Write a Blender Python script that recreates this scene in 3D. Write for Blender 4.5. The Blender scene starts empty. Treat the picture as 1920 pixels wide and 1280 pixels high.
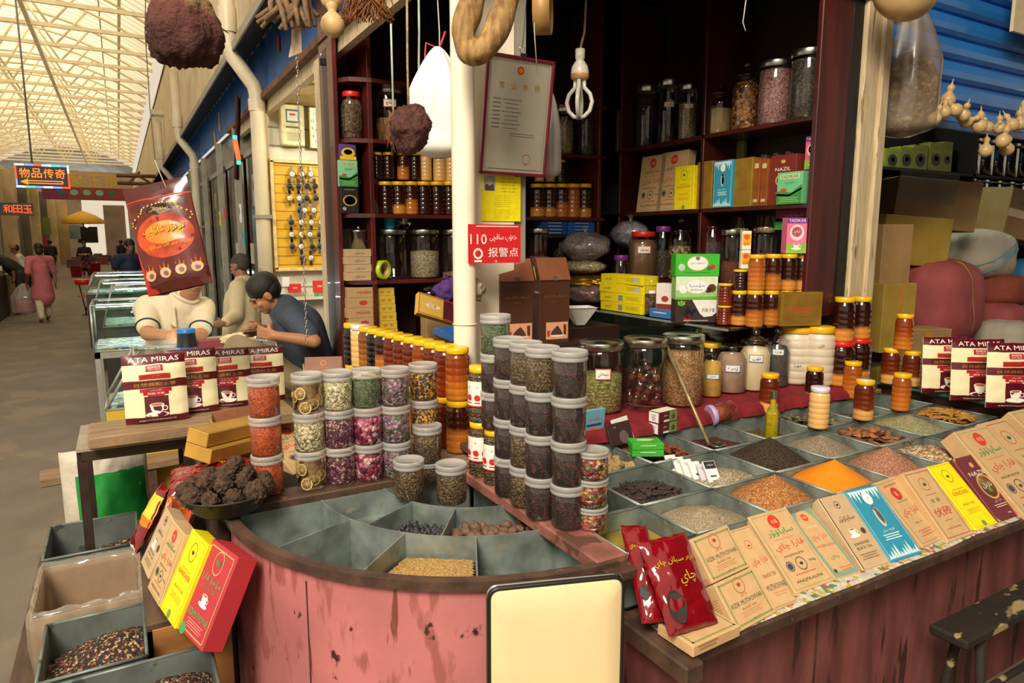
WORLD, KEY, WATCH, LEDS = 0.8, 800, 60, 40

import bpy, math, random
from mathutils import Vector, Matrix, noise
SC = bpy.context.scene
LINK = SC.collection.objects.link
RND = random.Random(7)
PI = math.pi
# ------------------------------------------------------------------ camera geometry
FPX = 1280.0
TH = math.atan(191 / 1280.0); PH = math.radians(29.7); HC = 1.7
_s, _c = math.sin(PH), math.cos(PH)
CF = Vector((_s*math.cos(TH), _c*math.cos(TH), -math.sin(TH)))
CR = Vector((_c, -_s, 0))
CU = Vector((_s*math.sin(TH), _c*math.sin(TH), math.cos(TH)))
CO = Vector((0, 0, HC))
def ray(x, y): return CF + CR*((x-960)/FPX) + CU*((640-y)/FPX)
def atZ(x, y, z):
    d = ray(x, y); return CO + d*((z-HC)/d.z)
def atY(x, y, v):
    d = ray(x, y); return CO + d*(v/d.y)
def atX(x, y, v):
    d = ray(x, y); return CO + d*(v/d.x)
def dep(p): return (Vector(p)-CO).dot(CF)
def mpp(p): return dep(p)/FPX
def topz(x, y, p):
    d = ray(x, y); h = math.hypot(d.x, d.y); q = math.hypot(p[0], p[1]); return HC + d.z*q/h
# ------------------------------------------------------------------ materials
MATS = {}
def lin(c):
    if isinstance(c, str): c = tuple(int(c[i:i+2], 16) for i in (0, 2, 4))
    return tuple(((v/255)/12.92 if v/255 <= .04045 else ((v/255+.055)/1.055)**2.4) for v in c) + (1.0,)
def newmat(name):
    m = bpy.data.materials.new(name); m.use_nodes = True
    nt = m.node_tree; nt.nodes.clear()
    o = nt.nodes.new('ShaderNodeOutputMaterial')
    return m, nt, o
def N(nt, t, **k):
    n = nt.nodes.new(t)
    for a, b in k.items(): setattr(n, a, b)
    return n
def noise_fac(nt, scale, detail=4, stretch=None):
    tc = N(nt, 'ShaderNodeTexCoord'); nz = N(nt, 'ShaderNodeTexNoise')
    nz.inputs['Scale'].default_value = scale; nz.inputs['Detail'].default_value = detail
    if stretch:
        mp = N(nt, 'ShaderNodeMapping'); mp.inputs['Scale'].default_value = stretch
        nt.links.new(tc.outputs['Object'], mp.inputs[0]); nt.links.new(mp.outputs[0], nz.inputs['Vector'])
    else: nt.links.new(tc.outputs['Object'], nz.inputs['Vector'])
    return nz
def mat(name, col, rough=.5, metal=0, var=.18, vs=14, bump=0, bs=60, coat=0, col2=None, wear=None, stretch=None, em=0, spec=.5, sss=0, alpha=1, thr=(.35, .65), trans=0):
    """plain surface with procedural mottling; col2 mixes by noise, wear=(colour, scale, threshold) adds worn patches"""
    if name in MATS: return MATS[name]
    m, nt, o = newmat(name); L = nt.links.new
    b = N(nt, 'ShaderNodeBsdfPrincipled')
    b.inputs['Roughness'].default_value = rough; b.inputs['Metallic'].default_value = metal
    b.inputs['Coat Weight'].default_value = coat; b.inputs['Specular IOR Level'].default_value = spec
    b.inputs['Alpha'].default_value = alpha; b.inputs['Transmission Weight'].default_value = trans
    c = lin(col)
    nz = noise_fac(nt, vs, 4, stretch)
    r = N(nt, 'ShaderNodeValToRGB'); e = r.color_ramp.elements
    e[0].position, e[1].position = thr
    c2 = lin(col2) if col2 else None
    e[0].color = c2 if c2 else tuple(v*(1-var) for v in c[:3])+(1,)
    e[1].color = c if c2 else tuple(min(1, v*(1+var)) for v in c[:3])+(1,)
    L(nz.outputs[0], r.inputs[0]); out = r.outputs[0]
    for wear in (wear if isinstance(wear, list) else [wear] if wear else []):
        w = noise_fac(nt, wear[1], 6, wear[3] if len(wear) > 3 else None)
        q = N(nt, 'ShaderNodeValToRGB'); q.color_ramp.elements[0].position = wear[2]; q.color_ramp.elements[1].position = wear[2]+.04
        q.color_ramp.elements[0].color = (0, 0, 0, 1); q.color_ramp.elements[1].color = (1, 1, 1, 1)
        mx = N(nt, 'ShaderNodeMix', data_type='RGBA'); L(w.outputs[0], q.inputs[0]); L(q.outputs[0], mx.inputs[0])
        L(out, mx.inputs[6]); mx.inputs[7].default_value = lin(wear[0]); out = mx.outputs[2]
    L(out, b.inputs['Base Color'])
    if em:
        L(out, b.inputs['Emission Color']); b.inputs['Emission Strength'].default_value = em
    if sss:
        b.inputs['Subsurface Weight'].default_value = sss; b.inputs['Subsurface Radius'].default_value = (.02, .01, .005)
    if bump:
        bz = noise_fac(nt, bs, 5); bp = N(nt, 'ShaderNodeBump'); bp.inputs['Strength'].default_value = bump; bp.inputs['Distance'].default_value = .01
        L(bz.outputs[0], bp.inputs['Height']); L(bp.outputs[0], b.inputs['Normal'])
    L(b.outputs[0], o.inputs[0]); MATS[name] = m
    return m
def grain(name, cols, scale, bump=.6, rough=.7, stretch=None, coat=0, rnd=1.0, dark=.35):
    """bulk of small pieces: Voronoi cells with random colours, dark gaps and bump"""
    if name in MATS: return MATS[name]
    m, nt, o = newmat(name); L = nt.links.new
    b = N(nt, 'ShaderNodeBsdfPrincipled'); b.inputs['Roughness'].default_value = rough; b.inputs['Coat Weight'].default_value = coat
    tc = N(nt, 'ShaderNodeTexCoord'); nz = N(nt, 'ShaderNodeTexNoise'); nz.inputs['Scale'].default_value = scale*.8; nz.inputs['Detail'].default_value = 3
    L(tc.outputs['Object'], nz.inputs['Vector'])
    ad = N(nt, 'ShaderNodeVectorMath', operation='MULTIPLY_ADD'); ad.inputs[1].default_value = (1.9/scale,)*3
    L(nz.outputs[1], ad.inputs[0]); L(tc.outputs['Object'], ad.inputs[2])
    mp = N(nt, 'ShaderNodeMapping'); mp.inputs['Scale'].default_value = stretch or (1, 1, 1); mp.inputs['Rotation'].default_value = (.4, .5, .6)
    L(ad.outputs[0], mp.inputs[0])
    v = N(nt, 'ShaderNodeTexVoronoi'); v.inputs['Scale'].default_value = scale; v.inputs['Randomness'].default_value = rnd
    L(mp.outputs[0], v.inputs['Vector'])
    sp = N(nt, 'ShaderNodeSeparateColor'); L(v.outputs['Color'], sp.inputs[0])
    r = N(nt, 'ShaderNodeValToRGB'); r.color_ramp.interpolation = 'CONSTANT'; e = r.color_ramp.elements
    while len(e) < len(cols): e.new(.5)
    for i, c in enumerate(cols): e[i].position = i/len(cols); e[i].color = lin(c)
    L(sp.outputs[0], r.inputs[0])
    g = N(nt, 'ShaderNodeMapRange'); g.inputs[1].default_value = .25; g.inputs[2].default_value = .85; g.inputs[3].default_value = 1; g.inputs[4].default_value = dark
    L(v.outputs['Distance'], g.inputs[0])
    mx = N(nt, 'ShaderNodeMix', data_type='RGBA', blend_type='MULTIPLY'); mx.inputs[0].default_value = 1
    L(r.outputs[0], mx.inputs[6]); L(g.outputs[0], mx.inputs[7]); L(mx.outputs[2], b.inputs['Base Color'])
    if bump:
        bp = N(nt, 'ShaderNodeBump', invert=True); bp.inputs['Strength'].default_value = bump; bp.inputs['Distance'].default_value = .6/scale
        L(v.outputs['Distance'], bp.inputs['Height']); L(bp.outputs[0], b.inputs['Normal'])
    L(b.outputs[0], o.inputs[0]); MATS[name] = m
    return m
def glassm(name, tint='ffffff', rough=.02, refl=.12, opac=0.0, body='e8e8e8'):
    """thin clear shell: see-through plus fresnel reflections; opac adds milky body"""
    if name in MATS: return MATS[name]
    m, nt, o = newmat(name); L = nt.links.new
    t = N(nt, 'ShaderNodeBsdfTransparent'); t.inputs[0].default_value = lin(tint)
    g = N(nt, 'ShaderNodeBsdfGlossy'); g.inputs['Roughness'].default_value = rough
    lw = N(nt, 'ShaderNodeLayerWeight'); lw.inputs[0].default_value = .35
    mr = N(nt, 'ShaderNodeMapRange'); mr.inputs[3].default_value = refl*.5; mr.inputs[4].default_value = min(1, refl*4)
    L(lw.outputs['Facing'], mr.inputs[0])
    src = t.outputs[0]
    if opac:
        d = N(nt, 'ShaderNodeBsdfDiffuse'); nz = noise_fac(nt, 30, 3); rp = N(nt, 'ShaderNodeValToRGB')
        rp.color_ramp.elements[0].color = tuple(v*.85 for v in lin(body)[:3])+(1,); rp.color_ramp.elements[1].color = lin(body)
        L(nz.outputs[0], rp.inputs[0]); L(rp.outputs[0], d.inputs[0])
        x = N(nt, 'ShaderNodeMixShader'); x.inputs[0].default_value = opac; L(src, x.inputs[1]); L(d.outputs[0], x.inputs[2]); src = x.outputs[0]
    y = N(nt, 'ShaderNodeMixShader'); L(mr.outputs[0], y.inputs[0]); L(src, y.inputs[1]); L(g.outputs[0], y.inputs[2]); L(y.outputs[0], o.inputs[0])
    MATS[name] = m
    return m
def honeym(name, stops, rough=.12):
    """filled jar: colour changes with height inside the jar (object z)"""
    if name in MATS: return MATS[name]
    m, nt, o = newmat(name); L = nt.links.new
    b = N(nt, 'ShaderNodeBsdfPrincipled'); b.inputs['Roughness'].default_value = rough; b.inputs['Coat Weight'].default_value = .4; b.inputs['Coat Roughness'].default_value = .05
    b.inputs['Subsurface Weight'].default_value = .35; b.inputs['Subsurface Radius'].default_value = (.03, .012, .004)
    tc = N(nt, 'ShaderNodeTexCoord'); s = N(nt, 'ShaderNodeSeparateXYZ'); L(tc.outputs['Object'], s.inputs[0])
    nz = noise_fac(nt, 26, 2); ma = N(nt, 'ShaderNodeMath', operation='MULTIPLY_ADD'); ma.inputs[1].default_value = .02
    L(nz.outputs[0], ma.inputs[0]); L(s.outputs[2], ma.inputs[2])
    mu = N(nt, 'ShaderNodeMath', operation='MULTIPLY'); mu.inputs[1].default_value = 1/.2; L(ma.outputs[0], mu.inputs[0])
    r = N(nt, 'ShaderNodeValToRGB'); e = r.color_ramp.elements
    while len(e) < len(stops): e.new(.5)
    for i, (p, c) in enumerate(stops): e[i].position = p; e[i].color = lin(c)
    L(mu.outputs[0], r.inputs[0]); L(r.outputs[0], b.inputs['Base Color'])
    L(b.outputs[0], o.inputs[0]); MATS[name] = m
    return m
def flat(hexc, rough=.55, coat=0):
    return mat('print_'+hexc+('_%d' % int(rough*100)), hexc, rough=rough, var=.06, vs=40, coat=coat)
def emis(name, c, s):
    if name in MATS: return MATS[name]
    return mat(name, c, em=s, var=.05)
# ------------------------------------------------------------------ Arabic letter joining
AR = {'ا': 'FE8D FE8E', 'ب': 'FE8F FE90 FE91 FE92', 'پ': 'FB56 FB57 FB58 FB59', 'ت': 'FE95 FE96 FE97 FE98', 'ج': 'FE9D FE9E FE9F FEA0', 'چ': 'FB7A FB7B FB7C FB7D',
      'خ': 'FEA5 FEA6 FEA7 FEA8', 'د': 'FEA9 FEAA', 'ر': 'FEAD FEAE', 'ز': 'FEAF FEB0', 'س': 'FEB1 FEB2 FEB3 FEB4', 'ش': 'FEB5 FEB6 FEB7 FEB8', 'غ': 'FECD FECE FECF FED0',
      'ق': 'FED5 FED6 FED7 FED8', 'ك': 'FED9 FEDA FEDB FEDC', 'ل': 'FEDD FEDE FEDF FEE0', 'م': 'FEE1 FEE2 FEE3 FEE4', 'ن': 'FEE5 FEE6 FEE7 FEE8', 'و': 'FEED FEEE',
      'ى': 'FEEF FEF0 FBE8 FBE9', 'ي': 'FEF1 FEF2 FEF3 FEF4', 'ھ': 'FBAA FBAB FBAC FBAD', 'ە': 'FEE9 FEEA', 'ې': 'FBE4 FBE5 FBE6 FBE7', 'ئ': 'FE89 FE8A FE8B FE8C', 'ۇ': 'FBD7 FBD8', 'ۈ': 'FBDB FBDC', 'ف': 'FED1 FED2 FED3 FED4', 'ڭ': 'FBD3 FBD4 FBD5 FBD6', 'ح': 'FEA1 FEA2 FEA3 FEA4'}
def shape(s):
    out = []
    for i, ch in enumerate(s):
        if ch not in AR: out.append(ch); continue
        f = AR[ch].split()
        pj = i > 0 and s[i-1] in AR and len(AR[s[i-1]].split()) == 4
        nj = i+1 < len(s) and s[i+1] in AR and len(f) == 4
        k = 3 if pj and nj else 2 if nj else 1 if pj else 0
        out.append(chr(int(f[k], 16)))
    return ''.join(reversed(out)) if any(c in AR for c in s) else s
TXT = {}
def glyphs(s):
    if s in TXT: return TXT[s]
    cu = bpy.data.curves.new('writing', 'FONT'); cu.body = shape(s); cu.size = 1; cu.resolution_u = 2
    o = bpy.data.objects.new('writing', cu); LINK(o)
    bpy.context.view_layer.update()
    me = o.to_mesh(); vs = [tuple(v.co) for v in me.vertices]; fs = [tuple(p.vertices) for p in me.polygons]
    o.to_mesh_clear(); bpy.data.objects.remove(o); bpy.data.curves.remove(cu)
    if vs:
        x0, x1 = min(v[0] for v in vs), max(v[0] for v in vs); y0, y1 = min(v[1] for v in vs), max(v[1] for v in vs)
    else: x0 = x1 = y0 = y1 = 0
    TXT[s] = ([(v[0]-(x0+x1)/2, v[1]-(y0+y1)/2) for v in vs], fs, max(x1-x0, 1e-4), max(y1-y0, 1e-4))
    return TXT[s]
# ------------------------------------------------------------------ mesh builder
def Tr(x, y, z): return Matrix.Translation((x, y, z))
def Rz(a): return Matrix.Rotation(a, 4, 'Z')
def Rx(a): return Matrix.Rotation(a, 4, 'X')
def Ry(a): return Matrix.Rotation(a, 4, 'Y')
FRONT = Matrix(((1, 0, 0, 0), (0, 0, -1, 0), (0, 1, 0, 0), (0, 0, 0, 1)))   # flat artwork (u,v) -> a face that looks to -Y
LEFT = Rz(-PI/2) @ FRONT                                                    # a face that looks to -X
TOP = Matrix.Identity(4)
class MB:
    def __init__(s): s.v, s.f, s.mi, s.sm, s.ms, s.M = [], [], [], [], [], None
    def add(s, vs, fs, m, smooth=False, M=None):
        k = len(s.v)
        if M is not None: vs = [M(Vector(v)) for v in vs] if callable(M) else [M @ Vector(v) for v in vs]
        if s.M is not None: vs = [s.M @ Vector(v) for v in vs]
        s.v.extend(tuple(v) for v in vs)
        if m not in s.ms: s.ms.append(m)
        i = s.ms.index(m)
        for f in fs:
            s.f.append(tuple(a+k for a in f)); s.mi.append(i); s.sm.append(smooth)
        return s
    def box(s, c, d, m, bev=0.0, M=None):
        hx, hy, hz = d[0]/2, d[1]/2, d[2]/2
        if bev <= 0:
            vs = [(c[0]+a*hx, c[1]+b*hy, c[2]+e*hz) for e in (-1, 1) for b in (-1, 1) for a in (-1, 1)]
            return s.add(vs, [(0, 2, 3, 1), (4, 5, 7, 6), (0, 1, 5, 4), (2, 6, 7, 3), (0, 4, 6, 2), (1, 3, 7, 5)], m, False, M)
        b_ = min(bev, hx*.45, hy*.45, hz*.45); vs = []; ix = {}
        for a in (-1, 1):
            for b in (-1, 1):
                for e in (-1, 1):
                    for k in range(3):
                        p = [a*(hx-b_), b*(hy-b_), e*(hz-b_)]; p[k] += (a, b, e)[k]*b_
                        ix[a, b, e, k] = len(vs); vs.append((c[0]+p[0], c[1]+p[1], c[2]+p[2]))
        fs = []
        for k in range(3):
            o1, o2 = [(1, 2), (2, 0), (0, 1)][k]
            for g in (-1, 1):
                q = []
                for (i, j) in ((-1, -1), (1, -1), (1, 1), (-1, 1)):
                    t = [0, 0, 0]; t[k] = g; t[o1] = i; t[o2] = j; q.append(ix[t[0], t[1], t[2], k])
                fs.append(tuple(q) if g > 0 else tuple(reversed(q)))
            for i in (-1, 1):
                for j in (-1, 1):
                    def g2(e, kk):
                        t = [0, 0, 0]; t[k] = e; t[o1] = i; t[o2] = j; return ix[t[0], t[1], t[2], kk]
                    q = (g2(-1, o1), g2(1, o1), g2(1, o2), g2(-1, o2)); fs.append(q if i*j < 0 else tuple(reversed(q)))
        for a in (-1, 1):
            for b in (-1, 1):
                for e in (-1, 1):
                    q = (ix[a, b, e, 0], ix[a, b, e, 1], ix[a, b, e, 2]); fs.append(q if a*b*e > 0 else tuple(reversed(q)))
        return s.add(vs, fs, m, False, M)
    def lathe(s, pr, m, n=24, M=None, smooth=True, a0=0, a1=2*PI):
        full = abs(a1-a0-2*PI) < 1e-6; k = n if full else n+1; vs = []; fs = []
        for (r, z) in pr:
            for i in range(k):
                a = a0+(a1-a0)*i/n; vs.append((r*math.cos(a), r*math.sin(a), z))
        for j in range(len(pr)-1):
            for i in range(n):
                i2 = (i+1) % k if full else i+1
                fs.append((j*k+i, j*k+i2, (j+1)*k+i2, (j+1)*k+i))
        return s.add(vs, fs, m, smooth, M)
    def cyl(s, c, r, h, m, n=16, M=None, r2=None):
        r2 = r if r2 is None else r2
        return s.lathe([(0, 0), (r, 0), (r, 1e-5), (r2, h-1e-5), (r2, h), (0, h)], m, n, (M or Matrix()) @ Tr(*c))
    def tube(s, pts, r, m, n=8, cap=True):
        pts = [Vector(p) for p in pts]; rr = r if isinstance(r, (list, tuple)) else [r]*len(pts); vs = []; fs = []
        t0 = (pts[1]-pts[0]).normalized(); up = Vector((0, 0, 1)) if abs(t0.z) < .9 else Vector((1, 0, 0)); x = t0.cross(up).normalized()
        for i, p in enumerate(pts):
            t = (pts[min(i+1, len(pts)-1)]-pts[max(i-1, 0)]).normalized(); x = (x - t*x.dot(t)).normalized(); y = t.cross(x)
            for j in range(n):
                a = 2*PI*j/n; vs.append(p + (x*math.cos(a)+y*math.sin(a))*rr[i])
        for i in range(len(pts)-1):
            for j in range(n): fs.append((i*n+j, i*n+(j+1) % n, (i+1)*n+(j+1) % n, (i+1)*n+j))
        if cap: fs += [tuple(range(n-1, -1, -1)), tuple(range((len(pts)-1)*n, len(pts)*n))]
        return s.add(vs, fs, m, True)
    def ball(s, c, r, m, n=16, k=10, M=None, fn=None):
        r = r if isinstance(r, (list, tuple)) else (r, r, r); vs = [(0, 0, -1)]; fs = []
        for j in range(1, k):
            t = -PI/2+PI*j/k
            for i in range(n): vs.append((math.cos(t)*math.cos(2*PI*i/n), math.cos(t)*math.sin(2*PI*i/n), math.sin(t)))
        vs.append((0, 0, 1)); l = len(vs)-1
        for i in range(n):
            fs.append((0, 1+(i+1) % n, 1+i)); fs.append((l, 1+(k-2)*n+i, 1+(k-2)*n+(i+1) % n))
        for j in range(k-2):
            for i in range(n): fs.append((1+j*n+i, 1+j*n+(i+1) % n, 1+(j+1)*n+(i+1) % n, 1+(j+1)*n+i))
        o = []
        for v in vs:
            q = fn(Vector(v)) if fn else 1
            o.append((c[0]+v[0]*r[0]*q, c[1]+v[1]*r[1]*q, c[2]+v[2]*r[2]*q))
        return s.add(o, fs, m, True, M)
    def quad(s, a, b, c, d, m): return s.add([a, b, c, d], [(0, 1, 2, 3)], m)
    def poly(s, uv, m, M, e=0): return s.add([(u, v, e) for u, v in uv], [tuple(range(len(uv)))], m, False, M)
    # artwork on a face: M maps (u, v, height above the face)
    def rect(s, u, v, w, h, m, M, e=.0006):
        return s.add([(u-w/2, v-h/2, e), (u+w/2, v-h/2, e), (u+w/2, v+h/2, e), (u-w/2, v+h/2, e)], [(0, 1, 2, 3)], m, False, M)
    def gdisc(s, u, v, r, m, M, e=.0008, ry=None, n=28, k=5):
        ry = ry or r
        vs = [(u, v, e)]+[(u+r*(j+1)/k*math.cos(2*PI*i/n), v+ry*(j+1)/k*math.sin(2*PI*i/n), e) for j in range(k) for i in range(n)]
        fs = [(0, 1+i, 1+(i+1) % n) for i in range(n)]+[(1+j*n+i, 1+(j+1)*n+i, 1+(j+1)*n+(i+1) % n, 1+j*n+(i+1) % n) for j in range(k-1) for i in range(n)]
        return s.add(vs, fs, m, True, M)
    def grect(s, u, v, w, h, m, M, e=.0006, n=16, k=6):
        vs = [(u-w/2+w*i/n, v-h/2+h*j/k, e) for j in range(k+1) for i in range(n+1)]
        return s.add(vs, [(j*(n+1)+i, j*(n+1)+i+1, (j+1)*(n+1)+i+1, (j+1)*(n+1)+i) for j in range(k) for i in range(n)], m, True, M)
    def frame(s, u, v, w, h, t, m, M, e=.0007):
        for (a, b, c, d) in ((0, h/2-t/2, w, t), (0, -h/2+t/2, w, t), (-w/2+t/2, 0, t, h), (w/2-t/2, 0, t, h)): s.rect(u+a, v+b, c, d, m, M, e)
        return s
    def disc(s, u, v, r, m, M, e=.0008, ry=None, n=20):
        ry = ry or r; return s.poly([(u+r*math.cos(2*PI*i/n), v+ry*math.sin(2*PI*i/n)) for i in range(n)], m, M, e)
    def ring(s, u, v, r, t, m, M, e=.0009, ry=None, n=24):
        ry = ry or r; vs = []; q = 1-t/r
        for i in range(n):
            a = 2*PI*i/n; vs += [(u+r*math.cos(a), v+ry*math.sin(a), e), (u+r*q*math.cos(a), v+ry*q*math.sin(a), e)]
        return s.add(vs, [(2*i, (2*i+2) % (2*n), (2*i+3) % (2*n), 2*i+1) for i in range(n)], m, False, M)
    def text(s, t, u, v, size, m, M, w=None, e=.0011, rot=0, sx=1):
        """t centred on (u, v); size = height of the ink, or fitted to the width w"""
        vs, fs, tw, thh = glyphs(t)
        k = w/tw if w else size/thh
        if w and size and thh*k > size*1.6: k = size*1.6/thh
        ky = k if not (w and size) else min(size/thh, k*1.8)
        c, q = math.cos(rot), math.sin(rot)
        P = [((a*k*sx), b*ky) for a, b in vs]
        return s.add([(u+a*c-b*q, v+a*q+b*c, e) for a, b in P], fs, m, False, M)
    def build(s, name, parent=None, loc=None, rz=0, M=None, bev=0):
        me = bpy.data.meshes.new(name); me.from_pydata(s.v, [], s.f)
        for m in s.ms: me.materials.append(m)
        me.polygons.foreach_set('material_index', s.mi); me.polygons.foreach_set('use_smooth', s.sm); me.update()
        o = bpy.data.objects.new(name, me); LINK(o)
        if parent is not None: o.parent = parent
        if M is not None: o.matrix_local = M
        elif loc is not None or rz:
            o.location = loc or (0, 0, 0); o.rotation_euler = (0, 0, rz)
        if bev:
            b = o.modifiers.new('bevel', 'BEVEL'); b.width = bev; b.segments = 2; b.limit_method = 'ANGLE'
        return o
def tag(o, label=None, cat=None, group=None, kind=None):
    if label: o['label'] = label
    if cat: o['category'] = cat
    if group: o['group'] = group
    if kind: o['kind'] = kind
    return o
def thing(name, label, cat, loc=(0, 0, 0), rz=0, group=None, M=None):
    o = bpy.data.objects.new(name, None); LINK(o); o.empty_display_size = .05
    if M is not None: o.matrix_world = M
    else: o.location = loc; o.rotation_euler = (0, 0, rz)
    return tag(o, label, cat, group)
def struct(mb, name, **k): return tag(mb.build(name, **k), kind='structure')
def kids(o): return [c for c in bpy.data.objects if c.parent == o]
KID = {}
def dup(root, loc=None, rz=None, label=None, group=None, M=None, scale=None, swap=None):
    """copy a thing with its parts and sub-parts (shared mesh data); swap = {part name: material} for copies of another colour"""
    if root not in KID: KID[root] = [(c, kids(c)) for c in kids(root)]
    r = root.copy(); LINK(r)
    def sw(o):
        if swap and o.type == 'MESH':
            k = o.name.split('.')[0]
            if k in swap:
                o.material_slots[0].link = 'OBJECT'; o.material_slots[0].material = swap[k]
    sw(r)
    for c, gs in KID[root]:
        d = c.copy(); LINK(d); d.parent = r; sw(d)
        for g in gs:
            h = g.copy(); LINK(h); h.parent = d; sw(h)
    if M is not None: r.matrix_world = M
    if loc is not None: r.location = loc
    if rz is not None: r.rotation_euler = (r.rotation_euler[0], r.rotation_euler[1], rz)
    if scale is not None: r.scale = scale if isinstance(scale, (tuple, list)) else (scale,)*3
    if label: r['label'] = label
    if group: r['group'] = group
    return r
ORD = 'first second third fourth fifth sixth seventh eighth ninth tenth eleventh twelfth thirteenth fourteenth fifteenth sixteenth seventeenth eighteenth nineteenth twentieth'.split()
def frameM(o, ux, uz):
    """matrix with origin o, local X along ux, local Z as close as possible to uz"""
    x = Vector(ux).normalized(); z = Vector(uz); z = (z-x*z.dot(x)).normalized(); y = z.cross(x)
    return Matrix(((x.x, y.x, z.x, o[0]), (x.y, y.y, z.y, o[1]), (x.z, y.z, z.z, o[2]), (0, 0, 0, 1)))

# ------------------------------------------------------------------ camera, sky, light
XC_, ROOF = -2.0, 6000
cam = bpy.data.cameras.new('camera'); cam.sensor_width = 36; cam.lens = 24; cam.clip_end = 300
co = bpy.data.objects.new('camera', cam); LINK(co)
co.matrix_world = Matrix(((CR.x, CU.x, -CF.x, 0), (CR.y, CU.y, -CF.y, 0), (CR.z, CU.z, -CF.z, HC), (0, 0, 0, 1)))
SC.camera = co
SC.view_settings.view_transform = 'Standard'; SC.view_settings.look = 'None'; SC.view_settings.gamma = 1; SC.view_settings.exposure = 0.0
SC.cycles.max_bounces = 7; SC.cycles.transparent_max_bounces = 24; SC.cycles.diffuse_bounces = 4; SC.cycles.glossy_bounces = 3
SC.cycles.caustics_reflective = False; SC.cycles.caustics_refractive = False; SC.cycles.sample_clamp_indirect = 6
W = bpy.data.worlds.new('sky'); SC.world = W; W.use_nodes = True
bg = W.node_tree.nodes['Background']; bg.inputs[0].default_value = lin('ffeed2'); bg.inputs[1].default_value = WORLD
def area(name, loc, size, power, col, rot=(0, 0, 0), sy=None):
    l = bpy.data.lights.new(name, 'AREA'); l.energy = power; l.size = size; l.color = lin(col)[:3]
    if sy: l.shape = 'RECTANGLE'; l.size_y = sy
    o = bpy.data.objects.new(name, l); LINK(o); o.location = loc; o.rotation_euler = rot; return o
def point(name, loc, power, col, r=.05):
    l = bpy.data.lights.new(name, 'POINT'); l.energy = power; l.color = lin(col)[:3]; l.shadow_soft_size = r
    o = bpy.data.objects.new(name, l); LINK(o); o.location = loc; return o
d = Vector((1.6, 2.2, .8)) - Vector((-2.6, -1.8, 6.2))
area('daylight', (XC_, 45, 14), 11, ROOF, 'fff4e2', (0, 0, 0), 66)
k = area('skylight', (-2.6, -1.8, 6.2), 2.6, KEY, 'fff0d8', d.to_track_quat('-Z', 'Y').to_euler(), 2.6)
# ------------------------------------------------------------------ materials of the place
concrete = mat('concrete_floor', '70665a', rough=.75, var=.12, vs=3, bump=.25, bs=40, wear=('7d705e', 1.5, .56))
maroon = mat('maroon_paint', '551d1a', rough=.35, var=.25, vs=6, bump=.05, coat=.2)
darkwood = mat('dark_stall_wood', '2e1512', rough=.5, var=.3, vs=5)
blackwood = mat('blackish_brown_wood', '1d100d', rough=.7, var=.3, vs=5)  # very dark brown shared by walls, ceilings and racks
postwood = mat('cream_painted_wood', 'cbb896', rough=.6, var=.15, vs=6, wear=('8c7253', 9, .62, (6, 6, .6)), stretch=(8, 8, 1))
greypost = mat('grey_painted_steel', '8f8b7c', rough=.55, var=.15, vs=6)
whitep = mat('cream_white_paint', 'f0e6d2', rough=.35, var=.05, vs=4, coat=.2, wear=('c9b391', 7, .7))
blackm = mat('black_metal', '171514', rough=.4, var=.2)
clad = mat('cream_cladding', 'd2bf9a', rough=.5, var=.1, vs=2, wear=('b29a72', 2.5, .62, (1, 1, .15)))
bluec = mat('blue_cladding', '2a63a6', rough=.45, var=.25, vs=3, wear=('1f4673', 3, .6))
rust = mat('rusty_brown_steel', '6b4630', rough=.7, var=.3, vs=10)
pvc = mat('cream_drainpipe', 'd9ccb0', rough=.4, var=.08, vs=5, wear=('a5916c', 6, .68))
roofm = mat('roof_panel', 'dccfb4', rough=.8, var=.06, vs=1)
trussm = mat('cream_roof_steel', 'fbecc8', rough=.5, var=.08, vs=4)
glass = glassm('clear_glass'); jarglass = glassm('jar_plastic', refl=.10); greeng = glassm('shelf_glass', tint='b8d4c4', refl=.16)
# ------------------------------------------------------------------ floor and stall shell
struct(MB().box((3, 40, -.05), (24, 100, .1), concrete), 'floor')
mb = MB().box((2.49, 4.62, 1.7), (2.44, .1, 3.4), blackwood); struct(mb, 'wall_back')
mb = MB().box((3.66, 3.5, 1.7), (.1, 2.1, 3.4), blackwood); struct(mb, 'wall_right')
mb = MB().box((3.7, 3.6, 3.45), (5.2, 2.5, .1), blackwood); struct(mb, 'ceiling')
mb = MB().box((2.4, 2.42, 3.2), (2.3, .1, .5), blackwood); struct(mb, 'trim_1')       # fascia board over the stall front
# column board behind the white pole, with a grey steel post beside it
mb = MB().box((1.415, 2.66, 1.7), (.21, .04, 3.4), whitep, .004).box((1.553, 2.68, 1.7), (.062, .06, 3.4), greypost, .004); struct(mb, 'trim_2')
t = MB().lathe([(.047, 0), (.047, 3.3)], whitep, 24, Tr(1.205, 2.5, 0)).tube([(1.205+.0485*math.cos(a), 2.5+.0485*math.sin(a), 1.36) for a in [i*PI/10 for i in range(21)]], .003, pvc, 6)
tag(t.build('support_pole'), 'round cream white pole standing at the corner of the spice stall', 'pole')
# left post with the black rail, cream timber of the right post with black gap
mb = MB().box((1.215, 4.57, 1.42), (.07, .18, 2.84), postwood, .004).box((1.1775, 4.35, 1.42), (.025, .1, 2.84), blackm); struct(mb, 'trim_3')
mb = MB().box((3.62, 2.42, 1.7), (.2, .08, 3.4), postwood, .01).box((3.685, 2.385, 1.7), (.07, .05, 3.4), postwood, .006).box((3.475, 2.43, 1.7), (.08, .06, 3.4), blackm); struct(mb, 'trim_4')
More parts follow.
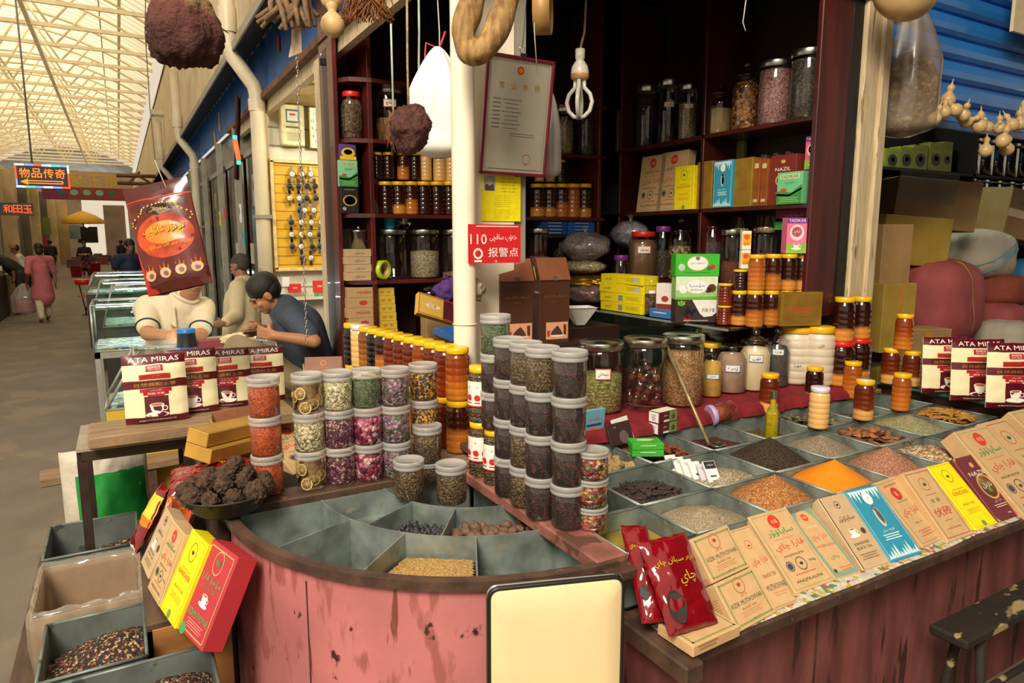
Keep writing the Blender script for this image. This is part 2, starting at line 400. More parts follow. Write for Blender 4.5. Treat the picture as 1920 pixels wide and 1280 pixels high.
# shop line along the corridor: lintel, blue corrugated strip, cream parapet, awning
def corr(mb, x, y0, y1, z0, z1, m, pitch=.09, d=.018):
    vs = []; fs = []; n = int((y1-y0)/pitch)*4
    pat = (0, 0, 1, 1)
    for i in range(n+1):
        y = y0+(y1-y0)*i/n; xx = x-d*pat[i % 4]
        vs += [(xx, y, z0), (xx, y, z1)]
        if i: fs.append((2*i-2, 2*i-1, 2*i+1, 2*i))
    mb.add(vs, fs, m)
    return mb
struct(corr(MB(), 1.24, 2.4, 40, 2.98, 3.5, bluec, .08, .016), 'wall_strip')
struct(corr(MB(), 1.25, 2.4, 75, 3.42, 5.65, clad, .3, .03).box((1.3, 38.7, 5.66), (.2, 72.6, .04), rust), 'wall_upper')
struct(MB().box((1.2, 5.5, 2.92), (.09, 6.2, .05), rust).box((1.24, 5.5, 2.85), (.05, 6.2, .1), postwood), 'trim_5')
mb = MB(); a, b = Vector((.95, 0, 3.27)), Vector((1.22, 0, 3.44))
mb.add([(a.x, 3.6, a.z), (b.x, 3.6, b.z), (b.x, 60, b.z), (a.x, 60, a.z), (a.x, 3.6, a.z+.05), (b.x, 3.6, b.z+.05), (b.x, 60, b.z+.05), (a.x, 60, a.z+.05)],
       [(0, 1, 2, 3), (4, 7, 6, 5), (0, 4, 5, 1), (3, 2, 6, 7), (0, 3, 7, 4)], mat('dark_awning', '2b2722', rough=.7, var=.3, vs=3))
mb.box((.95, 31.8, 3.3), (.015, 56.4, .07), greypost)
tag(mb.build('shop_awning'), 'narrow dark sloping awning along the cream wall above the right shops', 'awning')
# shop fronts beyond the watch shop
frontm = mat('dim_shop_front', '4a4a44', rough=.3, var=.6, vs=2.2, wear=[('7c7868', 5, .6), ('2a3a50', 2.2, .62)])
struct(MB().box((1.35, 35, 1.5), (.1, 56, 3), frontm), 'wall_shops')
for i, y in enumerate((6.6, 8.15, 9.6, 11.4, 13.5, 16, 19, 23)):
    struct(MB().box((1.19, y, 1.45), (.07, .07 if i else .16, 2.9), greypost if i else postwood, .004), 'trim_%d' % (6+i))
# ------------------------------------------------------------------ hall roof
XC, XR, XL, ZT = -3.6, 1.75, -8.95, 8.65
def arc(x): return ZT + .3 + 1.7*(1-((x-XC)/(XR-XC+.1))**2)
vs, fs = [], []; nx, ny = 20, 33
for j in range(ny+1):
    for i in range(nx+1):
        x = XL-.05+(XR-XL+.1)*i/nx; vs.append((x, 12+2.0*j, arc(x)))
for j in range(ny):
    for i in range(nx): fs.append((j*(nx+1)+i, j*(nx+1)+i+1, (j+1)*(nx+1)+i+1, (j+1)*(nx+1)+i))
m, nt, o = newmat('translucent_roof'); L = nt.links.new
df = N(nt, 'ShaderNodeBsdfDiffuse'); tl = N(nt, 'ShaderNodeBsdfTranslucent'); mx = N(nt, 'ShaderNodeMixShader'); mx.inputs[0].default_value = .6
tc = N(nt, 'ShaderNodeTexCoord'); wv = N(nt, 'ShaderNodeTexBrick'); wv.offset = 0
wv.inputs['Color1'].default_value = lin('efe2c6'); wv.inputs['Color2'].default_value = lin('e2d5ba'); wv.inputs['Mortar'].default_value = lin('6f6450'); wv.inputs['Scale'].default_value = 1
wv.inputs['Mortar Size'].default_value = .025; wv.inputs['Brick Width'].default_value = 12; wv.inputs['Row Height'].default_value = .62
L(tc.outputs['Object'], wv.inputs[0]); L(wv.outputs[0], df.inputs[0]); L(wv.outputs[0], tl.inputs[0]); L(df.outputs[0], mx.inputs[1]); L(tl.outputs[0], mx.inputs[2]); L(mx.outputs[0], o.inputs[0])
struct(MB().add(vs, fs, m, True), 'roof_hall')
vs, fs = [], []                                        # farther roof section, greyer and lower
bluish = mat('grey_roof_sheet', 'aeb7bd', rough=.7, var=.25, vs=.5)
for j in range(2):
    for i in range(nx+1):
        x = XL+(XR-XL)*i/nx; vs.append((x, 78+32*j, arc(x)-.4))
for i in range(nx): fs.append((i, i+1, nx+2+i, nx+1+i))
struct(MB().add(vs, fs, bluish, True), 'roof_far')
ty = [20.2+2.62*i for i in range(22)]
for i, y in enumerate(ty):
    mb = MB(); w = .075
    mb.box((XC, y, ZT), (XR-XL, .1, .12), trussm)
    P = [(XL+(XR-XL)*k/10) for k in range(11)]
    mb.tube([(x, y, arc(x)-.12) for x in [XL+(XR-XL)*k/20 for k in range(21)]], .05, trussm, 4)
    for k in range(10):
        x0, x1 = P[k], P[k+1]
        if k in (0, 1, 8, 9): continue
        a, b = ((x0, y, ZT), (x1, y, arc(x1)-.12)) if k % 2 else ((x0, y, arc(x0)-.12), (x1, y, ZT))
        mb.tube([a, b], .04, trussm, 4)
    tag(mb.build('roof_truss'), 'cream steel roof truss spanning the market hall, one of a receding row', 'truss', 'roof trusses of the market hall')
tag(MB().box((-2.0, 47, ZT+.02), (.13, 62, .12), trussm).build('roof_purlin'), 'long cream beam running down the middle of the roof trusses', 'beam')
for k, x in enumerate((-4.4, .6)):
    tag(MB().box((x, 47, arc(x)-.06), (.1, 62, .1), trussm).build('roof_purlin'), ('cream rail under the roof left of the middle beam', 'cream rail under the roof close to the bright eave')[k], 'beam')
# ------------------------------------------------------------------ drainpipes
def drain(y, zt, zb, lab, hop):
    t = thing('drainpipe', lab, 'drainpipe', (1.02, y, 0))
    mb = MB().tube([(-.09, 0, zt), (-.09, 0, 3.32), (-.07, 0, 3.24), (.09, 0, 3.02), (.11, 0, 2.94), (.11, 0, zb)], .062, pvc, 14); mb.build('pipe', t)
    MB().lathe([(.075, 0), (.075, .2)], pvc, 14, Tr(-.09, 0, 3.42)).build('coupling', t); MB().lathe([(.072, 0), (.072, .1)], pvc, 14, Tr(.11, 0, 2.8)).build('coupling', t)
    if hop: MB().lathe([(.062, -.14), (.09, 0), (.17, .04), (.17, .14), (.06, .14)], pvc, 4, Tr(-.09, 0, zt) @ Rz(PI/4), False).build('hopper', t)
    MB().box((.11, 0, 1.9), (.15, .15, .03), greypost).build('bracket', t)
drain(6.45, 5.3, 0, 'thick cream drainpipe bending under the awning beside the watch shop', False)
drain(12.1, 4.35, 0, 'cream drainpipe with square hopper below the large hanging mushroom', True)
drain(17.0, 4.3, 0, 'cream drainpipe with square hopper, farthest along the cream wall', True)

# ------------------------------------------------------------------ counters
pinkp = mat('worn_pink_paint', 'ba7274', rough=.45, var=.14, vs=3, bump=.08, bs=50, wear=[('a05c5a', 5, .55, (2, 2, .6)), ('7a4238', 30, .64, (1, 1, .12)), ('45261f', 22, .665, (1, 1, .7)), ('2e1b16', 9, .69, (1.5, 1.5, 1))], coat=.1)
pinkd = mat('shaded_dirty_pink_paint', '764240', rough=.5, var=.35, vs=3.5, stretch=(3, 3, .7), bump=.08, wear=('40241f', 6, .6, (2, 2, .35)))  # darker copy of the pink: this front's shade in the colour, plus dirt
rimw = mat('worn_rim_wood', '49352a', rough=.6, var=.4, vs=12, wear=('8b5148', 14, .66), bump=.2)
pinkw = mat('pinkish_worn_wood', '8e5a50', rough=.6, var=.3, vs=7, wear=('5a3a2c', 9, .55), bump=.2)
plankw = mat('grey_brown_plank', '8b7155', rough=.75, var=.25, vs=5, stretch=(1, 9, 9), bump=.3, bs=30)
darkpl = mat('dark_brown_plank', '4f3a2a', rough=.7, var=.3, vs=5, stretch=(9, 1, 9), bump=.3, bs=30)
tin = mat('zinc_sheet', '87938f', rough=.4, metal=.4, var=.34, vs=11, wear=('9c9a8a', 18, .64))
tind = mat('dark_zinc_sheet', '6e7876', rough=.45, metal=.35, var=.3, vs=8, wear=('4d5553', 12, .6))
steel = mat('brushed_steel', 'b9b9b4', rough=.28, metal=1, var=.08)
CX, CY, RR, ZR = 1.09, 2.205, .862, .85
def arcpts(r, a0, a1, n, z): return [(CX+r*math.cos(math.radians(a0+(a1-a0)*i/n)), CY+r*math.sin(math.radians(a0+(a1-a0)*i/n)), z) for i in range(n+1)]
cnt = thing('spice_counter', 'rounded pink corner counter with tin-lined fan of compartments', 'counter', (CX, CY, 0))
cnt['label'] = 'quarter-round worn pink counter with a fan of tin compartments on top'
def shellarc(mb, r, z0, z1, m, th=.004, a0=180, a1=270, n=40):
    A, B = math.radians(a0), math.radians(a1)
    return mb.lathe([(r, z0), (r, z1), (r-th, z1), (r-th, z0)], m, n, None, False, A, B)
mb = shellarc(MB(), RR-.012, 0, .84, pinkp, .02)
for a in (212, 246):
    r = RR-.0115; a = math.radians(a); mb.box((r*math.cos(a), r*math.sin(a), .4), (.004, .003, .8), rimw, 0, Rz(0))
mb.build('front_panel', cnt)
shellarc(MB(), RR+.004, .832, .858, rimw, .03).build('rim', cnt)
mb = MB(); zb = .66
mb.add([(0, 0, zb)]+[((RR-.04)*math.cos(math.radians(180+90*i/30)), (RR-.04)*math.sin(math.radians(180+90*i/30)), zb) for i in range(31)], [(0, i+1, i+2) for i in range(30)], tin)
shellarc(mb, RR-.033, zb, .838, tin, .003); mb.box((-.42, -.006, .765), (.8, .004, .15), tin).box((-.006, -.42, .765), (.004, .8, .15), tin)
mb.lathe([(.352, .752), (.563, .752)], tin, 24, None, False, PI, PI*1.5); mb.build('tin_lining', cnt)
shellarc(MB(), .567, zb, .842, tin, .004).build('divider', cnt)
shellarc(MB(), .35, zb, .842, tin, .004).build('divider', cnt)
for a, r0, r1 in ((201, .567, .825), (222.6, .567, .825), (244.3, .567, .825), (208.5, .35, .565), (234, .35, .565)):
    a = math.radians(a); MB().box(((r0+r1)/2, 0, (zb+.84)/2), (r1-r0, .004, .84-zb), tin, 0, Rz(a)).build('divider', cnt)
MB().box((-.45, .055, .845), (.84, .11, .04), rimw, .005).build('side_rail', cnt)
MB().box((-.01, -.43, .845), (.1, .84, .04), pinkw, .005).box((.02, -.85, .83), (.14, .1, .03), rimw, .004, None).build('side_rail', cnt)
tag(MB().box((CX+.02, CY+.05, .42), (.06, .06, .84), rimw).build('corner_post', cnt))
# loose contents of the fan
def heap(name, lab, cat, x0, x1, y0, y1, z0, peaks, m, amp=.003, res=40, seed=0, edge=1.0, clip=None, kind='stuff'):
    vs, fs = [], []; ix = {}
    for j in range(res+1):
        for i in range(res+1):
            x = x0+(x1-x0)*i/res; y = y0+(y1-y0)*j/res
            if clip and not clip(x, y): continue
            z = z0+max([0]+[h*max(0, 1-math.hypot((x-px)/rx, (y-py)/ry))**.9 for px, py, h, rx, ry in peaks])
            z += amp*(noise.noise(Vector((x*90, y*90, seed)))+.6*noise.noise(Vector((x*260, y*260, seed))))
            ix[i, j] = len(vs); vs.append((x, y, z))
    for j in range(res):
        for i in range(res):
            q = [(i, j), (i+1, j), (i+1, j+1), (i, j+1)]
            if all(k in ix for k in q): fs.append(tuple(ix[k] for k in q))
    return tag(MB().add(vs, fs, m, True).build(name), lab, cat, kind=kind)
def sector(r0, r1, a0, a1):
    def f(x, y):
        dx, dy = x-CX, y-CY; r = math.hypot(dx, dy); a = math.degrees(math.atan2(dy, dx)) % 360
        return r0 < r < r1 and a0 < a < a1
    return f
blackseed = grain('black_seed', ['16171b', '1f2024', '2a2b30', '101013'], 420, .5, .5)
wheat = grain('wheat_grain', ['c99a55', 'dbb069', 'b8863f', 'e3bf80'], 260, .6, .6, (1, 1, 2))
heap('black_seeds', 'small pile of black seeds in the left front tin compartment', 'seeds', .38, .70, 1.55, 1.95, .665, [(.60, 1.77, .135, .2, .2)], blackseed, .002, 50, 1, clip=sector(.575, .82, 201.5, 222.2))
heap('wheat_grain', 'golden wheat grain covering the middle front tin compartment', 'grain', .5, 1.0, 1.38, 1.8, .772, [(.68, 1.6, .025, .2, .2), (.82, 1.5, .02, .1, .1)], wheat, .002, 60, 2, clip=sector(.575, .82, 223, 244))
# pieces that can be counted: each its own object
def lump(seed, r, amp, f, m, n=18, k=12, ridged=0, name='lump'):
    def fn(v):
        a = amp*noise.noise(v*f+Vector((seed*7.3, 0, 0)))+amp*.5*noise.noise(v*f*2.7+Vector((0, seed*3.1, 0)))
        if ridged: a += ridged*math.cos(math.atan2(v.y, v.x)*7)*(1-v.z*v.z)
        return 1+a
    return MB().ball((0, 0, 0), r, m, n, k, None, fn)
def scatter(protos, n, where, lab, cat, group, smin=.85, smax=1.15, tilt=1.0, flat_=False):
    for i in range(n):
        p = where(i); o = protos[i % len(protos)]
        q = o if i < len(protos) else o.copy()
        if i >= len(protos): LINK(q)
        q.location = p; s = RND.uniform(smin, smax); q.scale = (s,)*3
        q.rotation_euler = (RND.uniform(-tilt, tilt), RND.uniform(-tilt, tilt), RND.uniform(0, 6.28))
        tag(q, lab, cat, group)
def poly_pack(n, clip, x0, x1, y0, y1, z0, r, layers=2, squash=.75):
    """positions of n touching pieces of radius r resting in a clipped area"""
    out = []
    tries = 0; rr = random.Random(n*13+int(x0*1000))
    while len(out) < n and tries < 6000:
        tries += 1; x, y = rr.uniform(x0, x1), rr.uniform(y0, y1)
        if not clip(x, y): continue
        z = z0+r*squash; ok = True
        for (a, b, c) in out:
            d = math.hypot(x-a, y-b)
            if d < r*1.75:
                z2 = c+math.sqrt(max(0, (1.75*r)**2-d*d))*squash
                z = max(z, z2)
        if z > z0+r*squash+r*1.6*(layers-1): continue
        out.append((x, y, z))
    return out
nutm = mat('brown_cardamom_husk', '6e5342', rough=.75, var=.4, vs=40, bump=.6, bs=90)
pr = [lump(i, (.021, .015, .015), .12, 2.2, nutm, 20, 12, .045).build('black_cardamom') for i in range(4)]
cl = sector(.36, .55, 236, 254)
P = poly_pack(54, sector(.37, .5, 236, 268), .78, 1.08, 1.62, 1.95, .757, .0155, 2)
scatter(pr, len(P), lambda i: P[i], 'ridged brown cardamom pod in the right inner tin compartment', 'cardamom', 'brown cardamom pods in the tin compartment')
pr = [lump(i+9, (.024, .02, .019), .14, 2.4, nutm, 18, 10, .03).build('black_cardamom') for i in range(2)]
P = poly_pack(7, sector(.40, .5, 197, 207), .52, .85, 1.9, 2.2, .757, .017, 1)
scatter(pr, len(P), lambda i: P[i], 'brown cardamom pod among the few left in the left inner compartment', 'cardamom', 'few cardamom pods in the left inner compartment')
rais = mat('black_fruit', '37363c', rough=.45, var=.35, vs=50, bump=.5, bs=120)
pr = [lump(i+3, (.013, .008, .007), .3, 2.4, rais, 10, 7).build('dried_black_fruit') for i in range(4)]
P = poly_pack(120, sector(.365, .5, 210, 232.5), .6, .95, 1.7, 2.1, .757, .0095, 2)
scatter(pr, len(P), lambda i: P[i], 'dried black fruit in the middle inner tin compartment', 'dried fruit', 'dried black fruits in the middle inner compartment')
# right counter with tea ledge
rc = thing('tray_counter', 'long right counter with shade-darkened dirty pink front, open wooden top and tea ledge', 'counter', (1.12, 1.2, 0))
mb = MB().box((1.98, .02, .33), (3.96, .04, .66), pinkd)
for x in (.62, 1.45, 2.3, 3.1): mb.box((x, -.001, .33), (.008, .004, .66), rimw)
mb.build('front_panel', rc)
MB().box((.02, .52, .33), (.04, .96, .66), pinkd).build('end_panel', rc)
MB().box((1.98, .02, .68), (4.0, .2, .04), rimw, .006).box((.0, .0, .672), (.06, .24, .055), rimw, .006, None).build('ledge', rc)
MB().box((1.98, .55, .67), (3.96, .96, .03), darkpl).build('shelf', rc)
MB().box((1.25, 1.02, .855), (2.5, .035, .05), plankw, .004).build('back_rail', rc)
# folded newspaper lining under the tea boxes
news = grain('printed_newspaper', ['d2ccbe', 'c4beae', 'b0a04a', '5d8056', 'c8c2b4', 'b8b2a4', 'a85048', 'cfc9bb', 'c4beae', 'bcb6a8'], 70, 0, .8, dark=1)
mb = MB()
for k in range(5):
    x = 1.13+k*.46; mb.box((x+.24, 1.2, .7025+.0008*(k % 2)), (.47, .11, .0015), news, 0, Tr(0, 0, 0))
    vs = [(x, 1.145, .703), (x+.47, 1.145, .703), (x+.47, 1.128+.004*(k % 3), .702), (x+.24, 1.126, .702), (x, 1.13, .702)]
    mb.add(vs, [(0, 4, 3, 2, 1)], news)
tag(mb.build('newspaper'), 'colourful newspaper sheets lining the ledge under the tea boxes', 'newspaper', kind='stuff')
# tin spice trays in three rows
XS = [1.13, 1.387, 1.70, 2.02, 2.335, 2.65, 2.965, 3.28, 3.59]
YS = [1.355, 1.60, 1.90, 2.195]
def tray(i, j, lab, m=None):
    x0, x1, y0, y1 = XS[i]+.002, XS[i+1]-.002, YS[j]+.002, YS[j+1]-.002
    t = .003; z0, z1 = .70, .862; w, d = x1-x0, y1-y0; cx, cy = (x0+x1)/2, (y0+y1)/2
    mm = m or tin
    mb = MB().box((0, 0, .002), (w, d, .003), mm)
    for sx in (-1, 1): mb.box((sx*(w/2-t/2), 0, .08), (t, d, .16), mm)
    for sy in (-1, 1): mb.box((0, sy*(d/2-t/2), .08), (w-2*t, t, .16), mm)
    for sx in (-1, 1): mb.tube([(sx*(w/2-t/2), -d/2+t, .16), (sx*(w/2-t/2), d/2-t, .16)], .0035, mm, 6)
    for sy in (-1, 1): mb.tube([(-w/2+t, sy*(d/2-t/2), .16), (w/2-t, sy*(d/2-t/2), .16)], .0035, mm, 6)
    o = mb.build('spice_tray', None, (cx, cy, z0)); tag(o, lab, 'tray')
    return x0+.006, x1-.006, y0+.006, y1-.006, cx, cy
def fill(i, j, nm, lab, cat, m, lvl, peak=None, amp=.002, res=44, traylab=None):
    x0, x1, y0, y1, cx, cy = tray(i, j, traylab or 'tin tray holding the '+lab.split(' in ')[0].split(' heaped')[0])
    pk = [(cx+(peak[1] if len(peak) > 1 else 0), cy+(peak[2] if len(peak) > 2 else 0), peak[0], peak[3] if len(peak) > 3 else .17, peak[4] if len(peak) > 4 else .17)] if peak else []
    return heap(nm, lab, cat, x0, x1, y0, y1, .70+lvl, pk, m, amp, res, i*3+j)
G = grain
fill(0, 0, 'olive_powder', 'olive yellow powder in the corner tray by the fruit jars', 'spice', mat('olive_powder', '8f7a2e', rough=.9, var=.12, bump=.15, bs=200), .1, None, .001)
fill(1, 0, 'pale_seeds', 'fine pale beige seeds in the front tray behind the red packets', 'seeds', G('pale_seed', ['a8977a', 'b9a88a', '96866a', 'c4b598'], 330, .5, .7), .105, (.06,), .001)
fill(2, 0, 'ground_spice', 'orange brown ground spice heaped high in a front tray', 'spice', G('orange_spice', ['b5723a', 'c4834a', 'a5632e', 'd8a468', 'b5723a'], 260, .5, .8), .08, (.14, 0, .0, .21, .2), .003)
fill(3, 0, 'turmeric', 'bright orange turmeric powder heaped in a tray behind the teal box', 'spice', mat('turmeric', 'dd8204', rough=.9, var=.06, vs=20, bump=.12, bs=120), .085, (.135, .0, .0, .21, .2), .0012)
fill(4, 0, 'pink_flakes', 'pinkish brown flakes heaped in a tray right of the turmeric', 'spice', G('pink_flake', ['b57a5c', 'c48a6c', 'a56a4e', 'd19c80'], 230, .6, .7, (1, 1, 2)), .08, (.14, .0, .0, .21, .2), .003)
fill(5, 0, 'shelled_seeds', 'pale tan shelled seeds in a tray behind the yellow tea box', 'seeds', G('tan_seed', ['d6b184', 'e6c79c', 'c09468', 'eed6b0', 'a87a50'], 85, 1, .6), .115, (.06,), .006, 56)
fill(0, 1, 'dark_tea', 'dark loose tea in the shadowed tray beside the fruit jars', 'tea', G('dark_leaf', ['2a231c', '3a3026', '1e1914'], 240, .7, .8), .07, None, .002)
fill(3, 1, 'black_tea', 'dark brown loose tea heaped below the olive oil bottle', 'tea', G('brown_leaf', ['33261c', '4a3828', '241a13', '5c4630'], 240, .8, .8, (1, 1, 2)), .09, (.14, 0, .01, .21, .21), .004)
fill(4, 1, 'cumin', 'greyish tan cumin heaped below the cream honey jar', 'spice', G('cumin', ['9c8a74', 'ac9a82', '8a7862', 'b8a890'], 260, .6, .8, (1, 1, 2.5)), .095, (.1, 0, .01, .21, .2), .002)
fill(2, 1, 'oat_seeds', 'pale striped seeds in the tray with white tea cards', 'seeds', G('oat_seed', ['bba888', 'd4c4a6', 'a08a6a', 'e0d2b6'], 190, .8, .7, (1, 1, 2)), .10, (.045, .06, -.02), .003)
fill(6, 1, 'fennel', 'pale green fennel heaped in the tray beyond the cinnamon', 'spice', G('fennel', ['a8a276', 'bab488', '969062', 'c8c29a'], 210, .7, .7, (1, 1, 2.5)), .11, (.09, 0, .01, .21, .2), .003)
fill(3-0, 2, 'rose_pepper', 'dark red peppercorns in the tray under the long ladle', 'spice', G('red_pepper', ['5c2a22', '70362a', '461e1a', '84463a'], 190, 1, .5), .10, (.04, -.02, -.02), .003) if 0 else None
fill(3, 2, 'red_peppercorns', 'dark red peppercorns in the tray under the long ladle', 'spice', G('red_pepper', ['5c2a22', '70362a', '461e1a', '84463a'], 190, 1, .5), .10, (.05, .0, -.02), .003)
fill(4, 2, 'brown_spice', 'yellow brown rough spice in the tray behind the oil bottle', 'spice', G('yb_spice', ['8a6a34', '6e5226', 'a5844a', '54401e'], 110, 1, .8), .095, (.03, -.04, 0), .006)
fill(6, 2, 'brown_pods', 'small brown buds in the tray behind the middle honey jars', 'spice', G('brown_bud', ['6a5444', '7d6654', '54402f', '8f7a66'], 150, .9, .7), .09, (.045,), .004)
fill(7, 2, 'pale_leaves', 'pale greenish flakes in the far tray by the stacked honey', 'spice', G('pale_flake', ['b0aa86', 'c4be9c', '98926c'], 130, .8, .8), .09, (.03,), .004)
for i, j, nm in ((1, 1, 'black long pepper'), (5, 1, 'cinnamon bark'), (1, 2, 'ginger offcuts'), (2, 2, 'star anise'), (5, 2, 'bay leaves'), (6, 0, 'dried chilli'), (7, 1, 'yellow root sticks'), (0, 2, 'corner hidden behind the tall jar stacks')):
    tray(i, j, 'tin tray holding the '+nm if 'corner' not in nm else 'empty tin tray in the '+nm)
def inbox(i, j, mg=.02):
    x0, x1, y0, y1 = XS[i]+mg, XS[i+1]-mg, YS[j]+mg, YS[j+1]-mg
    return (lambda x, y: x0 < x < x1 and y0 < y < y1), x0, x1, y0, y1
def pile(i, j, n, r, lvl, pk, mg=.02):
    c, x0, x1, y0, y1 = inbox(i, j, mg); cx, cy = (x0+x1)/2, (y0+y1)/2; rr = random.Random(i*31+j*7+n); out = []
    for k in range(n):
        x, y = rr.uniform(x0, x1), rr.uniform(y0, y1)
        q = max(0, 1-math.hypot((x-cx)/.17, (y-cy)/.17)); out.append((x, y, .70+lvl+pk*q+rr.uniform(0, r*1.4)))
    return out
def bed(i, j, nm, lab, m, lvl, pk):
    c, x0, x1, y0, y1 = inbox(i, j, .008); return heap(nm, lab, 'spice', x0, x1, y0, y1, .70+lvl, [((x0+x1)/2, (y0+y1)/2, pk, .17, .17)], m, .006, 30, 5)
# long pepper sticks
lpm = mat('long_pepper', '3d332b', rough=.8, var=.35, vs=60, bump=.6, bs=160)
bed(1, 1, 'long_pepper_bed', 'dark layer of broken long pepper under the loose sticks', G('lp_bed', ['3a3028', '2a221c', '4a3e34'], 90, 1, .8, (1, 1, 3)), .092, .05)
pr = []
for k in range(4):
    mb = MB().tube([(-.024, 0, 0), (-.012, .002*k, 0), (0, .001, 0), (.013, -.002*k, 0), (.026, 0, 0)], [.0025, .0048, .0052, .0045, .002], lpm, 7); pr.append(mb.build('long_pepper'))
P = pile(1, 1, 230, .006, .094, .05); scatter(pr, len(P), lambda i: P[i], 'dry black long pepper stick lying in the tray right of the tea jars', 'long pepper', 'black long pepper sticks', .75, 1.15, .25)
# cinnamon bark
cin = [mat('cinnamon_%d' % k, c, rough=.75, var=.3, vs=30, stretch=(1, 6, 6), bump=.3) for k, c in enumerate(('7a5238', '95603a', '5e4434', 'b06a38'))]
bed(5, 1, 'bark_chips', 'broken brown bark chips under the cinnamon pieces', G('bark_bed', ['5c4434', '74543c', '4a372a'], 60, 1, .8, (1, 3, 1)), .10, .02)
pr = []
for k in range(4):
    mb = MB(); n = 7; ww = (.014, .018, .012, .016)[k]; ln = (.075, .06, .085, .05)[k]; vs = []
    for i in range(9):
        for j in range(n):
            a = PI*(.15+.7*j/(n-1)); w_ = ww*(1-.35*abs(i-4)/4*(1 if (i+k) % 2 else .5)); vs.append((-ln+2*ln*i/8, w_*math.cos(a)*1.1, w_*math.sin(a)*.8+.004*math.sin(i*1.3+k)))
    for i in range(8):
        for j in range(n-1): mb.f.append(0) if 0 else None
    fs = [(i*n+j, i*n+j+1, (i+1)*n+j+1, (i+1)*n+j) for i in range(8) for j in range(n-1)]
    mb.add(vs, fs, cin[k], True); o = mb.build('cinnamon_bark'); s = o.modifiers.new('t', 'SOLIDIFY'); s.thickness = .003; pr.append(o)
P = pile(5, 1, 40, .012, .115, .035, .045)
scatter(pr, len(P), lambda i: P[i], 'curled strip of brown cinnamon bark in the tray before the fennel', 'cinnamon', 'cinnamon bark strips', .75, 1.1, .2)
# ginger pieces
gm = mat('dried_ginger', 'b09468', rough=.85, var=.25, vs=30, bump=.5, bs=70)
bed(1, 2, 'ginger_bed', 'small broken ginger bits under the ginger pieces', G('ginger_bed', ['a88c62', '8f744c', 'bda27a'], 60, 1, .9), .10, .05)
pr = [lump(20+i, (.027, .016, .013), .35, 1.7, gm, 16, 10).build('dried_ginger') for i in range(5)]
P = pile(1, 2, 85, .012, .11, .055, .03)
scatter(pr, len(P), lambda i: P[i], 'knobbly dried ginger piece in the tray before the green tea boxes', 'ginger', 'dried ginger pieces', .7, 1.15, .6)
# star anise
am = mat('star_anise', '7a4426', rough=.6, var=.3, vs=40)
bed(2, 2, 'anise_bed', 'reddish brown broken anise under the whole stars', G('anise_bed', ['6e3a22', '85502e', '4a2818', '96603a'], 90, 1, .7), .098, .045)
pr = []
for k in range(3):
    mb = MB()
    for i in range(8):
        a = 2*PI*i/8+.1*k; c_, s_ = math.cos(a), math.sin(a)
        mb.tube([(0, 0, .003), (.008*c_, .008*s_, .004), (.015*c_, .015*s_, .003+.001*(i % 3)), (.021*c_, .021*s_, .006)], [.002, .0042, .0036, .0006], am, 5)
    pr.append(mb.build('star_anise'))
P = pile(2, 2, 80, .008, .108, .045, .025)
scatter(pr, len(P), lambda i: P[i], 'brown star anise pod in the tray behind the bright green boxes', 'star anise', 'star anise pods', .8, 1.2, .7)
# bay leaves, chillies, yellow sticks
bm = mat('bay_leaf', '8f8a62', rough=.6, var=.4, vs=12); bm2 = mat('dark_bay_leaf', '4a4a34', rough=.6, var=.3)
pr = []
for k in range(3):
    vs = []
    for i in range(7):
        w_ = .013*math.sin(PI*(i+.15)/6.4); z = .004*math.sin(i*.9+k); vs += [(-.04+.08*i/6, -w_, z+.004), (-.04+.08*i/6, 0, z), (-.04+.08*i/6, w_, z+.005)]
    o = MB().add(vs, [(3*i+j, 3*i+j+1, 3*i+j+4, 3*i+j+3) for i in range(6) for j in (0, 1)], bm2 if k == 2 else bm, True).build('bay_leaf'); s = o.modifiers.new('t', 'SOLIDIFY'); s.thickness = .0006; pr.append(o)
bed(5, 2, 'leaf_crumbs', 'crumbled dark bay leaf at the bottom of the leaf tray', G('leaf_bed', ['4a4830', '6a6848', '34331f'], 70, 1, .8), .07, .03)
P = pile(5, 2, 60, .01, .105, .04, .04); scatter(pr, len(P), lambda i: P[i], 'dried bay leaf in the tray behind the cream honey jar', 'bay leaf', 'dried bay leaves', .8, 1.2, .5)
cm = mat('dried_chilli', '8c2a16', rough=.4, var=.35, vs=20, coat=.3); cm2 = mat('orange_chilli', 'c2481c', rough=.4, var=.3, vs=20, coat=.3)
bed(6, 0, 'chilli_flakes', 'dark red chilli flakes under the whole chillies', G('chil_bed', ['5a2014', '74301c', '3e160e'], 80, 1, .6), .10, .03)
pr = [MB().tube([(-.03, 0, 0), (-.015, .004, .002), (0, .006*(k-1), .003), (.02, .002, 0), (.034, -.004, 0)], [.003, .009, .010, .007, .001], cm2 if k == 2 else cm, 8).build('dried_chilli') for k in range(3)]
P = pile(6, 0, 45, .012, .12, .03, .04); scatter(pr, len(P), lambda i: P[i], 'dried red chilli in the tray behind the burgundy tea box', 'chilli', 'dried chillies', .7, 1.1, .4)
ym = mat('yellow_root', 'b07f30', rough=.7, var=.3, vs=20, stretch=(1, 6, 6), bump=.3)
bed(7, 1, 'root_bits', 'small yellow root bits under the root sticks', G('yr_bed', ['a07028', 'b88638', '84591e'], 70, 1, .8, (1, 3, 1)), .11, .04)
pr = [MB().tube([(-.045, 0, 0), (-.02, .002, .002*k), (.02, -.002, 0), (.045, .003, .001)], [.004, .0055, .005, .003], ym, 6).build('yellow_root') for k in range(3)]
P = pile(7, 1, 70, .01, .13, .045, .05); scatter(pr, len(P), lambda i: P[i], 'yellow dried root stick in the far tray before the glass shelf', 'root', 'yellow root sticks', .8, 1.2, .15)
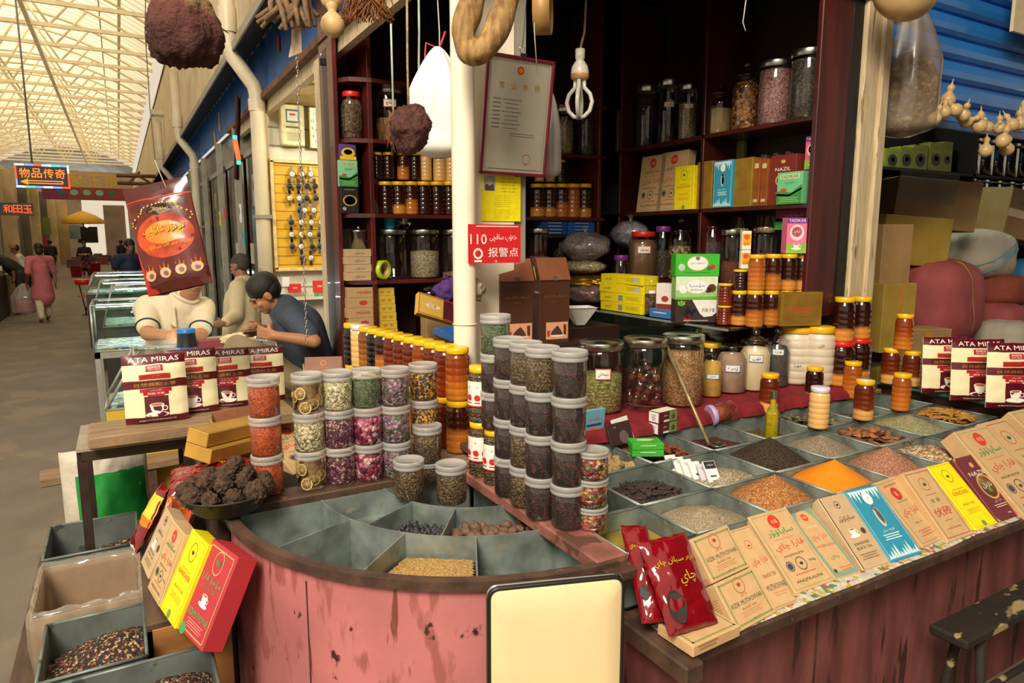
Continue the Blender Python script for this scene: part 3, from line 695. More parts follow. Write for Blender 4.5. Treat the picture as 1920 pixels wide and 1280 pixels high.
# raised back board with the red cloth
tag(MB().box((2.36, 2.46, .895), (2.5, .48, .03), darkpl, .004).box((2.36, 2.3, .45), (2.45, .04, .88), darkwood).build('back_board'), 'long dark board behind the spice trays carrying the big jars', 'board')
redc = mat('red_cloth', '7d1522', rough=.8, var=.25, vs=12, bump=.3, bs=25)
vs, fs = [], []; nx = 80; pr_ = [(2.70, .913), (2.45, .9135), (2.225, .914), (2.205, .905), (2.2, .885), (2.198, .868)]
for i in range(nx+1):
    x = 1.42+1.95*i/nx
    for k, (y, z) in enumerate(pr_):
        w = .006*math.sin(x*37)+.004*math.sin(x*83+k); vs.append((x, y-(w if k > 2 else 0)-(.004*k if k > 2 else 0), z+(.002*math.sin(x*60+k*2) if k < 3 else .0)+.002))
for i in range(nx):
    for k in range(5): fs.append((i*6+k, i*6+k+1, (i+1)*6+k+1, (i+1)*6+k))
tag(MB().add(vs, fs, redc, True).build('red_cloth'), 'dark red cloth spread under the big jars behind the trays', 'cloth')
# glass shelf at the right end with its support
t = thing('glass_shelf', 'thick green-edged glass shelf at the right end of the spice trays', 'shelf', (3.9, 1.85, 0))
edge = mat('green_glass_edge', '2f6e58', rough=.15, var=.1, coat=.5)
MB().box((.0, 0, .915), (.6, 1.3, .012), greeng).build('glass_pane', t)
MB().box((-.302, 0, .915), (.006, 1.3, .0122), edge).build('glass_edge', t)
MB().box((.0, 0, .45), (.55, 1.25, .88), darkwood).build('cabinet', t)
# left counter, plank, frame table
lc = thing('side_counter', 'open wooden counter along the corridor left of the pole', 'counter', (.66, 2.85, 0))
MB().box((-.43, 0, .43), (.04, 1.1, .86), darkpl, .004).build('side_panel', lc)
MB().box((0, .0, .78), (.84, 1.06, .03), blackwood).build('shelf', lc)
MB().box((-.43, 0, .87), (.07, 1.12, .03), darkpl, .004).build('rim', lc)
MB().box((.42, -.05, .845), (.2, 1.05, .03), plankw, .004).build('shelf_board', lc)
MB().box((0, .53, .43), (.84, .04, .86), blackwood).build('back_panel', lc)
tag(MB().box((.25, 0, -.024), (.74, .24, .046), plankw, .006).build('plank', None, (-.03, 2.92, 1.0), .02), 'thick grey-brown plank under the row of cream coffee pouches', 'plank')
brst = mat('brown_steel', '3d2f28', rough=.5, metal=.4, var=.25)
ft = thing('frame_table', 'dark steel frame table under the left end of the plank', 'table', (0, 3.05, 0))
MB().box((0, 0, .94), (.38, .38, .012), mat('dusty_table_top', '93897a', rough=.7, var=.15)).build('table_top', ft)
mb = MB()
for sy in (-1, 1): mb.box((0, sy*.175, .915), (.35, .03, .035), brst)
for sx in (-1, 1): mb.box((sx*.175, 0, .915), (.03, .35, .035), brst)
mb.build('apron', ft)
for sx in (-1, 1):
    for sy in (-1, 1): MB().box((sx*.175, sy*.175, .45), (.03, .03, .9), brst).build('leg', ft)
tag(MB().box((.12, 2.9, .944), (.05, .25, .05), plankw).build('wood_block', None, (.12, .0, .0)), 'small timber block under the plank', 'block') if 0 else None
# low bench with tin bins of tea on the left
tag(MB().box((-.13, 2.45, .37), (.5, 1.7, .04), darkpl).box((-.13, 1.65, .18), (.5, .04, .35), darkpl).box((-.13, 3.25, .18), (.5, .04, .35), darkpl).build('low_bench'), 'low dark bench under the tin bins beside the pink counter', 'bench')
def tinbin(x0, x1, y0, y1, zt, lab, m):
    w, d, h = x1-x0, y1-y0, zt-.392; t = .004; mb = MB().box((0, 0, .003), (w, d, .004), m)
    for sx in (-1, 1): mb.box((sx*(w/2-t/2), 0, h/2), (t, d, h), m)
    for sy in (-1, 1): mb.box((0, sy*(d/2-t/2), h/2), (w-2*t, t, h), m)
    for sx in (-1, 1): mb.tube([(sx*w/2, -d/2, h), (sx*w/2, d/2, h)], .005, m, 6)
    for sy in (-1, 1): mb.tube([(-w/2, sy*d/2, h), (w/2, sy*d/2, h)], .005, m, 6)
    o = mb.build('tin_bin', None, ((x0+x1)/2, (y0+y1)/2, .392)); return tag(o, lab, 'bin')
teamix = G('tea_mix', ['2b211a', '1f1812', '3b2d22', '2b211a', 'b58a5a', '1f1812', '34281e', '8a3a44', '241b14', 'd0b088'], 170, .9, .7, dark=.45)
tinbin(-.315, -.02, 2.79, 3.12, .58, 'tin bin farthest back on the low bench holding a little tea mix', tind)
heap('tea_mix', 'dark tea mixed with petals in the farthest tin bin', 'tea', -.31, -.025, 2.795, 3.115, .44, [(-.06, 2.95, .1, .25, .22)], teamix, .005, 50, 3)
tinbin(-.265, -.015, 1.98, 2.29, .58, 'tin bin near the leaning tea boxes heaped with tea mix', tind)
heap('tea_mix', 'dark tea mixed with petals heaped in the bin beside the leaning boxes', 'tea', -.26, -.02, 1.985, 2.285, .475, [(-.08, 2.13, .115, .24, .22)], teamix, .006, 56, 4)
tinbin(-.25, .14, 1.62, 1.95, .58, 'tin bin nearest the camera at the lower left', tind)
heap('tea_mix', 'dark tea mixed with petals in the nearest tin bin', 'tea', -.245, .135, 1.625, 1.945, .48, [(.03, 1.85, .09, .2, .16)], teamix, .006, 56, 6)
mb = MB(); cb = mat('brown_carton', '9a7a58', rough=.75, var=.12); film = glassm('plastic_film', refl=.12, opac=.22, body='d8cbb8', rough=.12)
x0, x1, y0, y1, zt = -.315, -.015, 2.36, 2.74, .575
w, d = x1-x0, y1-y0
bx = thing('plastic_lined_carton', 'brown carton lined with crumpled clear plastic between two tin bins', 'carton', ((x0+x1)/2, (y0+y1)/2, .392))
mb.box((0, 0, .003), (w, d, .005), cb)
for sx in (-1, 1): mb.box((sx*(w/2-.003), 0, .09), (.006, d, .18), cb)
for sy in (-1, 1): mb.box((0, sy*(d/2-.003), .09), (w-.012, .006, .18), cb)
mb.build('box', bx)
mb = MB(); vs, fs = [], []; prof = [(.0, -.16), (.0, .0), (.012, .1), (.008, .19), (-.004, .2), (-.014, .16), (-.012, .08), (-.014, .012)]; n = 72
for k, (o_, z) in enumerate(prof):
    for i in range(n):
        a = 2*PI*i/n; c_, s_ = math.cos(a), math.sin(a); q = max(abs(c_), abs(s_)); q = q**.98
        w_ = .006*noise.noise(Vector((i*.5, k*1.3, 2))); vs.append(((w/2+o_+w_)*c_/q, (d/2+o_+w_)*s_/q, z+.01*noise.noise(Vector((i*.35, 9, k)))*(k in (0, 3, 4))))
for k in range(len(prof)-1):
    for i in range(n): fs.append((k*n+i, k*n+(i+1) % n, (k+1)*n+(i+1) % n, (k+1)*n+i))
MB().add(vs, fs, film, True).build('plastic_liner', bx)

# ------------------------------------------------------------------ jars
lidw = glassm('frosted_lid', refl=.06, opac=.55, body='c9c8c6', rough=.35)
lidy = mat('yellow_lid', 'f2bd0c', rough=.35, var=.05, coat=.2); lidwh = mat('white_lid', 'dcdcee', rough=.4, var=.04); lidr = mat('red_lid', 'd5231d', rough=.35, var=.06); lidp = mat('purple_lid', '6c2a78', rough=.4, var=.1); lidlav = mat('lavender_lid', 'b7a6d6', rough=.4, var=.06)
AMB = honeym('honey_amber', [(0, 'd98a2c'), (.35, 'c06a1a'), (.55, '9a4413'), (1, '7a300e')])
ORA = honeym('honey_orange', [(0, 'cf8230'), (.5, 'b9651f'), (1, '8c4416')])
RED = honeym('honey_red', [(0, '8a3512'), (.5, '6e240c'), (1, '5a1c0a')])
DRK = honeym('honey_dark', [(0, '3a150b'), (.5, '2a0e08'), (1, '1f0a06')])
BLK = honeym('honey_black', [(0, '1b1412'), (1, '15100f')])
CRE = honeym('honey_cream', [(0, 'e6b76e'), (1, 'e9c083')], .3)
TWO = honeym('honey_two_cream', [(0, 'd9a058'), (.3, 'e0aa60'), (.34, '7a300f'), (1, '55190b')])
TWD = honeym('honey_two_dark', [(0, 'd8953f'), (.3, 'cf8a3a'), (.36, '3a140a'), (1, '240c07')])
TWH = honeym('honey_half', [(0, 'c9812e'), (.46, 'b86c24'), (.54, '431609'), (1, '2e0e07')])
GRA = honeym('honey_grainy', [(0, 'b8742a'), (.5, '96541c'), (1, '6a3a14')])
WHP = honeym('white_powder_jar', [(0, 'd9cbb4'), (1, 'e2d6c2')], .35)
HN = {'a': AMB, 'o': ORA, 'r': RED, 'd': DRK, 'k': BLK, 'c': CRE, 't': TWO, 'T': TWD, 'h': TWH, 'g': GRA, 'w': WHP}
HW = {'a': 'amber', 'o': 'orange', 'r': 'reddish brown', 'd': 'dark brown', 'k': 'black', 'c': 'creamy yellow', 't': 'brown over cream', 'T': 'dark over cream', 'h': 'dark over orange', 'g': 'grainy orange', 'w': 'white'}
def ribs(r, h, n=5, g=.032, neck=.80):
    p = [(0, 0), (r*.86, 0), (r*.97, h*.02), (r, h*.06)]; z0, z1 = h*.10, h*.76
    for i in range(n):
        a = z0+(z1-z0)*i/n; b = z0+(z1-z0)*(i+1)/n; e = (b-a)*.09
        p += [(r*(1-g), a), (r*(1-g), a+e*.6), (r, a+2.2*e), (r, b-1.6*e)]
    p += [(r*(1-g), z1), (r*.99, z1+h*.03), (r*.95, h*.83), (r*neck, h*.88), (r*neck, h*.93)]
    return p
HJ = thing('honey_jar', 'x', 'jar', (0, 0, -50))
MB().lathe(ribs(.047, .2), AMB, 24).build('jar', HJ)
MB().lathe([(.0415, .178), (.043, .18), (.043, .1985), (.0415, .2), (0, .2)], lidy, 24).build('lid', HJ)
HJ_used = [False]
def front(px, py, z, r):
    p = atZ(px, py, z); q = Vector((p.x, p.y, 0)).normalized(); return Vector((p.x+q.x*r, p.y+q.y*r, z))
def hon(loc, kind, lab, grp=None, s=1.07, lid=None, rz=None, cat='jar'):
    sw = {'jar': HN[kind]}
    if lid: sw['lid'] = lid
    return dup(HJ, loc, RND.uniform(0, 6) if rz is None else rz, lab, grp, None, s, sw)
# diagonal double row of honey beside the pole
seq = 'aorrrrrahdkc'; seq = ['a', 'r', 'r', 'a', 'r', 'r', 'r', 'h', 'k', 'g', 'c', 'k']
low = ['h', 'r', 'h', 't', 'a', 'T', 'r', 'o', 'g', 'o', 'c', 'k']
for i in range(12):
    x, y = 1.125-.0115*i, 2.405+.0885*i
    w_ = 'nearest the white pole' if i == 0 else 'farthest from the pole' if i == 11 else ORD[i]+' from the pole'
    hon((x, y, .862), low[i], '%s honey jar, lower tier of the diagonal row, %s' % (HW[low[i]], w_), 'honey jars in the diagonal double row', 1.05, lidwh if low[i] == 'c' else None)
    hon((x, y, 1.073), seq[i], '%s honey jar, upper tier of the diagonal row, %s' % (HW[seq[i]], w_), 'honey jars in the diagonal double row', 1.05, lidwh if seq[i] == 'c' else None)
# free honey jars on the trays and the glass shelf
for px, py, tp, z, k, lab, lid in ((1440, 776, 697, .868, 't', 'brown over cream honey jar behind the olive oil bottle', None), (1533, 806, 722, .868, 'c', 'creamy yellow honey jar with white lid amid the spice trays', lidwh),
        (1524, 757, 685, .868, 'T', 'dark honey jar with yellow lid behind the creamy jar', None), (1595, 748, 675, .868, 'o', 'orange honey jar at the back edge of the trays', None),
        (1617, 790, 709, .868, 't', 'brown over cream honey jar with white disc on its yellow lid', None), (1687, 772, 697, .868, 'o', 'orange honey jar at a tray corner before the glass shelf', None),
        (1667, 721, 651, .925, 't', 'brown over cream honey jar at the lower left of the glass-shelf pyramid', None), (1706, 726, 656, .925, 't', 'brown over cream honey jar at the lower right of the glass-shelf pyramid', None),
        (1574, 709, 637, .918, 'T', 'wide dark jar with red lid under a honey jar by the post', lidr), (1606, 700, 632, .918, 'T', 'wide dark jar with red lid closest to the wooden post', lidr)):
    p = front(px, py, z, .047)
    if lid is lidr: p = Vector((p.x*.945, p.y*.945, z))
    h = topz(px, tp, p+Vector((p.x, p.y, 0)).normalized()*.03)-z
    s = h/.2
    o = hon(p, k, lab, None, s, lid)
    if lid is lidr: o.scale = (s*1.25, s*1.25, s)
    if 'white disc' in lab: MB().cyl((0, 0, .2003), .033, .001, lidwh, 20).build('lid_disc', o)
    if px == 1574: hon(p+Vector((0, 0, h)), 'T', 'dark over cream honey jar stacked on the left red-lidded jar', None, s*.98)
    if px == 1606: hon(p+Vector((0, 0, h)), 'T', 'dark over cream honey jar stacked on the right red-lidded jar', None, s*.98)
    if px == 1667: pa = p; hh = h
    if px == 1706: hon((p+pa)/2+Vector((0, 0, hh+.001)), 'a', 'amber honey jar topping the pyramid on the glass shelf', None, s)
# clear screw-top jars
G = grain
CN = dict(saff=G('safflower', ['cf4f18', 'b23a10', 'e0752c', 'd8591c', '8c2a0c'], 210, .7, .7, (1, 1, 2.5)), chry=G('chrysanthemum', ['ece0b8', 'd8cb94', 'efe6c8', '8c8a52', 'e0d2a0'], 120, 1, .8),
    purp=G('purple_petal', ['5c2247', '7a3560', '3b1530', '6a2a52', 'c9a084'], 150, 1, .7), rose=G('rose_petal', ['9c1f4c', '6b1838', 'd2708f', '84204a', 'ecc2bd'], 62, 1, .6), bud=G('rosebud', ['7d5b70', '9b6d88', '68704a', '555f40', 'b592a6', '46503a'], 100, 1, .7),
    mint=G('mint_leaf', ['66784f', '566844', '7c8d64', '44553a'], 150, .9, .8, (1, 1, 2.5)), osm=G('osmanthus', ['d98f22', '38322a', '4e4438', 'efae34', '2c2620'], 140, .9, .7), tea=G('gold_tea', ['352a20', '28201a', '4a3a2a', '8a6a3c', '30261e', 'b08c50'], 260, .8, .7, (1, 1, 1.8)),
    blk=G('fruit_tea', ['1e1715', '2a1e1a', '171210', '241a17', '7c3020', '2a1e1a', '1e1715', '34221c'], 240, .8, .6, (1, 1, 1.7)), fruit=G('candied_fruit', ['b8503a', 'd2954a', '8c2c40', 'c8b070', '7e7e3c', 'a8502a', '5a2028', '96363a', 'dcc4a0'], 62, .9, .35, coat=.3, dark=.15))
JP = {}
def lemon_contents(mb):
    rind = mat('lemon_rind', 'd9c07c', rough=.6, var=.15); pulp = mat('dried_lemon_pulp', '8a6c40', rough=.6, var=.35, vs=60); rr = random.Random(4)
    mb.cyl((0, 0, .006), .036, .09, pulp, 18)
    for i in range(14):
        a = i*2.4; z = .022+.012*(i % 6); M = Rz(a) @ Tr(.043, 0, z) @ Rx(rr.uniform(-.4, .4)) @ Ry(PI/2+rr.uniform(-.25, .25))
        mb.cyl((0, 0, -.001), .018, .002, pulp, 14, M).ring(0, 0, .0205, .004, rind, M, .0015, None, 18)
        for k in range(4): mb.rect(0, 0, .03, .0012, rind, M @ Rz(k*PI/4), .0016)
def screwproto(k):
    t = thing('screw_top_jar', 'x', 'jar', (0, 0, -50))
    MB().lathe([(0, .0005), (.046, .0005), (.05, .006), (.05, .1), (.047, .106), (.046, .112)], jarglass, 24).build('jar', t)
    mb = MB()
    if k == 'lemon': lemon_contents(mb)
    else: mb.lathe([(0, .003), (.0455, .003), (.0485, .009), (.0485, .094), (.044, .098), (0, .099)], CN[k], 24)
    mb.build('contents', t)
    MB().lathe([(.0518, .104), (.0525, .106), (.0525, .113), (.0512, .1145), (.0525, .116), (.0525, .128), (.051, .131), (.047, .1315), (.046, .1295), (0, .1295)], lidw, 26).build('lid', t)
    return t
CW = dict(saff='orange safflower', chry='cream chrysanthemum', purp='purple petals', rose='pink rose petals', bud='dried rosebuds', mint='green mint leaves', osm='orange and black flower tea', tea='golden brown tea', blk='black fruit tea', fruit='candied fruit', lemon='dried lemon slices')
def scr(loc, k, lab, grp, s=1.0):
    if k not in JP: JP[k] = screwproto(k)
    return dup(JP[k], loc, RND.uniform(0, 6), lab, grp, None, s)
LV = {1: ['only'], 2: ['bottom', 'top'], 3: ['bottom', 'middle', 'top'], 4: ['bottom', 'second lowest', 'second highest', 'top']}
cols = [((505, 930), ['saff']*3, 'stack next to the black bowl'), ((585, 920), ['lemon', 'chry', 'lemon'], 'lemon and chrysanthemum stack'), ((640, 912), ['purp', 'purp', 'chry'], 'stack third from the bowl'), ((693, 905), ['rose', 'rose', 'mint'], 'stack fourth from the bowl'),
        ((745, 900), ['bud']*3, 'rosebud stack'), ((797, 885), ['osm']*3, 'stack nearest the honey row')]
for (px, py), ks, w_ in cols:
    p = front(px, py, .867, .05)
    for i, k in enumerate(ks): scr(p+Vector((0, 0, .1305*i)), k, 'clear jar of %s, %s of the %s' % (CW[k], LV[3][i], w_), 'clear jars stacked along the left rail')
for (px, py, tp), lab in (((768, 941, 858), 'clear jar of golden brown tea standing left on the tin dividers'), ((847, 950, 866), 'clear jar of golden brown tea standing right on the tin dividers'), ((803, 908, 798), 'clear jar of golden brown tea raised behind the two front jars')):
    if py == 908:
        p = front(px, 905, .848, .05); o = scr(p, 'tea', 'clear tea jar half hidden under the raised tea jar', None, (1, 1, .5)); p = p+Vector((0, 0, .068))
        scr(p, 'tea', lab, None)
    else: scr(front(px, py, .843, .05), 'tea', lab, None)
rcol = [((955, 935), ['blk']*4, 'stack beside the green mint jar'), ((985, 955), ['tea', 'tea', 'blk', 'tea'], 'stack of mixed golden tea'), ((1015, 978), ['blk', 'blk', 'blk', 'tea'], 'stack with a golden tea jar on top'), ((1064, 997), ['blk']*4, 'tall dark stack nearest the fruit jars')]
for (px, py), ks, w_ in rcol:
    p = front(px, py, .867, .05)
    for i, k in enumerate(ks): scr(p+Vector((0, 0, .1305*i)), k, '%s jar of %s, %s' % (LV[4][i], CW[k], w_), 'clear tea jars stacked along the right rail')
p = front(1108, 1008, .848, .047)
for i in range(3): scr(p+Vector((0, 0, .0835*i)), 'fruit', 'short clear jar of candied fruit, %s of three' % LV[3][i], 'candied fruit jars', (.93, .93, .64))
# yellow-lidded labelled bottles
lblw = flat('f0ece4'); redp = flat('cc2a22'); blkp = flat('22201e')
LB = thing('labelled_bottle', 'x', 'bottle', (0, 0, -50))
MB().lathe(ribs(.043, .2, 4, .06), grain('gold_tea', [], 1), 24).lathe(ribs(.0445, .201, 4, .06), jarglass, 24).build('bottle', LB)
MB().lathe([(.038, .178), (.04, .18), (.04, .2), (0, .2)], lidy, 24).build('lid', LB)
mb = MB().lathe([(.0455, .06), (.0455, .15)], lblw, 20, None, True, -2.6, .2).lathe([(.0457, .06), (.0457, .064)], redp, 20, None, True, -2.6, .2)
for a in (-2.2, -1.5, -.8, -.2):
    M = Rz(a+PI/2) @ Tr(0, -.0455, 0) @ FRONT
    mb.disc(0, .092, .011, redp, M, .001).text('خۇ', 0, .13, .008, redp, M)
    mb.rect(0, .074, .02, .004, redp, M)
mb.build('label', LB)
p = front(902, 897, .86, .045); lg = 'yellow-lidded labelled tea bottles'
dup(LB, p, -.95, 'labelled clear bottle with yellow lid, lower one behind the tea jars', lg); dup(LB, p+Vector((0, 0, .2)), -.8, 'labelled clear bottle with yellow lid stacked above another labelled bottle', lg)
p = front(930, 916, .86, .05); b = dup(LB, p, -.85, 'labelled bottle with yellow lid under the tea and mint jars', lg); kz = .2
for k, lab in (('blk', 'clear jar of black fruit tea right above the labelled bottle'), ('blk', 'clear jar of black fruit tea right under the mint jar'), ('mint', 'clear jar of green mint leaves topping the stack before the brown tea bags')):
    scr(p+Vector((0, 0, kz)), k, lab, None); kz += .1305
# ------------------------------------------------------------------ large glass jars
def paperlabel(r, z, w, h, ang, txt, border='d4574a', par=None):
    """curved paper sticker with handwriting, facing the direction ang"""
    bm_ = flat(border); da = w/r/2; M = Rz(ang+PI/2) @ Tr(0, -r, z) @ FRONT
    mb = MB().lathe([(r+.0012, z-h/2), (r+.0012, z+h/2)], bm_, 8, None, True, ang-da, ang+da).lathe([(r+.0018, z-h*.4), (r+.0018, z+h*.4)], lblw, 8, None, True, ang-da*.88, ang+da*.88)
    mb.text(txt, 0, 0, h*.45, blkp, M, w*.62, .0035); return mb.build('label', par)
def bigjar(loc, r, h, cont, fill, lab, lid='steel', lbl=None, tint=None, cat='jar', grp=None, oldglass=None):
    t = thing('glass_jar', lab, cat, loc, 0, grp); g = oldglass or jarglass
    hb = h*(.9 if lid in ('steel', 'red', 'purple', 'yellow', 'flat') else .76)
    sh = [(0, .002), (r*.94, .002), (r, h*.03), (r, hb*.93), (r*.97, hb*.97), (r*.9, hb)] if lid in ('steel', 'flat') else [(0, .002), (r*.94, .002), (r, h*.03), (r, hb*.8), (r*.97, hb*.88), (r*.78, hb*.97), (r*.76, hb)]
    MB().lathe(sh, g, 28).build('glass', t)
    if cont is not None:
        f = hb*fill; top = [(r*.955, f-.004), (r*.8, f), (0, f+.006)] if f < hb*.8 or lid == 'steel' else [(r*.955, hb*.78), (r*.74, hb*.92), (0, hb*.93)]
        MB().lathe([(0, .005), (r*.9, .005), (r*.955, h*.04)]+top, cont, 28).build('contents', t)
    if lid == 'steel': MB().lathe([(r*1.0, hb-.002), (r*1.02, hb), (r*1.02, h-.006), (r*1.0, h), (r*.92, h), (r*.88, h-.004), (r*.3, h-.004), (r*.28, h), (0, h)], steel, 28).build('lid', t)
    elif lid == 'flat': MB().lathe([(r*.96, hb-.002), (r*.98, h-.003), (r*.95, h), (0, h)], jarglass, 24).build('lid', t)
    elif lid == 'knob':
        kn = MB().lathe([(r*.76, hb), (r*1.0, hb+.003), (r*1.0, hb+.014), (r*.85, hb+h*.06), (r*.4, hb+h*.12), (r*.2, hb+h*.14)], g, 28).build('lid', t)
        MB().ball((0, 0, hb+h*.19), (r*.26, r*.26, h*.05), g, 14, 8).build('knob', kn)
    else:
        lm = {'red': lidr, 'purple': lidp, 'yellow': lidy}[lid]
        MB().lathe([(r*.78, hb-.002), (r*.8, hb), (r*.8, h-.003), (r*.77, h), (0, h)], lm, 24).build('lid', t)
    if lbl: paperlabel(r, h*lbl[1], r*(lbl[3] if len(lbl) > 3 else .85), r*.5, lbl[4] if len(lbl) > 4 else math.atan2(-loc[1], -loc[0])+.1, lbl[0], lbl[2], t)
    return t
def jarpx(px, py, w, tp, z, **k):
    p0 = atZ(px, py, z); r = w/2*mpp(p0); p = front(px, py, z, r); r = w/2*mpp(p); h = topz(px, tp, p+Vector((p.x, p.y, 0)).normalized()*r*.9)-z
    return p, r, h
seedb = G('brown_seed', ['a87c4c', 'b98c5a', '8c6238', 'c8a070'], 150, .8, .7); card = G('green_cardamom', ['8f8f48', 'a3a05a', '767838', 'b5b070'], 75, 1, .7, (1, 1, 2))
greyp = mat('grey_powder', '4b4842', rough=.9, var=.1, vs=20); creamp = mat('cream_powder', 'e2cfa8', rough=.9, var=.06, vs=10); tanp = mat('tan_powder', 'a58a74', rough=.9, var=.2, vs=14); yel = mat('yellow_powder', 'c9a348', rough=.9, var=.25, vs=14)
for px, py, w, tp, c, f, lid, lbl, lab in (
    (1043, 772, 84, 641, greyp, .55, 'steel', None, 'glass jar with steel lid half hidden behind the dark tea jars'),
    (1125, 778, 82, 634, card, .60, 'steel', ('دېمەتان', .58, 'd4574a', .7), 'large glass jar of green cardamom with a red-edged label'),
    (1206, 773, 79, 628, None, 0, 'steel', None, 'large glass jar filled with small empty bottles'),
    (1277, 765, 76, 622, seedb, .88, 'steel', None, 'large glass jar of brown seeds touched by the ladle handle'),
    (1333, 746, 37, 660, yel, .95, 'flat', ('چاي', .5, '4a9ac4', 1.3), 'narrow jar of yellow powder bags with a blue-edged label'),
    (1369, 739, 55, 643, tanp, .9, 'flat', ('زىرە', .55, '4a9ac4', 1.0), 'jar of tan powder bags with a blue-edged label'),
    (1412, 735, 56, 613, creamp, .93, 'knob', ('ئۇن', .55, '4a9ac4', .9), 'knob-lidded glass jar full of cream powder'),
    (1453, 727, 46, 613, greyp, .9, 'knob', ('قارا', .62, '4a9ac4', .9), 'knob-lidded glass jar of dark grey powder')):
    p, r, h = jarpx(px, py, w, tp, .918); j = bigjar(p, r, h, c, f, lab, lid, lbl)
    if 'empty bottles' in lab:
        capm = mat('brown_bottle_cap', '6a3428', rough=.5); oil = mat('amber_oil', 'c87812', rough=.2, coat=.4)
        for k in range(16):
            a = k*2.4; q = r*(.62 if k % 3 else .25); zz = .03+.052*(k//5); t_ = (k*1.7) % 1.2-.6
            M = Tr(q*math.cos(a), q*math.sin(a), zz) @ Rx(t_) @ Ry(t_*.6)
            b = MB().lathe([(0, 0), (.018, 0), (.02, .006), (.02, .035), (.011, .042), (.011, .048)], jarglass, 14, M).cyl((0, 0, .001), .0172, .016, oil if k in (11, 13) else capm, 12, M).cyl((0, 0, .046), .012, .008, capm, 12, M)
            b.build('small_bottle', j)
for px, py, w, tp, lab in ((1488, 722, 64, 607, 'big ribbed jar of white powder with yellow lid and handwriting'), (1532, 712, 52, 600, 'big ribbed jar of white powder with yellow lid nearer the post')):
    p, r, h = jarpx(px, py, w, tp, .918)
    if px == 1532: p = Vector((p.x*.95, p.y*.95, p.z))
    o = hon(p, 'w', lab, None, 1); o.scale = (r/.047, r/.047, h/.2); o.rotation_euler = (0, 0, 0)
    M = Rz(math.atan2(-p.y, -p.x)+PI/2+.15) @ Tr(0, -.047, 0) @ FRONT
    MB().text('موزا' if px == 1488 else 'نان', 0, .07 if px == 1488 else .14, .012, blkp, M, None, .0022).build('handwriting', o)
# olive oil bottle, ladle, lying jar
p = front(1446, 824, .83, .02); h = topz(1446, 733, p)-.83
t = thing('olive_oil_bottle', 'square glass bottle of golden green oil with a steel cap', 'bottle', p, .5)
oil = mat('olive_oil', 'c9a010', rough=.08, var=.3, vs=20, coat=.6, sss=.2, col2='7c8a10'); k = h
MB().box((0, 0, k*.29), (.052, .052, k*.58), oil, .008).lathe([(.024, k*.57), (.022, k*.62), (.012, k*.72), (.011, k*.86)], oil, 16).build('bottle', t)
MB().box((0, 0, k*.29), (.054, .054, k*.585), jarglass, .008).build('glass', t); MB().cyl((0, 0, k*.85), .0145, k*.15, steel, 16).build('cap', t)
MB().box((.018, -.0275, k*.25), (.012, .001, k*.4), flat('3a3c1c')).build('herb_sprig', t)
lad = thing('ladle', 'long metal ladle leaning from the tray onto the seed jar', 'ladle', (0, 0, 0))
a = atZ(1330, 835, .845); b = atY(1243, 634, 2.42); bras = mat('worn_brass', 'a8946a', rough=.45, metal=.6, var=.3, vs=20)
MB().tube([a, a.lerp(b, .5), b], [.008, .0085, .011], bras, 10).build('handle', lad)
MB().lathe([(0, -.018), (.022, -.012), (.036, 0), (.038, .003), (.035, .001), (.02, -.009), (0, -.014)], steel, 24, Tr(a.x+.01, a.y-.035, a.z+.012)).build('bowl', lad)
p = atZ(1345, 790, .865)
t = thing('lying_jar', 'clear jar of red spice lying on its side with a pale purple lid', 'jar', (p.x-.03, p.y, .855)); t.rotation_euler = (0, math.radians(80), math.radians(-15))
MB().lathe([(0, 0), (.043, .001), (.046, .006), (.046, .1), (.04, .108)], jarglass, 22).build('jar', t); MB().lathe([(0, .003), (.041, .004), (.043, .01), (.043, .07), (0, .075)], G('brick_spice', ['a04828', 'b4582f', '843a1e'], 260, .5, .8), 20).build('contents', t)
MB().lathe([(.047, -.018), (.049, -.016), (.049, .002), (.046, .004)], lidlav, 22).lathe([(0, -.0185), (.047, -.018)], lidlav, 22).build('lid', t)
t.location.z = .9

# ------------------------------------------------------------------ printed cartons and pouches
KR = 'c9a678'; kraft = mat('kraft_board', KR, rough=.75, var=.06, vs=30)
def faceM(BL, BR, TL, z=None, p0=None, p1=None):
    """front face of a leaning carton from three of its corners: matrix (origin bottom centre), width, height"""
    a = p0 or atZ(*BL, z); b = p1 or atZ(*BR, a.z); b.z = a.z
    ux = (b-a); w = ux.length; ux.normalize()
    n = Vector((0, 0, 0)); d = ray(*TL); # the top corner lies in the plane through a that is square to the base edge
    t = (a-CO).dot(ux)/d.dot(ux); q = CO+d*t; up = q-a
    return frameM((a+b)/2, ux, up), w, up.length, a, q
def cup(mb, u, v, s, M, e=.0012):
    wh = flat('f4efe6'); tea = flat('b5673a')
    mb.disc(u, v-s*.32, s*.62, wh, M, e, s*.16).poly([(u-s*.38, v+s*.25), (u-s*.3, v-s*.1), (u-s*.12, v-s*.3), (u+s*.12, v-s*.3), (u+s*.3, v-s*.1), (u+s*.38, v+s*.25)], wh, M, e+.0003)
    mb.ring(u+s*.42, v+.02*s, s*.15, s*.05, wh, M, e+.0003); mb.disc(u, v+s*.25, s*.38, wh, M, e+.0005, s*.1).disc(u, v+s*.25, s*.31, tea, M, e+.0008, s*.07)
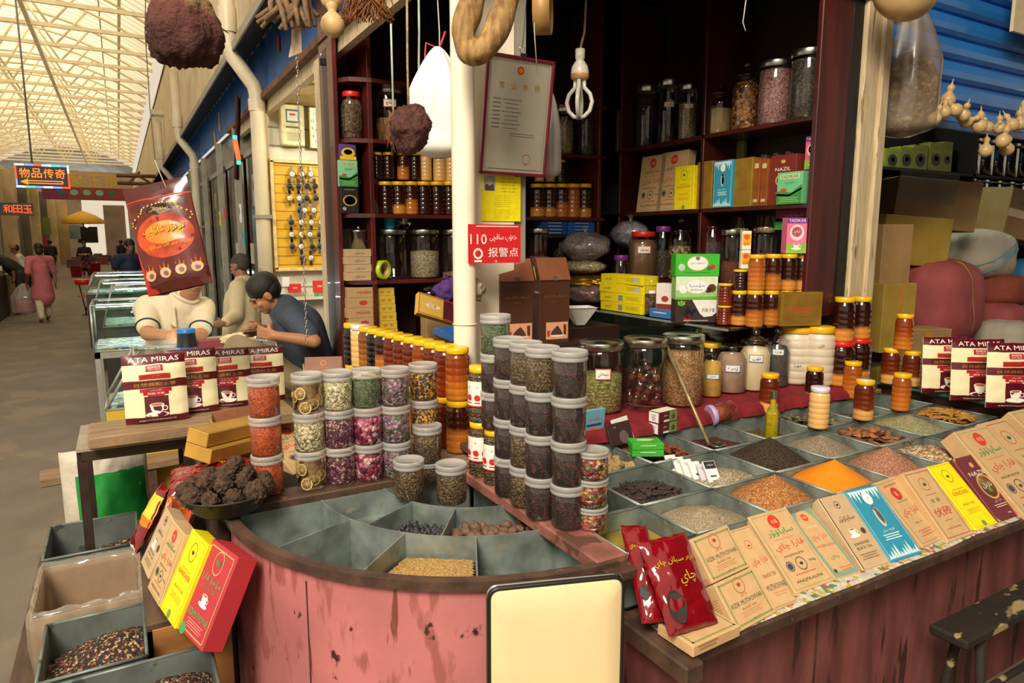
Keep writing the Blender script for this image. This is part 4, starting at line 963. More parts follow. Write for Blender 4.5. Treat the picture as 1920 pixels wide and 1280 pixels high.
def art(mb, M, w, h, spec):
    for it in spec:
        k = it[0]; c = flat(it[1])
        if k == 'frame': mb.frame(0, h/2, w*(1-2*it[2]), h-2*it[2]*w, it[3]*w, c, M)
        elif k == 'seal': mb.disc(it[2]*w, it[3]*h, it[4]*w, c, M)
        elif k == 'ring': mb.ring(it[2]*w, it[3]*h, it[4]*w, it[5]*w, c, M, ry=it[6]*w if len(it) > 6 else None)
        elif k == 'rect': mb.rect(it[2]*w, it[3]*h, it[4]*w, it[5]*h, c, M)
        elif k == 'oval': mb.disc(it[2]*w, it[3]*h, it[4]*w, c, M, .0008, it[5]*w)
        elif k == 'txt': mb.text(it[2], it[3]*w, it[4]*h, it[5]*h, c, M, it[6]*w if len(it) > 6 else None)
        elif k == 'cup': cup(mb, it[2]*w, it[3]*h, it[4]*w, M)
        elif k == 'leaf':
            u, v, s = it[2]*w, it[3]*h, it[4]*w
            for a in (-.6, 0, .6):
                q = [(0, 0), (.3*s, .5*s), (0, s), (-.3*s, .5*s)]; mb.poly([(u+x*math.cos(a)-y*math.sin(a), v+x*math.sin(a)+y*math.cos(a)) for x, y in q], c, M, .0013)
        elif k == 'lines':
            for i in range(it[6]): mb.rect(it[2]*w, it[3]*h-i*it[5]*h, it[4]*w*(1-.15*(i % 2)), it[5]*h*.4, c, M, .001)
        elif k == 'poly': mb.poly([(x*w, y*h) for x, y in it[2]], c, M, .0007)
def carton(M, w, h, d, col, spec, lab, name='tea_box', cat='tea box', grp=None, side=None, bev=.002, top=None, m=None):
    mb = MB(); cm_ = m or (kraft if col == KR else flat(col))
    mb.box((0, d/2, h/2), (w, d, h), cm_, bev)
    art(mb, FRONT, w, h, spec)
    if side: art(mb, Tr(-w/2, d/2, 0) @ LEFT, d, h, side)
    if top: art(mb, Tr(0, 0, h) @ TOP, w, d, top)
    return tag(mb.build(name, None, M=M), lab, cat, grp)
B = 'txt'
BT = [('frame', '8b9258', .05, .03), ('ring', 'c0603c', 0, .78, .13, .015), ('leaf', 'b0552e', 0, .75, .08), (B, 'c05a3c', 'قارا چاي', 0, .58, .05, .5), (B, '3e5a3a', 'XIZIK MUTIVOVVAR', 0, .46, .09, .8), (B, '9a5a3a', 'BLACK TEA', 0, .34, .04, .5), ('lines', 'c9906a', 0, .28, .5, .04, 3), (B, '7a6a50', 'NET WT', .05, .1, .03, .3)]
KA = [('frame', '9aa070', .05, .012), ('seal', 'cf3a2a', 0, .86, .13), ('txt', 'ecc8a0', '大陆', 0, .86, .05), (B, '2f8a48', 'ساياۋۇر', 0, .72, .09, .7), ('lines', 'd58a6a', 0, .635, .5, .02, 1), (B, 'cf4a34', 'قارا چاي', .02, .53, .11, .72), (B, '55483a', 'ANQFKALMA', -.02, .42, .03, .75), ('ring', '4a4a56', -.26, .3, .09, .015), ('seal', '3c4254', -.26, .3, .06), ('ring', '4a4a56', .02, .3, .12, .015), ('leaf', '3c4254', .02, .28, .07), (B, '45485a', '700g', .3, .3, .035, .26), ('lines', 'c8684a', 0, .19, .5, .03, 1), (B, '4a4030', 'ANQFKALMA', 0, .11, .04, .7)]
TG = [('rect', '7f9a86', 0, .5, .92, .96), ('poly', KR, [(-.36, .08), (.36, .08), (.36, .75), (.3, .86), (.18, .93), (0, .96), (-.18, .93), (-.3, .86), (-.36, .75)]), ('seal', 'c9502f', 0, .85, .12), (B, 'e8c090', 'SUR', 0, .85, .03), ('rect', 'd03a30', 0, .71, .56, .09), (B, 'f0d8b8', 'پەۋزەستان', 0, .71, .05, .46), (B, 'cf4a34', 'قارا چاي', 0, .55, .1, .58), (B, 'cf4030', 'ANQFKALMA', 0, .43, .04, .72), ('rect', '6a9488', 0, .34, .6, .05), (B, '2f7a70', 'چاي', .02, .26, .07, .4), ('seal', '3c4a5a', -.3, .1, .06), ('lines', 'c8684a', .12, .12, .45, .03, 2)]
CF2 = [('rect', '4a4038', -.46, .5, .03, .98), ('ring', '5a4a3a', 0, .86, .1, .015), ('leaf', '4a3e30', 0, .84, .08), (B, '5a4634', 'ساياۋۇر', 0, .66, .08, .6), ('cup', 'ffffff', -.06, .47, .3), ('seal', '5a3e30', .3, .46, .08), (B, '5a4634', 'KANDHER', 0, .32, .035, .55), (B, '5a4634', 'BLACK TEA', 0, .26, .035, .55), ('lines', '8a7050', 0, .18, .6, .03, 3)]
TL_ = [('frame', 'b8dce8', .05, .012)] + [('poly', 'dceef4', [(-.42+.84*i/9-.05, .97), (-.42+.84*i/9, .88-.05*(i % 3)), (-.42+.84*i/9+.05, .97)]) for i in range(10)] + [('oval', 'e8f2f0', 0, .84, .13, .15), (B, '2f8a48', '1', 0, .84, .05), ('oval', 'c8c4b8', .0, .58, .09, .24), ('oval', '4a5050', .02, .58, .06, .18), ('seal', '6a6a66', 0, .70, .06), (B, 'e8f4f4', 'نازۇك چاي', 0, .38, .04, .5), ('lines', 'd8ecf0', 0, .33, .5, .03, 3)] + [('poly', 'c4e2ea', [(-.42+.84*i/9-.06, .03), (-.42+.84*i/9, .1+.04*(i % 4)), (-.42+.84*i/9+.06, .03)]) for i in range(10)]
RS = [('frame', '8a9068', .07, .012), (B, 'b85a3c', 'LAPANAER', 0, .9, .03, .6), ('seal', 'c83428', 0, .76, .16), (B, 'f0d0b0', 'R', 0, .76, .07), ('lines', '8a7a5a', 0, .64, .4, .02, 1), (B, 'cf4a34', 'قارا چاي', 0, .47, .13, .64), (B, '6a7a5a', 'ANQ  FK', 0, .31, .025, .4), ('lines', 'c0745a', 0, .2, .5, .035, 3)]
FZ = [('frame', 'b8452f', .07, .015), ('ring', 'c05a3a', 0, .78, .16, .015), ('leaf', '2f6a40', 0, .75, .1), ('lines', 'b0684a', 0, .63, .4, .02, 1), (B, '3a7a48', '甘 茶', 0, .54, .05, .45), (B, 'b83a2a', '伏砖', 0, .38, .12, .62), ('lines', 'b0684a', 0, .26, .3, .02, 1), (B, 'a04a38', 'A FKK MQTIM', 0, .15, .025, .6)]
YL = [('frame', 'b8a820', .05, .01), ('ring', '8a7a10', 0, .8, .17, .015, .19), ('leaf', '4a5a20', 0, .77, .1), ('lines', 'd07a20', 0, .59, .5, .02, 1), (B, 'd0601c', 'KANDHER', 0, .53, .06, .66), (B, 'b8701c', 'BLACK TEA', 0, .36, .035, .5), ('lines', 'd8a818', 0, .28, .6, .025, 3), ('seal', '6a9a3a', 0, .06, .08)]
NZ = [('oval', 'c8a060', 0, .85, .07, .07), (B, 'f0e8dc', 'NAZIL', 0, .72, .065, .68), ('oval', 'c8a060', .02, .5, .3, .32), ('oval', '6a2430', .02, .5, .25, .27), (B, 'f0e8dc', 'نازىل', .02, .52, .09, .36), ('leaf', '5a9a4a', .02, .41, .12), (B, 'e0c8b8', 'قارا چاي', 0, .27, .04, .6), ('lines', 'd8b8a8', 0, .22, .5, .03, 2), (B, 'e8d8c8', '100g', .1, .08, .03, .25), ('poly', 'c8a060', [(-.5, 1), (-.5, .93), (-.4, 1)]), ('poly', 'c8a060', [(.5, 0), (.5, .07), (.4, 0)]), ('poly', 'c8a060', [(-.5, 0), (-.5, .07), (-.4, 0)]), ('poly', 'c8a060', [(.5, 1), (.5, .93), (.4, 1)])]
tb = 'tea boxes leaning along the ledge'
SD = [('lines', 'b88a5a', 0, .7, .5, .05, 6), ('seal', '7aa0c0', -.15, .08, .16), ('seal', 'c88a70', .2, .08, .14)]
M1, w1, h1, a1, q1 = faceM((1385, 1186), (1456, 1147), (1338, 1095), .706); carton(M1, w1, h1, .06, KR, BT, 'lower of two small kraft BLACK TEA boxes beside the red packets', grp=tb, side=SD)
M2 = M1 @ Tr(0, .003, h1+.002); carton(M2, w1*.97, h1*.97, .06, KR, BT, 'upper of two small kraft BLACK TEA boxes beside the red packets', grp=tb, side=SD)
for BL, BR, TL, d, col, sp, sd, lab in (
    ((1450, 1146), (1497, 1127), (1360, 997), .05, KR, [('frame', '7a7a58', .05, .012)]+BT[1:3]+[(B, 'cf4a34', 'قارا چاي', .05, .55, .1, .6), (B, '8a4a34', 'BLACK TEA', .1, .38, .04, .5), (B, '3e5a3a', 'MUTIVOVVAR', .1, .24, .07, .75), ('lines', 'c9906a', .1, .17, .5, .03, 2)], None, 'tall kraft tea box half hidden behind the two small kraft boxes'),
    ((1492, 1114), (1566, 1087), (1401, 969), .055, KR, KA, SD, 'kraft tea box with red seal and 700g print near the small boxes'),
    ((1567, 1087), (1616, 1072), (1470, 958), .05, KR, TG, None, 'kraft tea box with grey-green arch and red title plate'),
    ((1619, 1070), (1670, 1053), (1532, 935), .05, 'c4a884', CF2, None, 'light kraft tea box with white steaming cup picture'),
    ((1671, 1055), (1731, 1036), (1582, 921), .045, '2f8fae', TL_, None, 'bright teal tea box with white cloud pattern on the ledge'),
    ((1731, 1027), (1774, 1006), (1636, 906), .05, KR, RS, None, 'kraft tea box with round red seal next to the teal box'),
    ((1778, 1017), (1827, 1000), (1689, 887), .045, KR, FZ, None, 'kraft tea box with thin red frame and large red characters'),
    ((1830, 994), (1872, 980), (1737, 875), .04, 'f6e206', YL, None, 'bright yellow tea box leaning on the ledge'),
    ((1873, 979), (1918, 963), (1785, 861), .04, '6e2a34', NZ, None, 'burgundy tea box beside the yellow box'),
    ((1925, 972), (1985, 949), (1787, 810), .07, KR, KA, SD, 'large kraft tea box with red seal beyond the burgundy box'),
    ((1990, 950), (2040, 930), (1832, 795), .07, KR, FZ, None, 'large kraft tea box with red frame at the right picture edge'),
    ((2050, 925), (2110, 905), (1890, 772), .07, KR, KA, None, 'farthest large kraft tea box, cut by the right picture edge')):
    M, w, h, a, q = faceM(BL, BR, TL, .706); carton(M, w*.985, h, d, col, sp, lab, grp=tb, side=sd)
# leaning boxes at the left end
lb = 'tea boxes leaning at the left end of the counter'
RB = [('frame', 'b59a6a', .06, .025), ('ring', 'c0a070', 0, .82, .17, .02, .2), ('leaf', '2f9a58', 0, .79, .11), (B, '3fae68', 'مۇجۇ قارا', 0, .63, .08, .7), (B, '2f9a58', 'BLACK TEA', 0, .54, .03, .5), ('cup', 'ffffff', 0, .42, .26), (B, '5aa868', 'XIZIKMUTIVOVVAR', 0, .24, .08, .76), ('lines', 'd88a80', 0, .17, .6, .025, 4), ('seal', '3f9a58', -.34, .04, .1)]
for BL, BR, TL, z, d, col, sp, lab in (((333, 1175), (378, 1223), (399, 1009), .62, .06, 'b3303a', RB, 'red BLACK TEA box with cup picture, nearest of the boxes leaning at the counter end'),
        ((299, 1139), (327, 1180), (360, 990), .62, .05, 'f2d90c', YL, 'yellow BLACK TEA box leaning between the red and the kraft box'),
        ((276, 1101), (298, 1139), (322, 972), .62, .05, KR, KA, 'kraft tea box with green and red script leaning left of the yellow box'),
        ((263, 1052), (277, 1086), (310, 948), .62, .05, 'c4a884', CF2, 'light kraft cup box, farthest of the boxes leaning at the counter end')):
    M, w, h, a, q = faceM(BL, BR, TL, z); carton(M, w*.98, h, d, col, sp, lab, grp=lb, m=mat('red_box_paper', 'b3303a', rough=.4, var=.04) if 'red BLACK' in lab else None)
tag(MB().box((.1, 2.52, .6), (.225, .86, .02), darkpl, .003).box((.1, 2.1, .44), (.225, .02, .3), mat('orange_brown_board', '9a6a3a', rough=.6, var=.3, vs=5, stretch=(1, 1, 3)), .002).box((.1, 2.94, .3), (.225, .02, .6), darkpl).box((-.005, 2.5, .47), (.015, .82, .24), darkpl).build('side_shelf'), 'low wooden shelf at the counter end carrying the leaning tea boxes', 'shelf')
# coffee pouches
def pouch(M, w, h, d, m, deco, lab, name, cat, grp=None, crumple=.0, seed=0, pinch=1.0, twist=0):
    def bul(u, v):
        a = max(0, 1-(2*u/w)**2); t = v/h
        b = min(1, max(0, (1-t)/.22))*min(1, max(0.05 if pinch else .4, t/.12+.3)) if pinch == 1 else math.sin(PI*min(1, max(0, t)))**.5
        k = d*a**.6*b**.7
        return k+crumple*(noise.noise(Vector((u*28, v*28, seed)))+(.7*abs(noise.noise(Vector((u*55, v*38, seed+3)))) if crumple > .009 else 0))*min(1, .3+b)
    def wav(v): return twist*math.sin(v/h*3.1)
    f = lambda q: Vector((q.x+wav(q.y)*.3, -(bul(q.x, q.y)*.5+q.z)+wav(q.y), q.y+crumple*.4*noise.noise(Vector((q.x*30, q.y*12, seed+5)))))
    bk = lambda q: Vector((q.x+wav(q.y)*.3, bul(q.x, q.y)*.5+wav(q.y)+.0015, q.y+crumple*.4*noise.noise(Vector((q.x*30, q.y*12, seed+5)))))
    q = 30 if crumple > .009 else 16; mb = MB().grect(0, h/2, w, h, m, f, 0, q, q+8); mb.grect(0, h/2, w, h, m, bk, 0, 16, 20)
    deco(mb, f, w, h)
    return tag(mb.build(name, None, M=M), lab, cat, grp)
marp = mat('maroon_foil', '5a1220', rough=.28, var=.1, vs=8, coat=.3); crm = mat('cream_foil', 'ebe6bd', rough=.4, var=.04, vs=8); gold = mat('gold_print', 'c9a040', rough=.35, metal=.5, var=.1); redf = mat('red_print_foil', 'b01c26', rough=.35, var=.06)
def ata(mb, f, w, h):
    whp = flat('f6f2ea')
    mb.grect(0, h*.93, w, h*.14, marp, f, .002, 16, 6).grect(0, h*.045, w, h*.09, marp, f, .002, 16, 6)
    mb.text('ATA MIRAS', 0, h*.925, h*.07, whp, f, w*.8, .0032)
    mb.grect(0, h*.795, w*.27, h*.085, redf, f, .001).text('西域民族', 0, h*.81, h*.03, whp, f, w*.2, .0018).text('ATA MIRAS', 0, h*.775, h*.02, whp, f, w*.2, .0018)
    mb.grect(0, h*.675, w*.5, h*.08, gold, f, .0009).grect(0, h*.675, w*.48, h*.068, redf, f, .0012); mb.text('قەھۋە', 0, h*.685, h*.03, gold, f, w*.25, .002)
    mb.grect(0, h*.565, w, h*.115, marp, f, .002); mb.text('自然调和土茶', 0, h*.56, h*.055, gold, f, w*.75, .0034)
    mb.grect(0, h*.475, w*.5, h*.05, redf, f, .0014).grect(0, h*.43, w*.4, h*.05, redf, f, .0014).grect(0, h*.4, w*.26, h*.03, redf, f, .0014); mb.text('和田 干果', 0, h*.425, h*.03, whp, f, w*.28, .002); mb.text('ئاتا مىراس', 0, h*.47, h*.022, whp, f, w*.28, .002)
    mb.grect(0, h*.235, w*.38, h*.3, marp, f, .001)
    cup(mb, 0, h*.2, w*.3, f, .0018); mb.text('新疆阿塔米拉斯食品有限公司', 0, h*.04, h*.022, whp, f, w*.6, .0032)
def pouchpx(base, wpx, tp, z, lab, i, ang=None, grp='cream coffee pouches on the plank'):
    p = atZ(*base, z)
    if z > .95: p = atY(base[0], 700, (2.9, 2.985, 3.02, 3.05)[i]); p.z = z
    k = mpp(p); w = wpx*k; h = topz(base[0], tp, p)-z
    a = ang if ang is not None else math.atan2(p.x, p.y)*-.7
    return pouch(Tr(p.x, p.y+.02, z) @ Rz(a) @ Rx(-.1), w, h*1.01, .05, crm, ata, lab, 'coffee_pouch', 'pouch', grp, .006, i)
for i, (b, w, tp, lab) in enumerate((((290, 786), 106, 667, 'cream and maroon coffee pouch at the left end of the plank'), ((357, 776), 92, 657, 'cream and maroon coffee pouch second from the left on the plank'), ((424, 768), 87, 656, 'cream and maroon coffee pouch third from the left, above the small brown bag'), ((490, 760), 84, 652, 'cream and maroon coffee pouch at the right end of the plank'))): pouchpx(b, w, tp, 1.002, lab, i)
for i, (b, w, tp, lab) in enumerate((((1782, 738), 92, 634, 'cream and maroon coffee pouch beside the honey pyramid on the glass shelf'), ((1838, 752), 96, 638, 'cream and maroon coffee pouch in the middle of the glass shelf row'), ((1905, 766), 96, 645, 'cream and maroon coffee pouch at the right picture edge'))): pouchpx(b, w, tp, .925, lab, 9+i, -.55, 'cream coffee pouches on the glass shelf')
# red foil packets
redfoil = mat('red_foil', '780a16', rough=.13, var=.12, vs=10, coat=.6); ylp = flat('c9b41e')
def redart(mb, f, w, h):
    mb.text('نازىر سىيلان چاي', 0, h*.72, h*.09, ylp, f, w*.8, .003); mb.text('چاي', w*.1, h*.52, h*.16, ylp, f, w*.34, .003)
    mb.disc(-w*.26, h*.26, w*.16, flat('2a2420'), f, .003, w*.26)
def packet(BL, BR, TL, z, lab, i, d=.055, m=None, deco=redart, name='foil_packet', cr=.012):
    M, w, h, a, q = faceM(BL, BR, TL, z); return pouch(M @ Tr(0, -.012, 0), w, h, d, m or redfoil, deco, lab, name, 'packet', None, cr, i, 2)
packet((1202, 1173), (1256, 1170), (1162, 990), .735, 'glossy red foil tea packet with yellow script, rear one of the pair', 31)
packet((1251, 1196), (1341, 1168), (1192, 1020), .735, 'glossy red foil tea packet with yellow script, front one of the pair', 37)
p = atZ(1290, 1200, .705); carton(Tr(1.21, 1.1, .706) @ Rz(.05), .17, .03, .12, KR, [('lines', 'a08050', -.2, .8, .4, .3, 2)], 'flat kraft carton lying under the red foil packets', top=[('frame', '8b9258', .05, .03)])
def foodart(mb, f, w, h):
    mb.grect(0, h*.45, w*.9, h*.5, flat('c8521c'), f, .001)
    for u, v, r in ((-.2, .35, .16), (.22, .5, .15), (.05, .2, .14), (-.1, .58, .12)): mb.disc(u*w, v*h, r*w, flat('e8b08a'), f, .002).ring(u*w, v*h, r*w, .03*w, flat('f0a030'), f, .0026)
def sunart(mb, f, w, h):
    mb.grect(0, h*.68, w, h*.36, flat('e8c43a'), f, .001).grect(0, h*.45, w, h*.14, flat('dd7a22'), f, .0012).grect(0, h*.03, w*.8, h*.05, flat('f0ece6'), f, .0012)
packet((254, 1021), (263, 1040), (312, 905), .62, 'red foil packet with yellow panel leaning behind the kraft boxes', 41, .05, redfoil, sunart)
p = atZ(400, 915, .87)
pouch(Tr(.25, 2.40, .868) @ Rz(-.12) @ Rx(-1.38), .34, .17, .09, redfoil, lambda mb, f, w, h: mb.text('نازىر چاي', w*.2, h*.6, h*.2, ylp, f, w*.5, .003), 'large red foil packet lying behind the black bowl', 'foil_packet', 'packet', None, .022, 51, 2)
pouch(Tr(.09, 2.72, .62) @ Rz(-1.1) @ Rx(-.5), .2, .25, .06, mat('dark_red_foil', '3c1410', rough=.2, var=.2, coat=.5), foodart, 'dark food packet with orange dish pictures left of the red foil packets', 'food_packet', 'packet', None, .012, 61, 2)
# chocolate-brown tea bags with folded tops
choc = mat('chocolate_paper', '4a2c1c', rough=.38, var=.1, vs=6, coat=.15); copper = mat('copper_print', 'b87848', rough=.4, metal=.5, var=.1); flapm = mat('copper_brown_flap', '7c4a32', rough=.38, var=.08, coat=.15)
def teabag(M, w, h, d, lab):
    mb = MB(); hb = h*.78
    mb.box((0, d/2, hb/2), (w, d, hb), choc, .004)
    mb.add([(-w/2, 0, hb), (w/2, 0, hb), (w/2, d, hb), (-w/2, d, hb), (-w/2, d*.5, h), (w/2, d*.5, h)], [(0, 1, 5, 4), (2, 3, 4, 5), (0, 4, 3), (1, 2, 5)], choc)
    b0 = Vector((0, -.004, hb*.98)); b1 = Vector((0, d*.5, h+.003)); up = (b1-b0).normalized(); L_ = (b1-b0).length
    F = frameM(b0, (1, 0, 0), up) @ FRONT
    mb.add([(-w/2, -.005, 0), (w/2, -.005, 0), (w/2, L_, 0), (-w/2, L_, 0)], [(0, 1, 2, 3)], flapm, False, F)
    mb.ring(0, L_*.66, w*.08, w*.015, copper, F, .001).text('تاشياقۇت', 0, L_*.4, .008, copper, F, w*.3)
    mb.leaf = None
    mb.rect(0, hb*.99, w*.14, h*.05, flat('5a5246', .3), FRONT, .006)
    mb.text('سىيلان قارا چاي', 0, hb*.72, h*.035, copper, FRONT, w*.72).text('قارا چاي', 0, hb*.64, h*.02, copper, FRONT, w*.36)
    mb.rect(w*.08, h*.16, w*.72, h*.2, flat('d69a76'), FRONT)
    mb.disc(w*.08, h*.11, w*.26, flat('ead8c4'), FRONT, .0009, w*.06).poly([(-w*.14, h*.11), (w*.28, h*.11), (w*.2, h*.17), (w*.1, h*.22), (0, h*.19), (-w*.1, h*.15)], flat('4a2c22'), FRONT, .0012)
    mb.rect(w*.34, h*.17, w*.09, h*.12, flat('5a2418'), FRONT, .0012).rect(-w*.2, h*.13, w*.09, h*.07, flat('a8382c'), FRONT, .0012)
    mb.tube([(-w/2-.003, d*.35, hb*.97), (-w/2-.008, d*.5, h*.9), (-w/2-.003, d*.65, hb*.97)], .004, flat('b89a30'), 6)
    return tag(mb.build('tea_bag', None, M=M), lab, 'tea bag', 'chocolate brown tea bags')
for x, (l, r, t, b), lab in ((1, (935, 1004, 486, 648), 'chocolate brown tea bag with copper flap beside the white column'), (2, (1008, 1071, 484, 645), 'chocolate brown tea bag with copper flap, right one of the pair on the jars')):
    q = atY((l+r)/2, b, 2.62); w = (r-l)*mpp(q); h = topz((l+r)/2, t, q+Vector((0, .04, 0)))-q.z
    teabag(Tr(q.x, q.y, q.z) @ Rz(-.12), w, h*1.0, .09, lab)
    if x == 1: zt = q.z
tag(MB().box((1.745, 2.66, (.91+zt)/2-.002), (.36, .16, zt-.916), darkwood, .004).build('wood_crate'), 'dark wooden crate hidden behind the jars under the brown tea bags', 'crate')
teabag(Tr(.5, 3.02, 1.005) @ Rz(-.1) , .15, .26, .09, 'chocolate brown tea bag standing right of the coffee pouches') if 0 else None
q = atZ(588, 735, .98); teabag(Tr(.74, 2.98, .88) @ Rz(-.35), .16, .30, .1, 'chocolate brown tea bag standing between the pouches and the honey row')
teabag(Tr(.36, 2.68, .83) @ Rz(.25) @ Rx(-.35), .14, .24, .08, 'small brown tea bag tipped back below the plank')
goldb = mat('gold_carton', 'd0a04a', rough=.32, metal=.35, var=.18, vs=6)
q0, q1 = atY(372, 862, 2.5), atY(482, 832, 2.72); GB = frameM(q0, q1-q0, (0, -.25, 1))
for k, (dx, dz) in enumerate(((0, 0), (.0, .052))):
    mb = MB().box((0, 0, .026), (.34, .11 if k == 0 else .085, .05), goldb, .002); mb.frame(0, 0, .32, .1 if k == 0 else .075, .002, flat('5a7a4a'), Tr(0, 0, .0512) @ TOP, .0003)
    tag(mb.build('gold_box', None, M=GB @ Tr(.16, .012*k, dz)), ('long gold carton lying at the bottom beside the safflower jars', 'slimmer gold carton lying on top of another gold carton')[k], 'box')
carton(Tr(.62, 2.66, .80) @ Rz(.3) @ Rx(-1.15), .2, .3, .06, KR, KA, 'large kraft tea box lying behind the lemon jars')
carton(Tr(.72, 2.46, .80) @ Rz(.3) @ Rx(-1.2), .18, .26, .05, KR, FZ, 'kraft tea box lying behind the purple petal jars')
# small packs on the trays
for BL, BR, TL, z, d, col, sp, lab in (
    ((1092, 830), (1131, 822), (1096, 772), .868, .02, '6aa9c0', [(B, 'd0502a', 'مۇمىيا', 0, .72, .12, .8), ('rect', '35456a', 0, .52, .7, .08), ('seal', 'c8743a', .0, .25, .25), ('rect', 'a03a28', .05, .08, .7, .1)], 'pale blue booklet pack leaning behind the ginger tray'),
    ((1135, 795), (1163, 790), (1126, 775), .868, .02, 'a8c860', [('oval', 'eef2ee', 0, .6, .3, .25), (B, '3a4aa0', 'چاي', 0, .6, .1, .4)], 'light green pack standing behind the two berry cards'),
    ((1148, 838), (1190, 826), (1137, 797), .868, .012, '3a2420', [(B, 'e8e0d8', 'قارا', -.2, .8, .07, .3), ('seal', '6a5a5a', .1, .3, .2)], 'dark brown berry card leaning before the cardamom jar'),
    ((1163, 832), (1190, 822), (1148, 787), .868, .012, 'eeeae4', [(B, '8a5a48', 'BTM', 0, .75, .07, .4), ('seal', '4a3a3c', .0, .32, .25), ('leaf', '7aa040', -.2, .42, .14)], 'white berry card with blackberry picture before the cardamom jar')):
    M, w, h, a, q = faceM(BL, BR, TL, z); carton(M, max(w, .03), max(h, .03), d, col, sp, lab, 'tea_card' if 'card' in lab else 'small_pack', 'card' if 'card' in lab else 'pack', bev=.001)
mak = [('rect', '6a9a4a', .27, .5, .42, .94), ('seal', '6a4a34', .27, .45, .11), ('oval', 'b08a60', .27, .35, .14, .03), (B, 'f0e8e0', 'سىيلان', -.15, .65, .2, .22), ('rect', 'f0ece8', -.1, .15, .3, .18)]
p = atZ(1252, 812, .868); rz_ = -.42
for k in range(2): carton(Tr(p.x+.0, p.y, .869+.05*k) @ Rz(.1+.03*k), .118, .048, .06, '5a1c20', mak, ('lower', 'upper')[k]+' of two small maroon packs with a brown cow-like picture by the ladle' if 0 else ('lower', 'upper')[k]+' of two small maroon and green packs left of the ladle', 'small_pack', 'pack', side=[('rect', 'f0eee8', 0, .5, .9, .9), ('lines', '6a6a9a', 0, .7, .4, .15, 4)], top=[('rect', 'ecead8', 0, .5, .96, .9)])
p = atZ(1215, 862, .85)
for k in range(2): carton(Tr(p.x, p.y, .862+.027*k) @ Rz(-.5+.05*k), .125, .026, .085, '3fae32', [('lines', 'd8ecd0', 0, .7, .5, .3, 1)], ('lower', 'upper')[k]+' of two flat bright green boxes between the ginger and anise trays', 'small_box', 'box', top=[('oval', 'b8dca8', 0, .6, .3, .12), ('seal', '5a3a28', .2, .4, .05), ('seal', '8a4a38', .32, .7, .05)])
CA, CB = atZ(1268, 890, .805), atZ(1338, 910, .805)
for k in range(6):
    col = ('ece8e2', 'e8e4dc', 'eae6e0', 'f0ece8', 'cfc4d6', 'f2f0ec')[k]; x = 1.735+.034*k
    sp = [('leaf', '2f6a48', 0, .3, .3)] if k == 3 else [('rect', '2a2a30', 0, .84, .9, .28), (B, 'f0f0f0', 'نازۇك', 0, .84, .07, .6), ('rect', '3a3a40', 0, .42, .5, .06), ('seal', '6a4430', -.05, .16, .22), ('rect', '33333a', 0, .03, .98, .06)] if k == 5 else [('lines', '9a948c', 0, .8, .5, .08, 2)]
    carton(Tr(CA.x+(CB.x-CA.x)*k/5, CA.y+(CB.y-CA.y)*k/5-.004*k, .805) @ Rz(-.25) @ Rx(-.75), .045 if k < 5 else .05, .085 if k < 5 else .105, .008, col, sp, ('plain white tea card at the left end of the fanned row' if k == 0 else 'plain white tea card, %s in the fanned row' % ORD[k] if k < 3 else 'white tea card with dark green emblem in the fanned row' if k == 3 else 'pale lilac tea card behind the black-topped card' if k == 4 else 'white tea card with black top and doughnut picture'), 'tea_card', 'card', 'tea cards fanned in the oat tray', bev=.001)

# ------------------------------------------------------------------ stall interior shelves
YB, XRS = 4.10, 3.2
bs = thing('wall_shelf', 'maroon painted shelf rack along the back wall of the stall', 'shelf', (2.15, 4.3, 0))
for z in (2.65, 2.30, 1.857, 1.45, 1.03):
    mb = MB().box((.1, -.015, z-.0125), (1.75, .37, .025), maroon, .003)
    mb.add([(-.775, .17, z), (-.775, -.2, z), (-.9, -.165, z), (-.975, -.06, z), (-.975, .17, z), (-.775, .17, z-.025), (-.775, -.2, z-.025), (-.9, -.165, z-.025), (-.975, -.06, z-.025), (-.975, .17, z-.025)],
           [(0, 4, 3, 2, 1), (5, 6, 7, 8, 9), (1, 2, 7, 6), (2, 3, 8, 7), (3, 4, 9, 8)], maroon); mb.build('shelf_board', bs)
for x in (-.97, -.785, .0, .93): MB().box((x, 0 if x > -.9 else .03, 1.69), (.028, .39 if x > -.9 else .3, 3.36), maroon, .003).build('upright', bs)
MB().box((0, .18, 1.5), (1.95, .012, 2.95), darkwood).build('back_panel', bs)
rs = thing('wall_shelf', 'dark brown shelf rack along the right wall of the stall', 'shelf', (3.4, 3.25, 0))
dk = mat('dark_red_shelf', '40150f', rough=.35, var=.3, vs=5, coat=.2)
for z in (2.345, 1.892, 1.43): MB().box((0, 0, z-.0125), (.38, 1.62, .025), dk, .003).build('shelf_board', rs)
for y in (-.02, .8): MB().box((0, y, 1.69), (.38, .025, 3.36), dk, .003).build('upright', rs)
MB().box((.0, -.83, 2.2), (.42, .03, 1.84), mat('red_brown_panel', '4a1a16', rough=.3, var=.35, vs=3, coat=.25, stretch=(4, 4, .5)), .004).build('end_panel', rs)
MB().box((.195, 0, 1.5), (.01, 1.62, 2.95), darkwood).build('back_panel', rs)
def onY(px, y, z):
    p = atY(px, 400, y); return Vector((p.x, y, z))
def onX(px, x, z):
    p = atX(px, 400, x); return Vector((x, p.y, z))
def shY(l, r, t, z, y): p = onY((l+r)/2, y, z); a, b = atY(l, 400, y), atY(r, 400, y); return p, abs(b.x-a.x), atY((l+r)/2, t, y).z-z
def shX(l, r, t, z, x): p = onX((l+r)/2, x, z); a, b = atX(l, 400, x), atX(r, 400, x); return p, abs(b.y-a.y), atX((l+r)/2, t, x).z-z
def jY(l, r, t, z, y, **k): p = onY((l+r)/2, y, z); w = (r-l)*mpp(p); h = atY((l+r)/2, t, y).z-z; return p, w/2, h
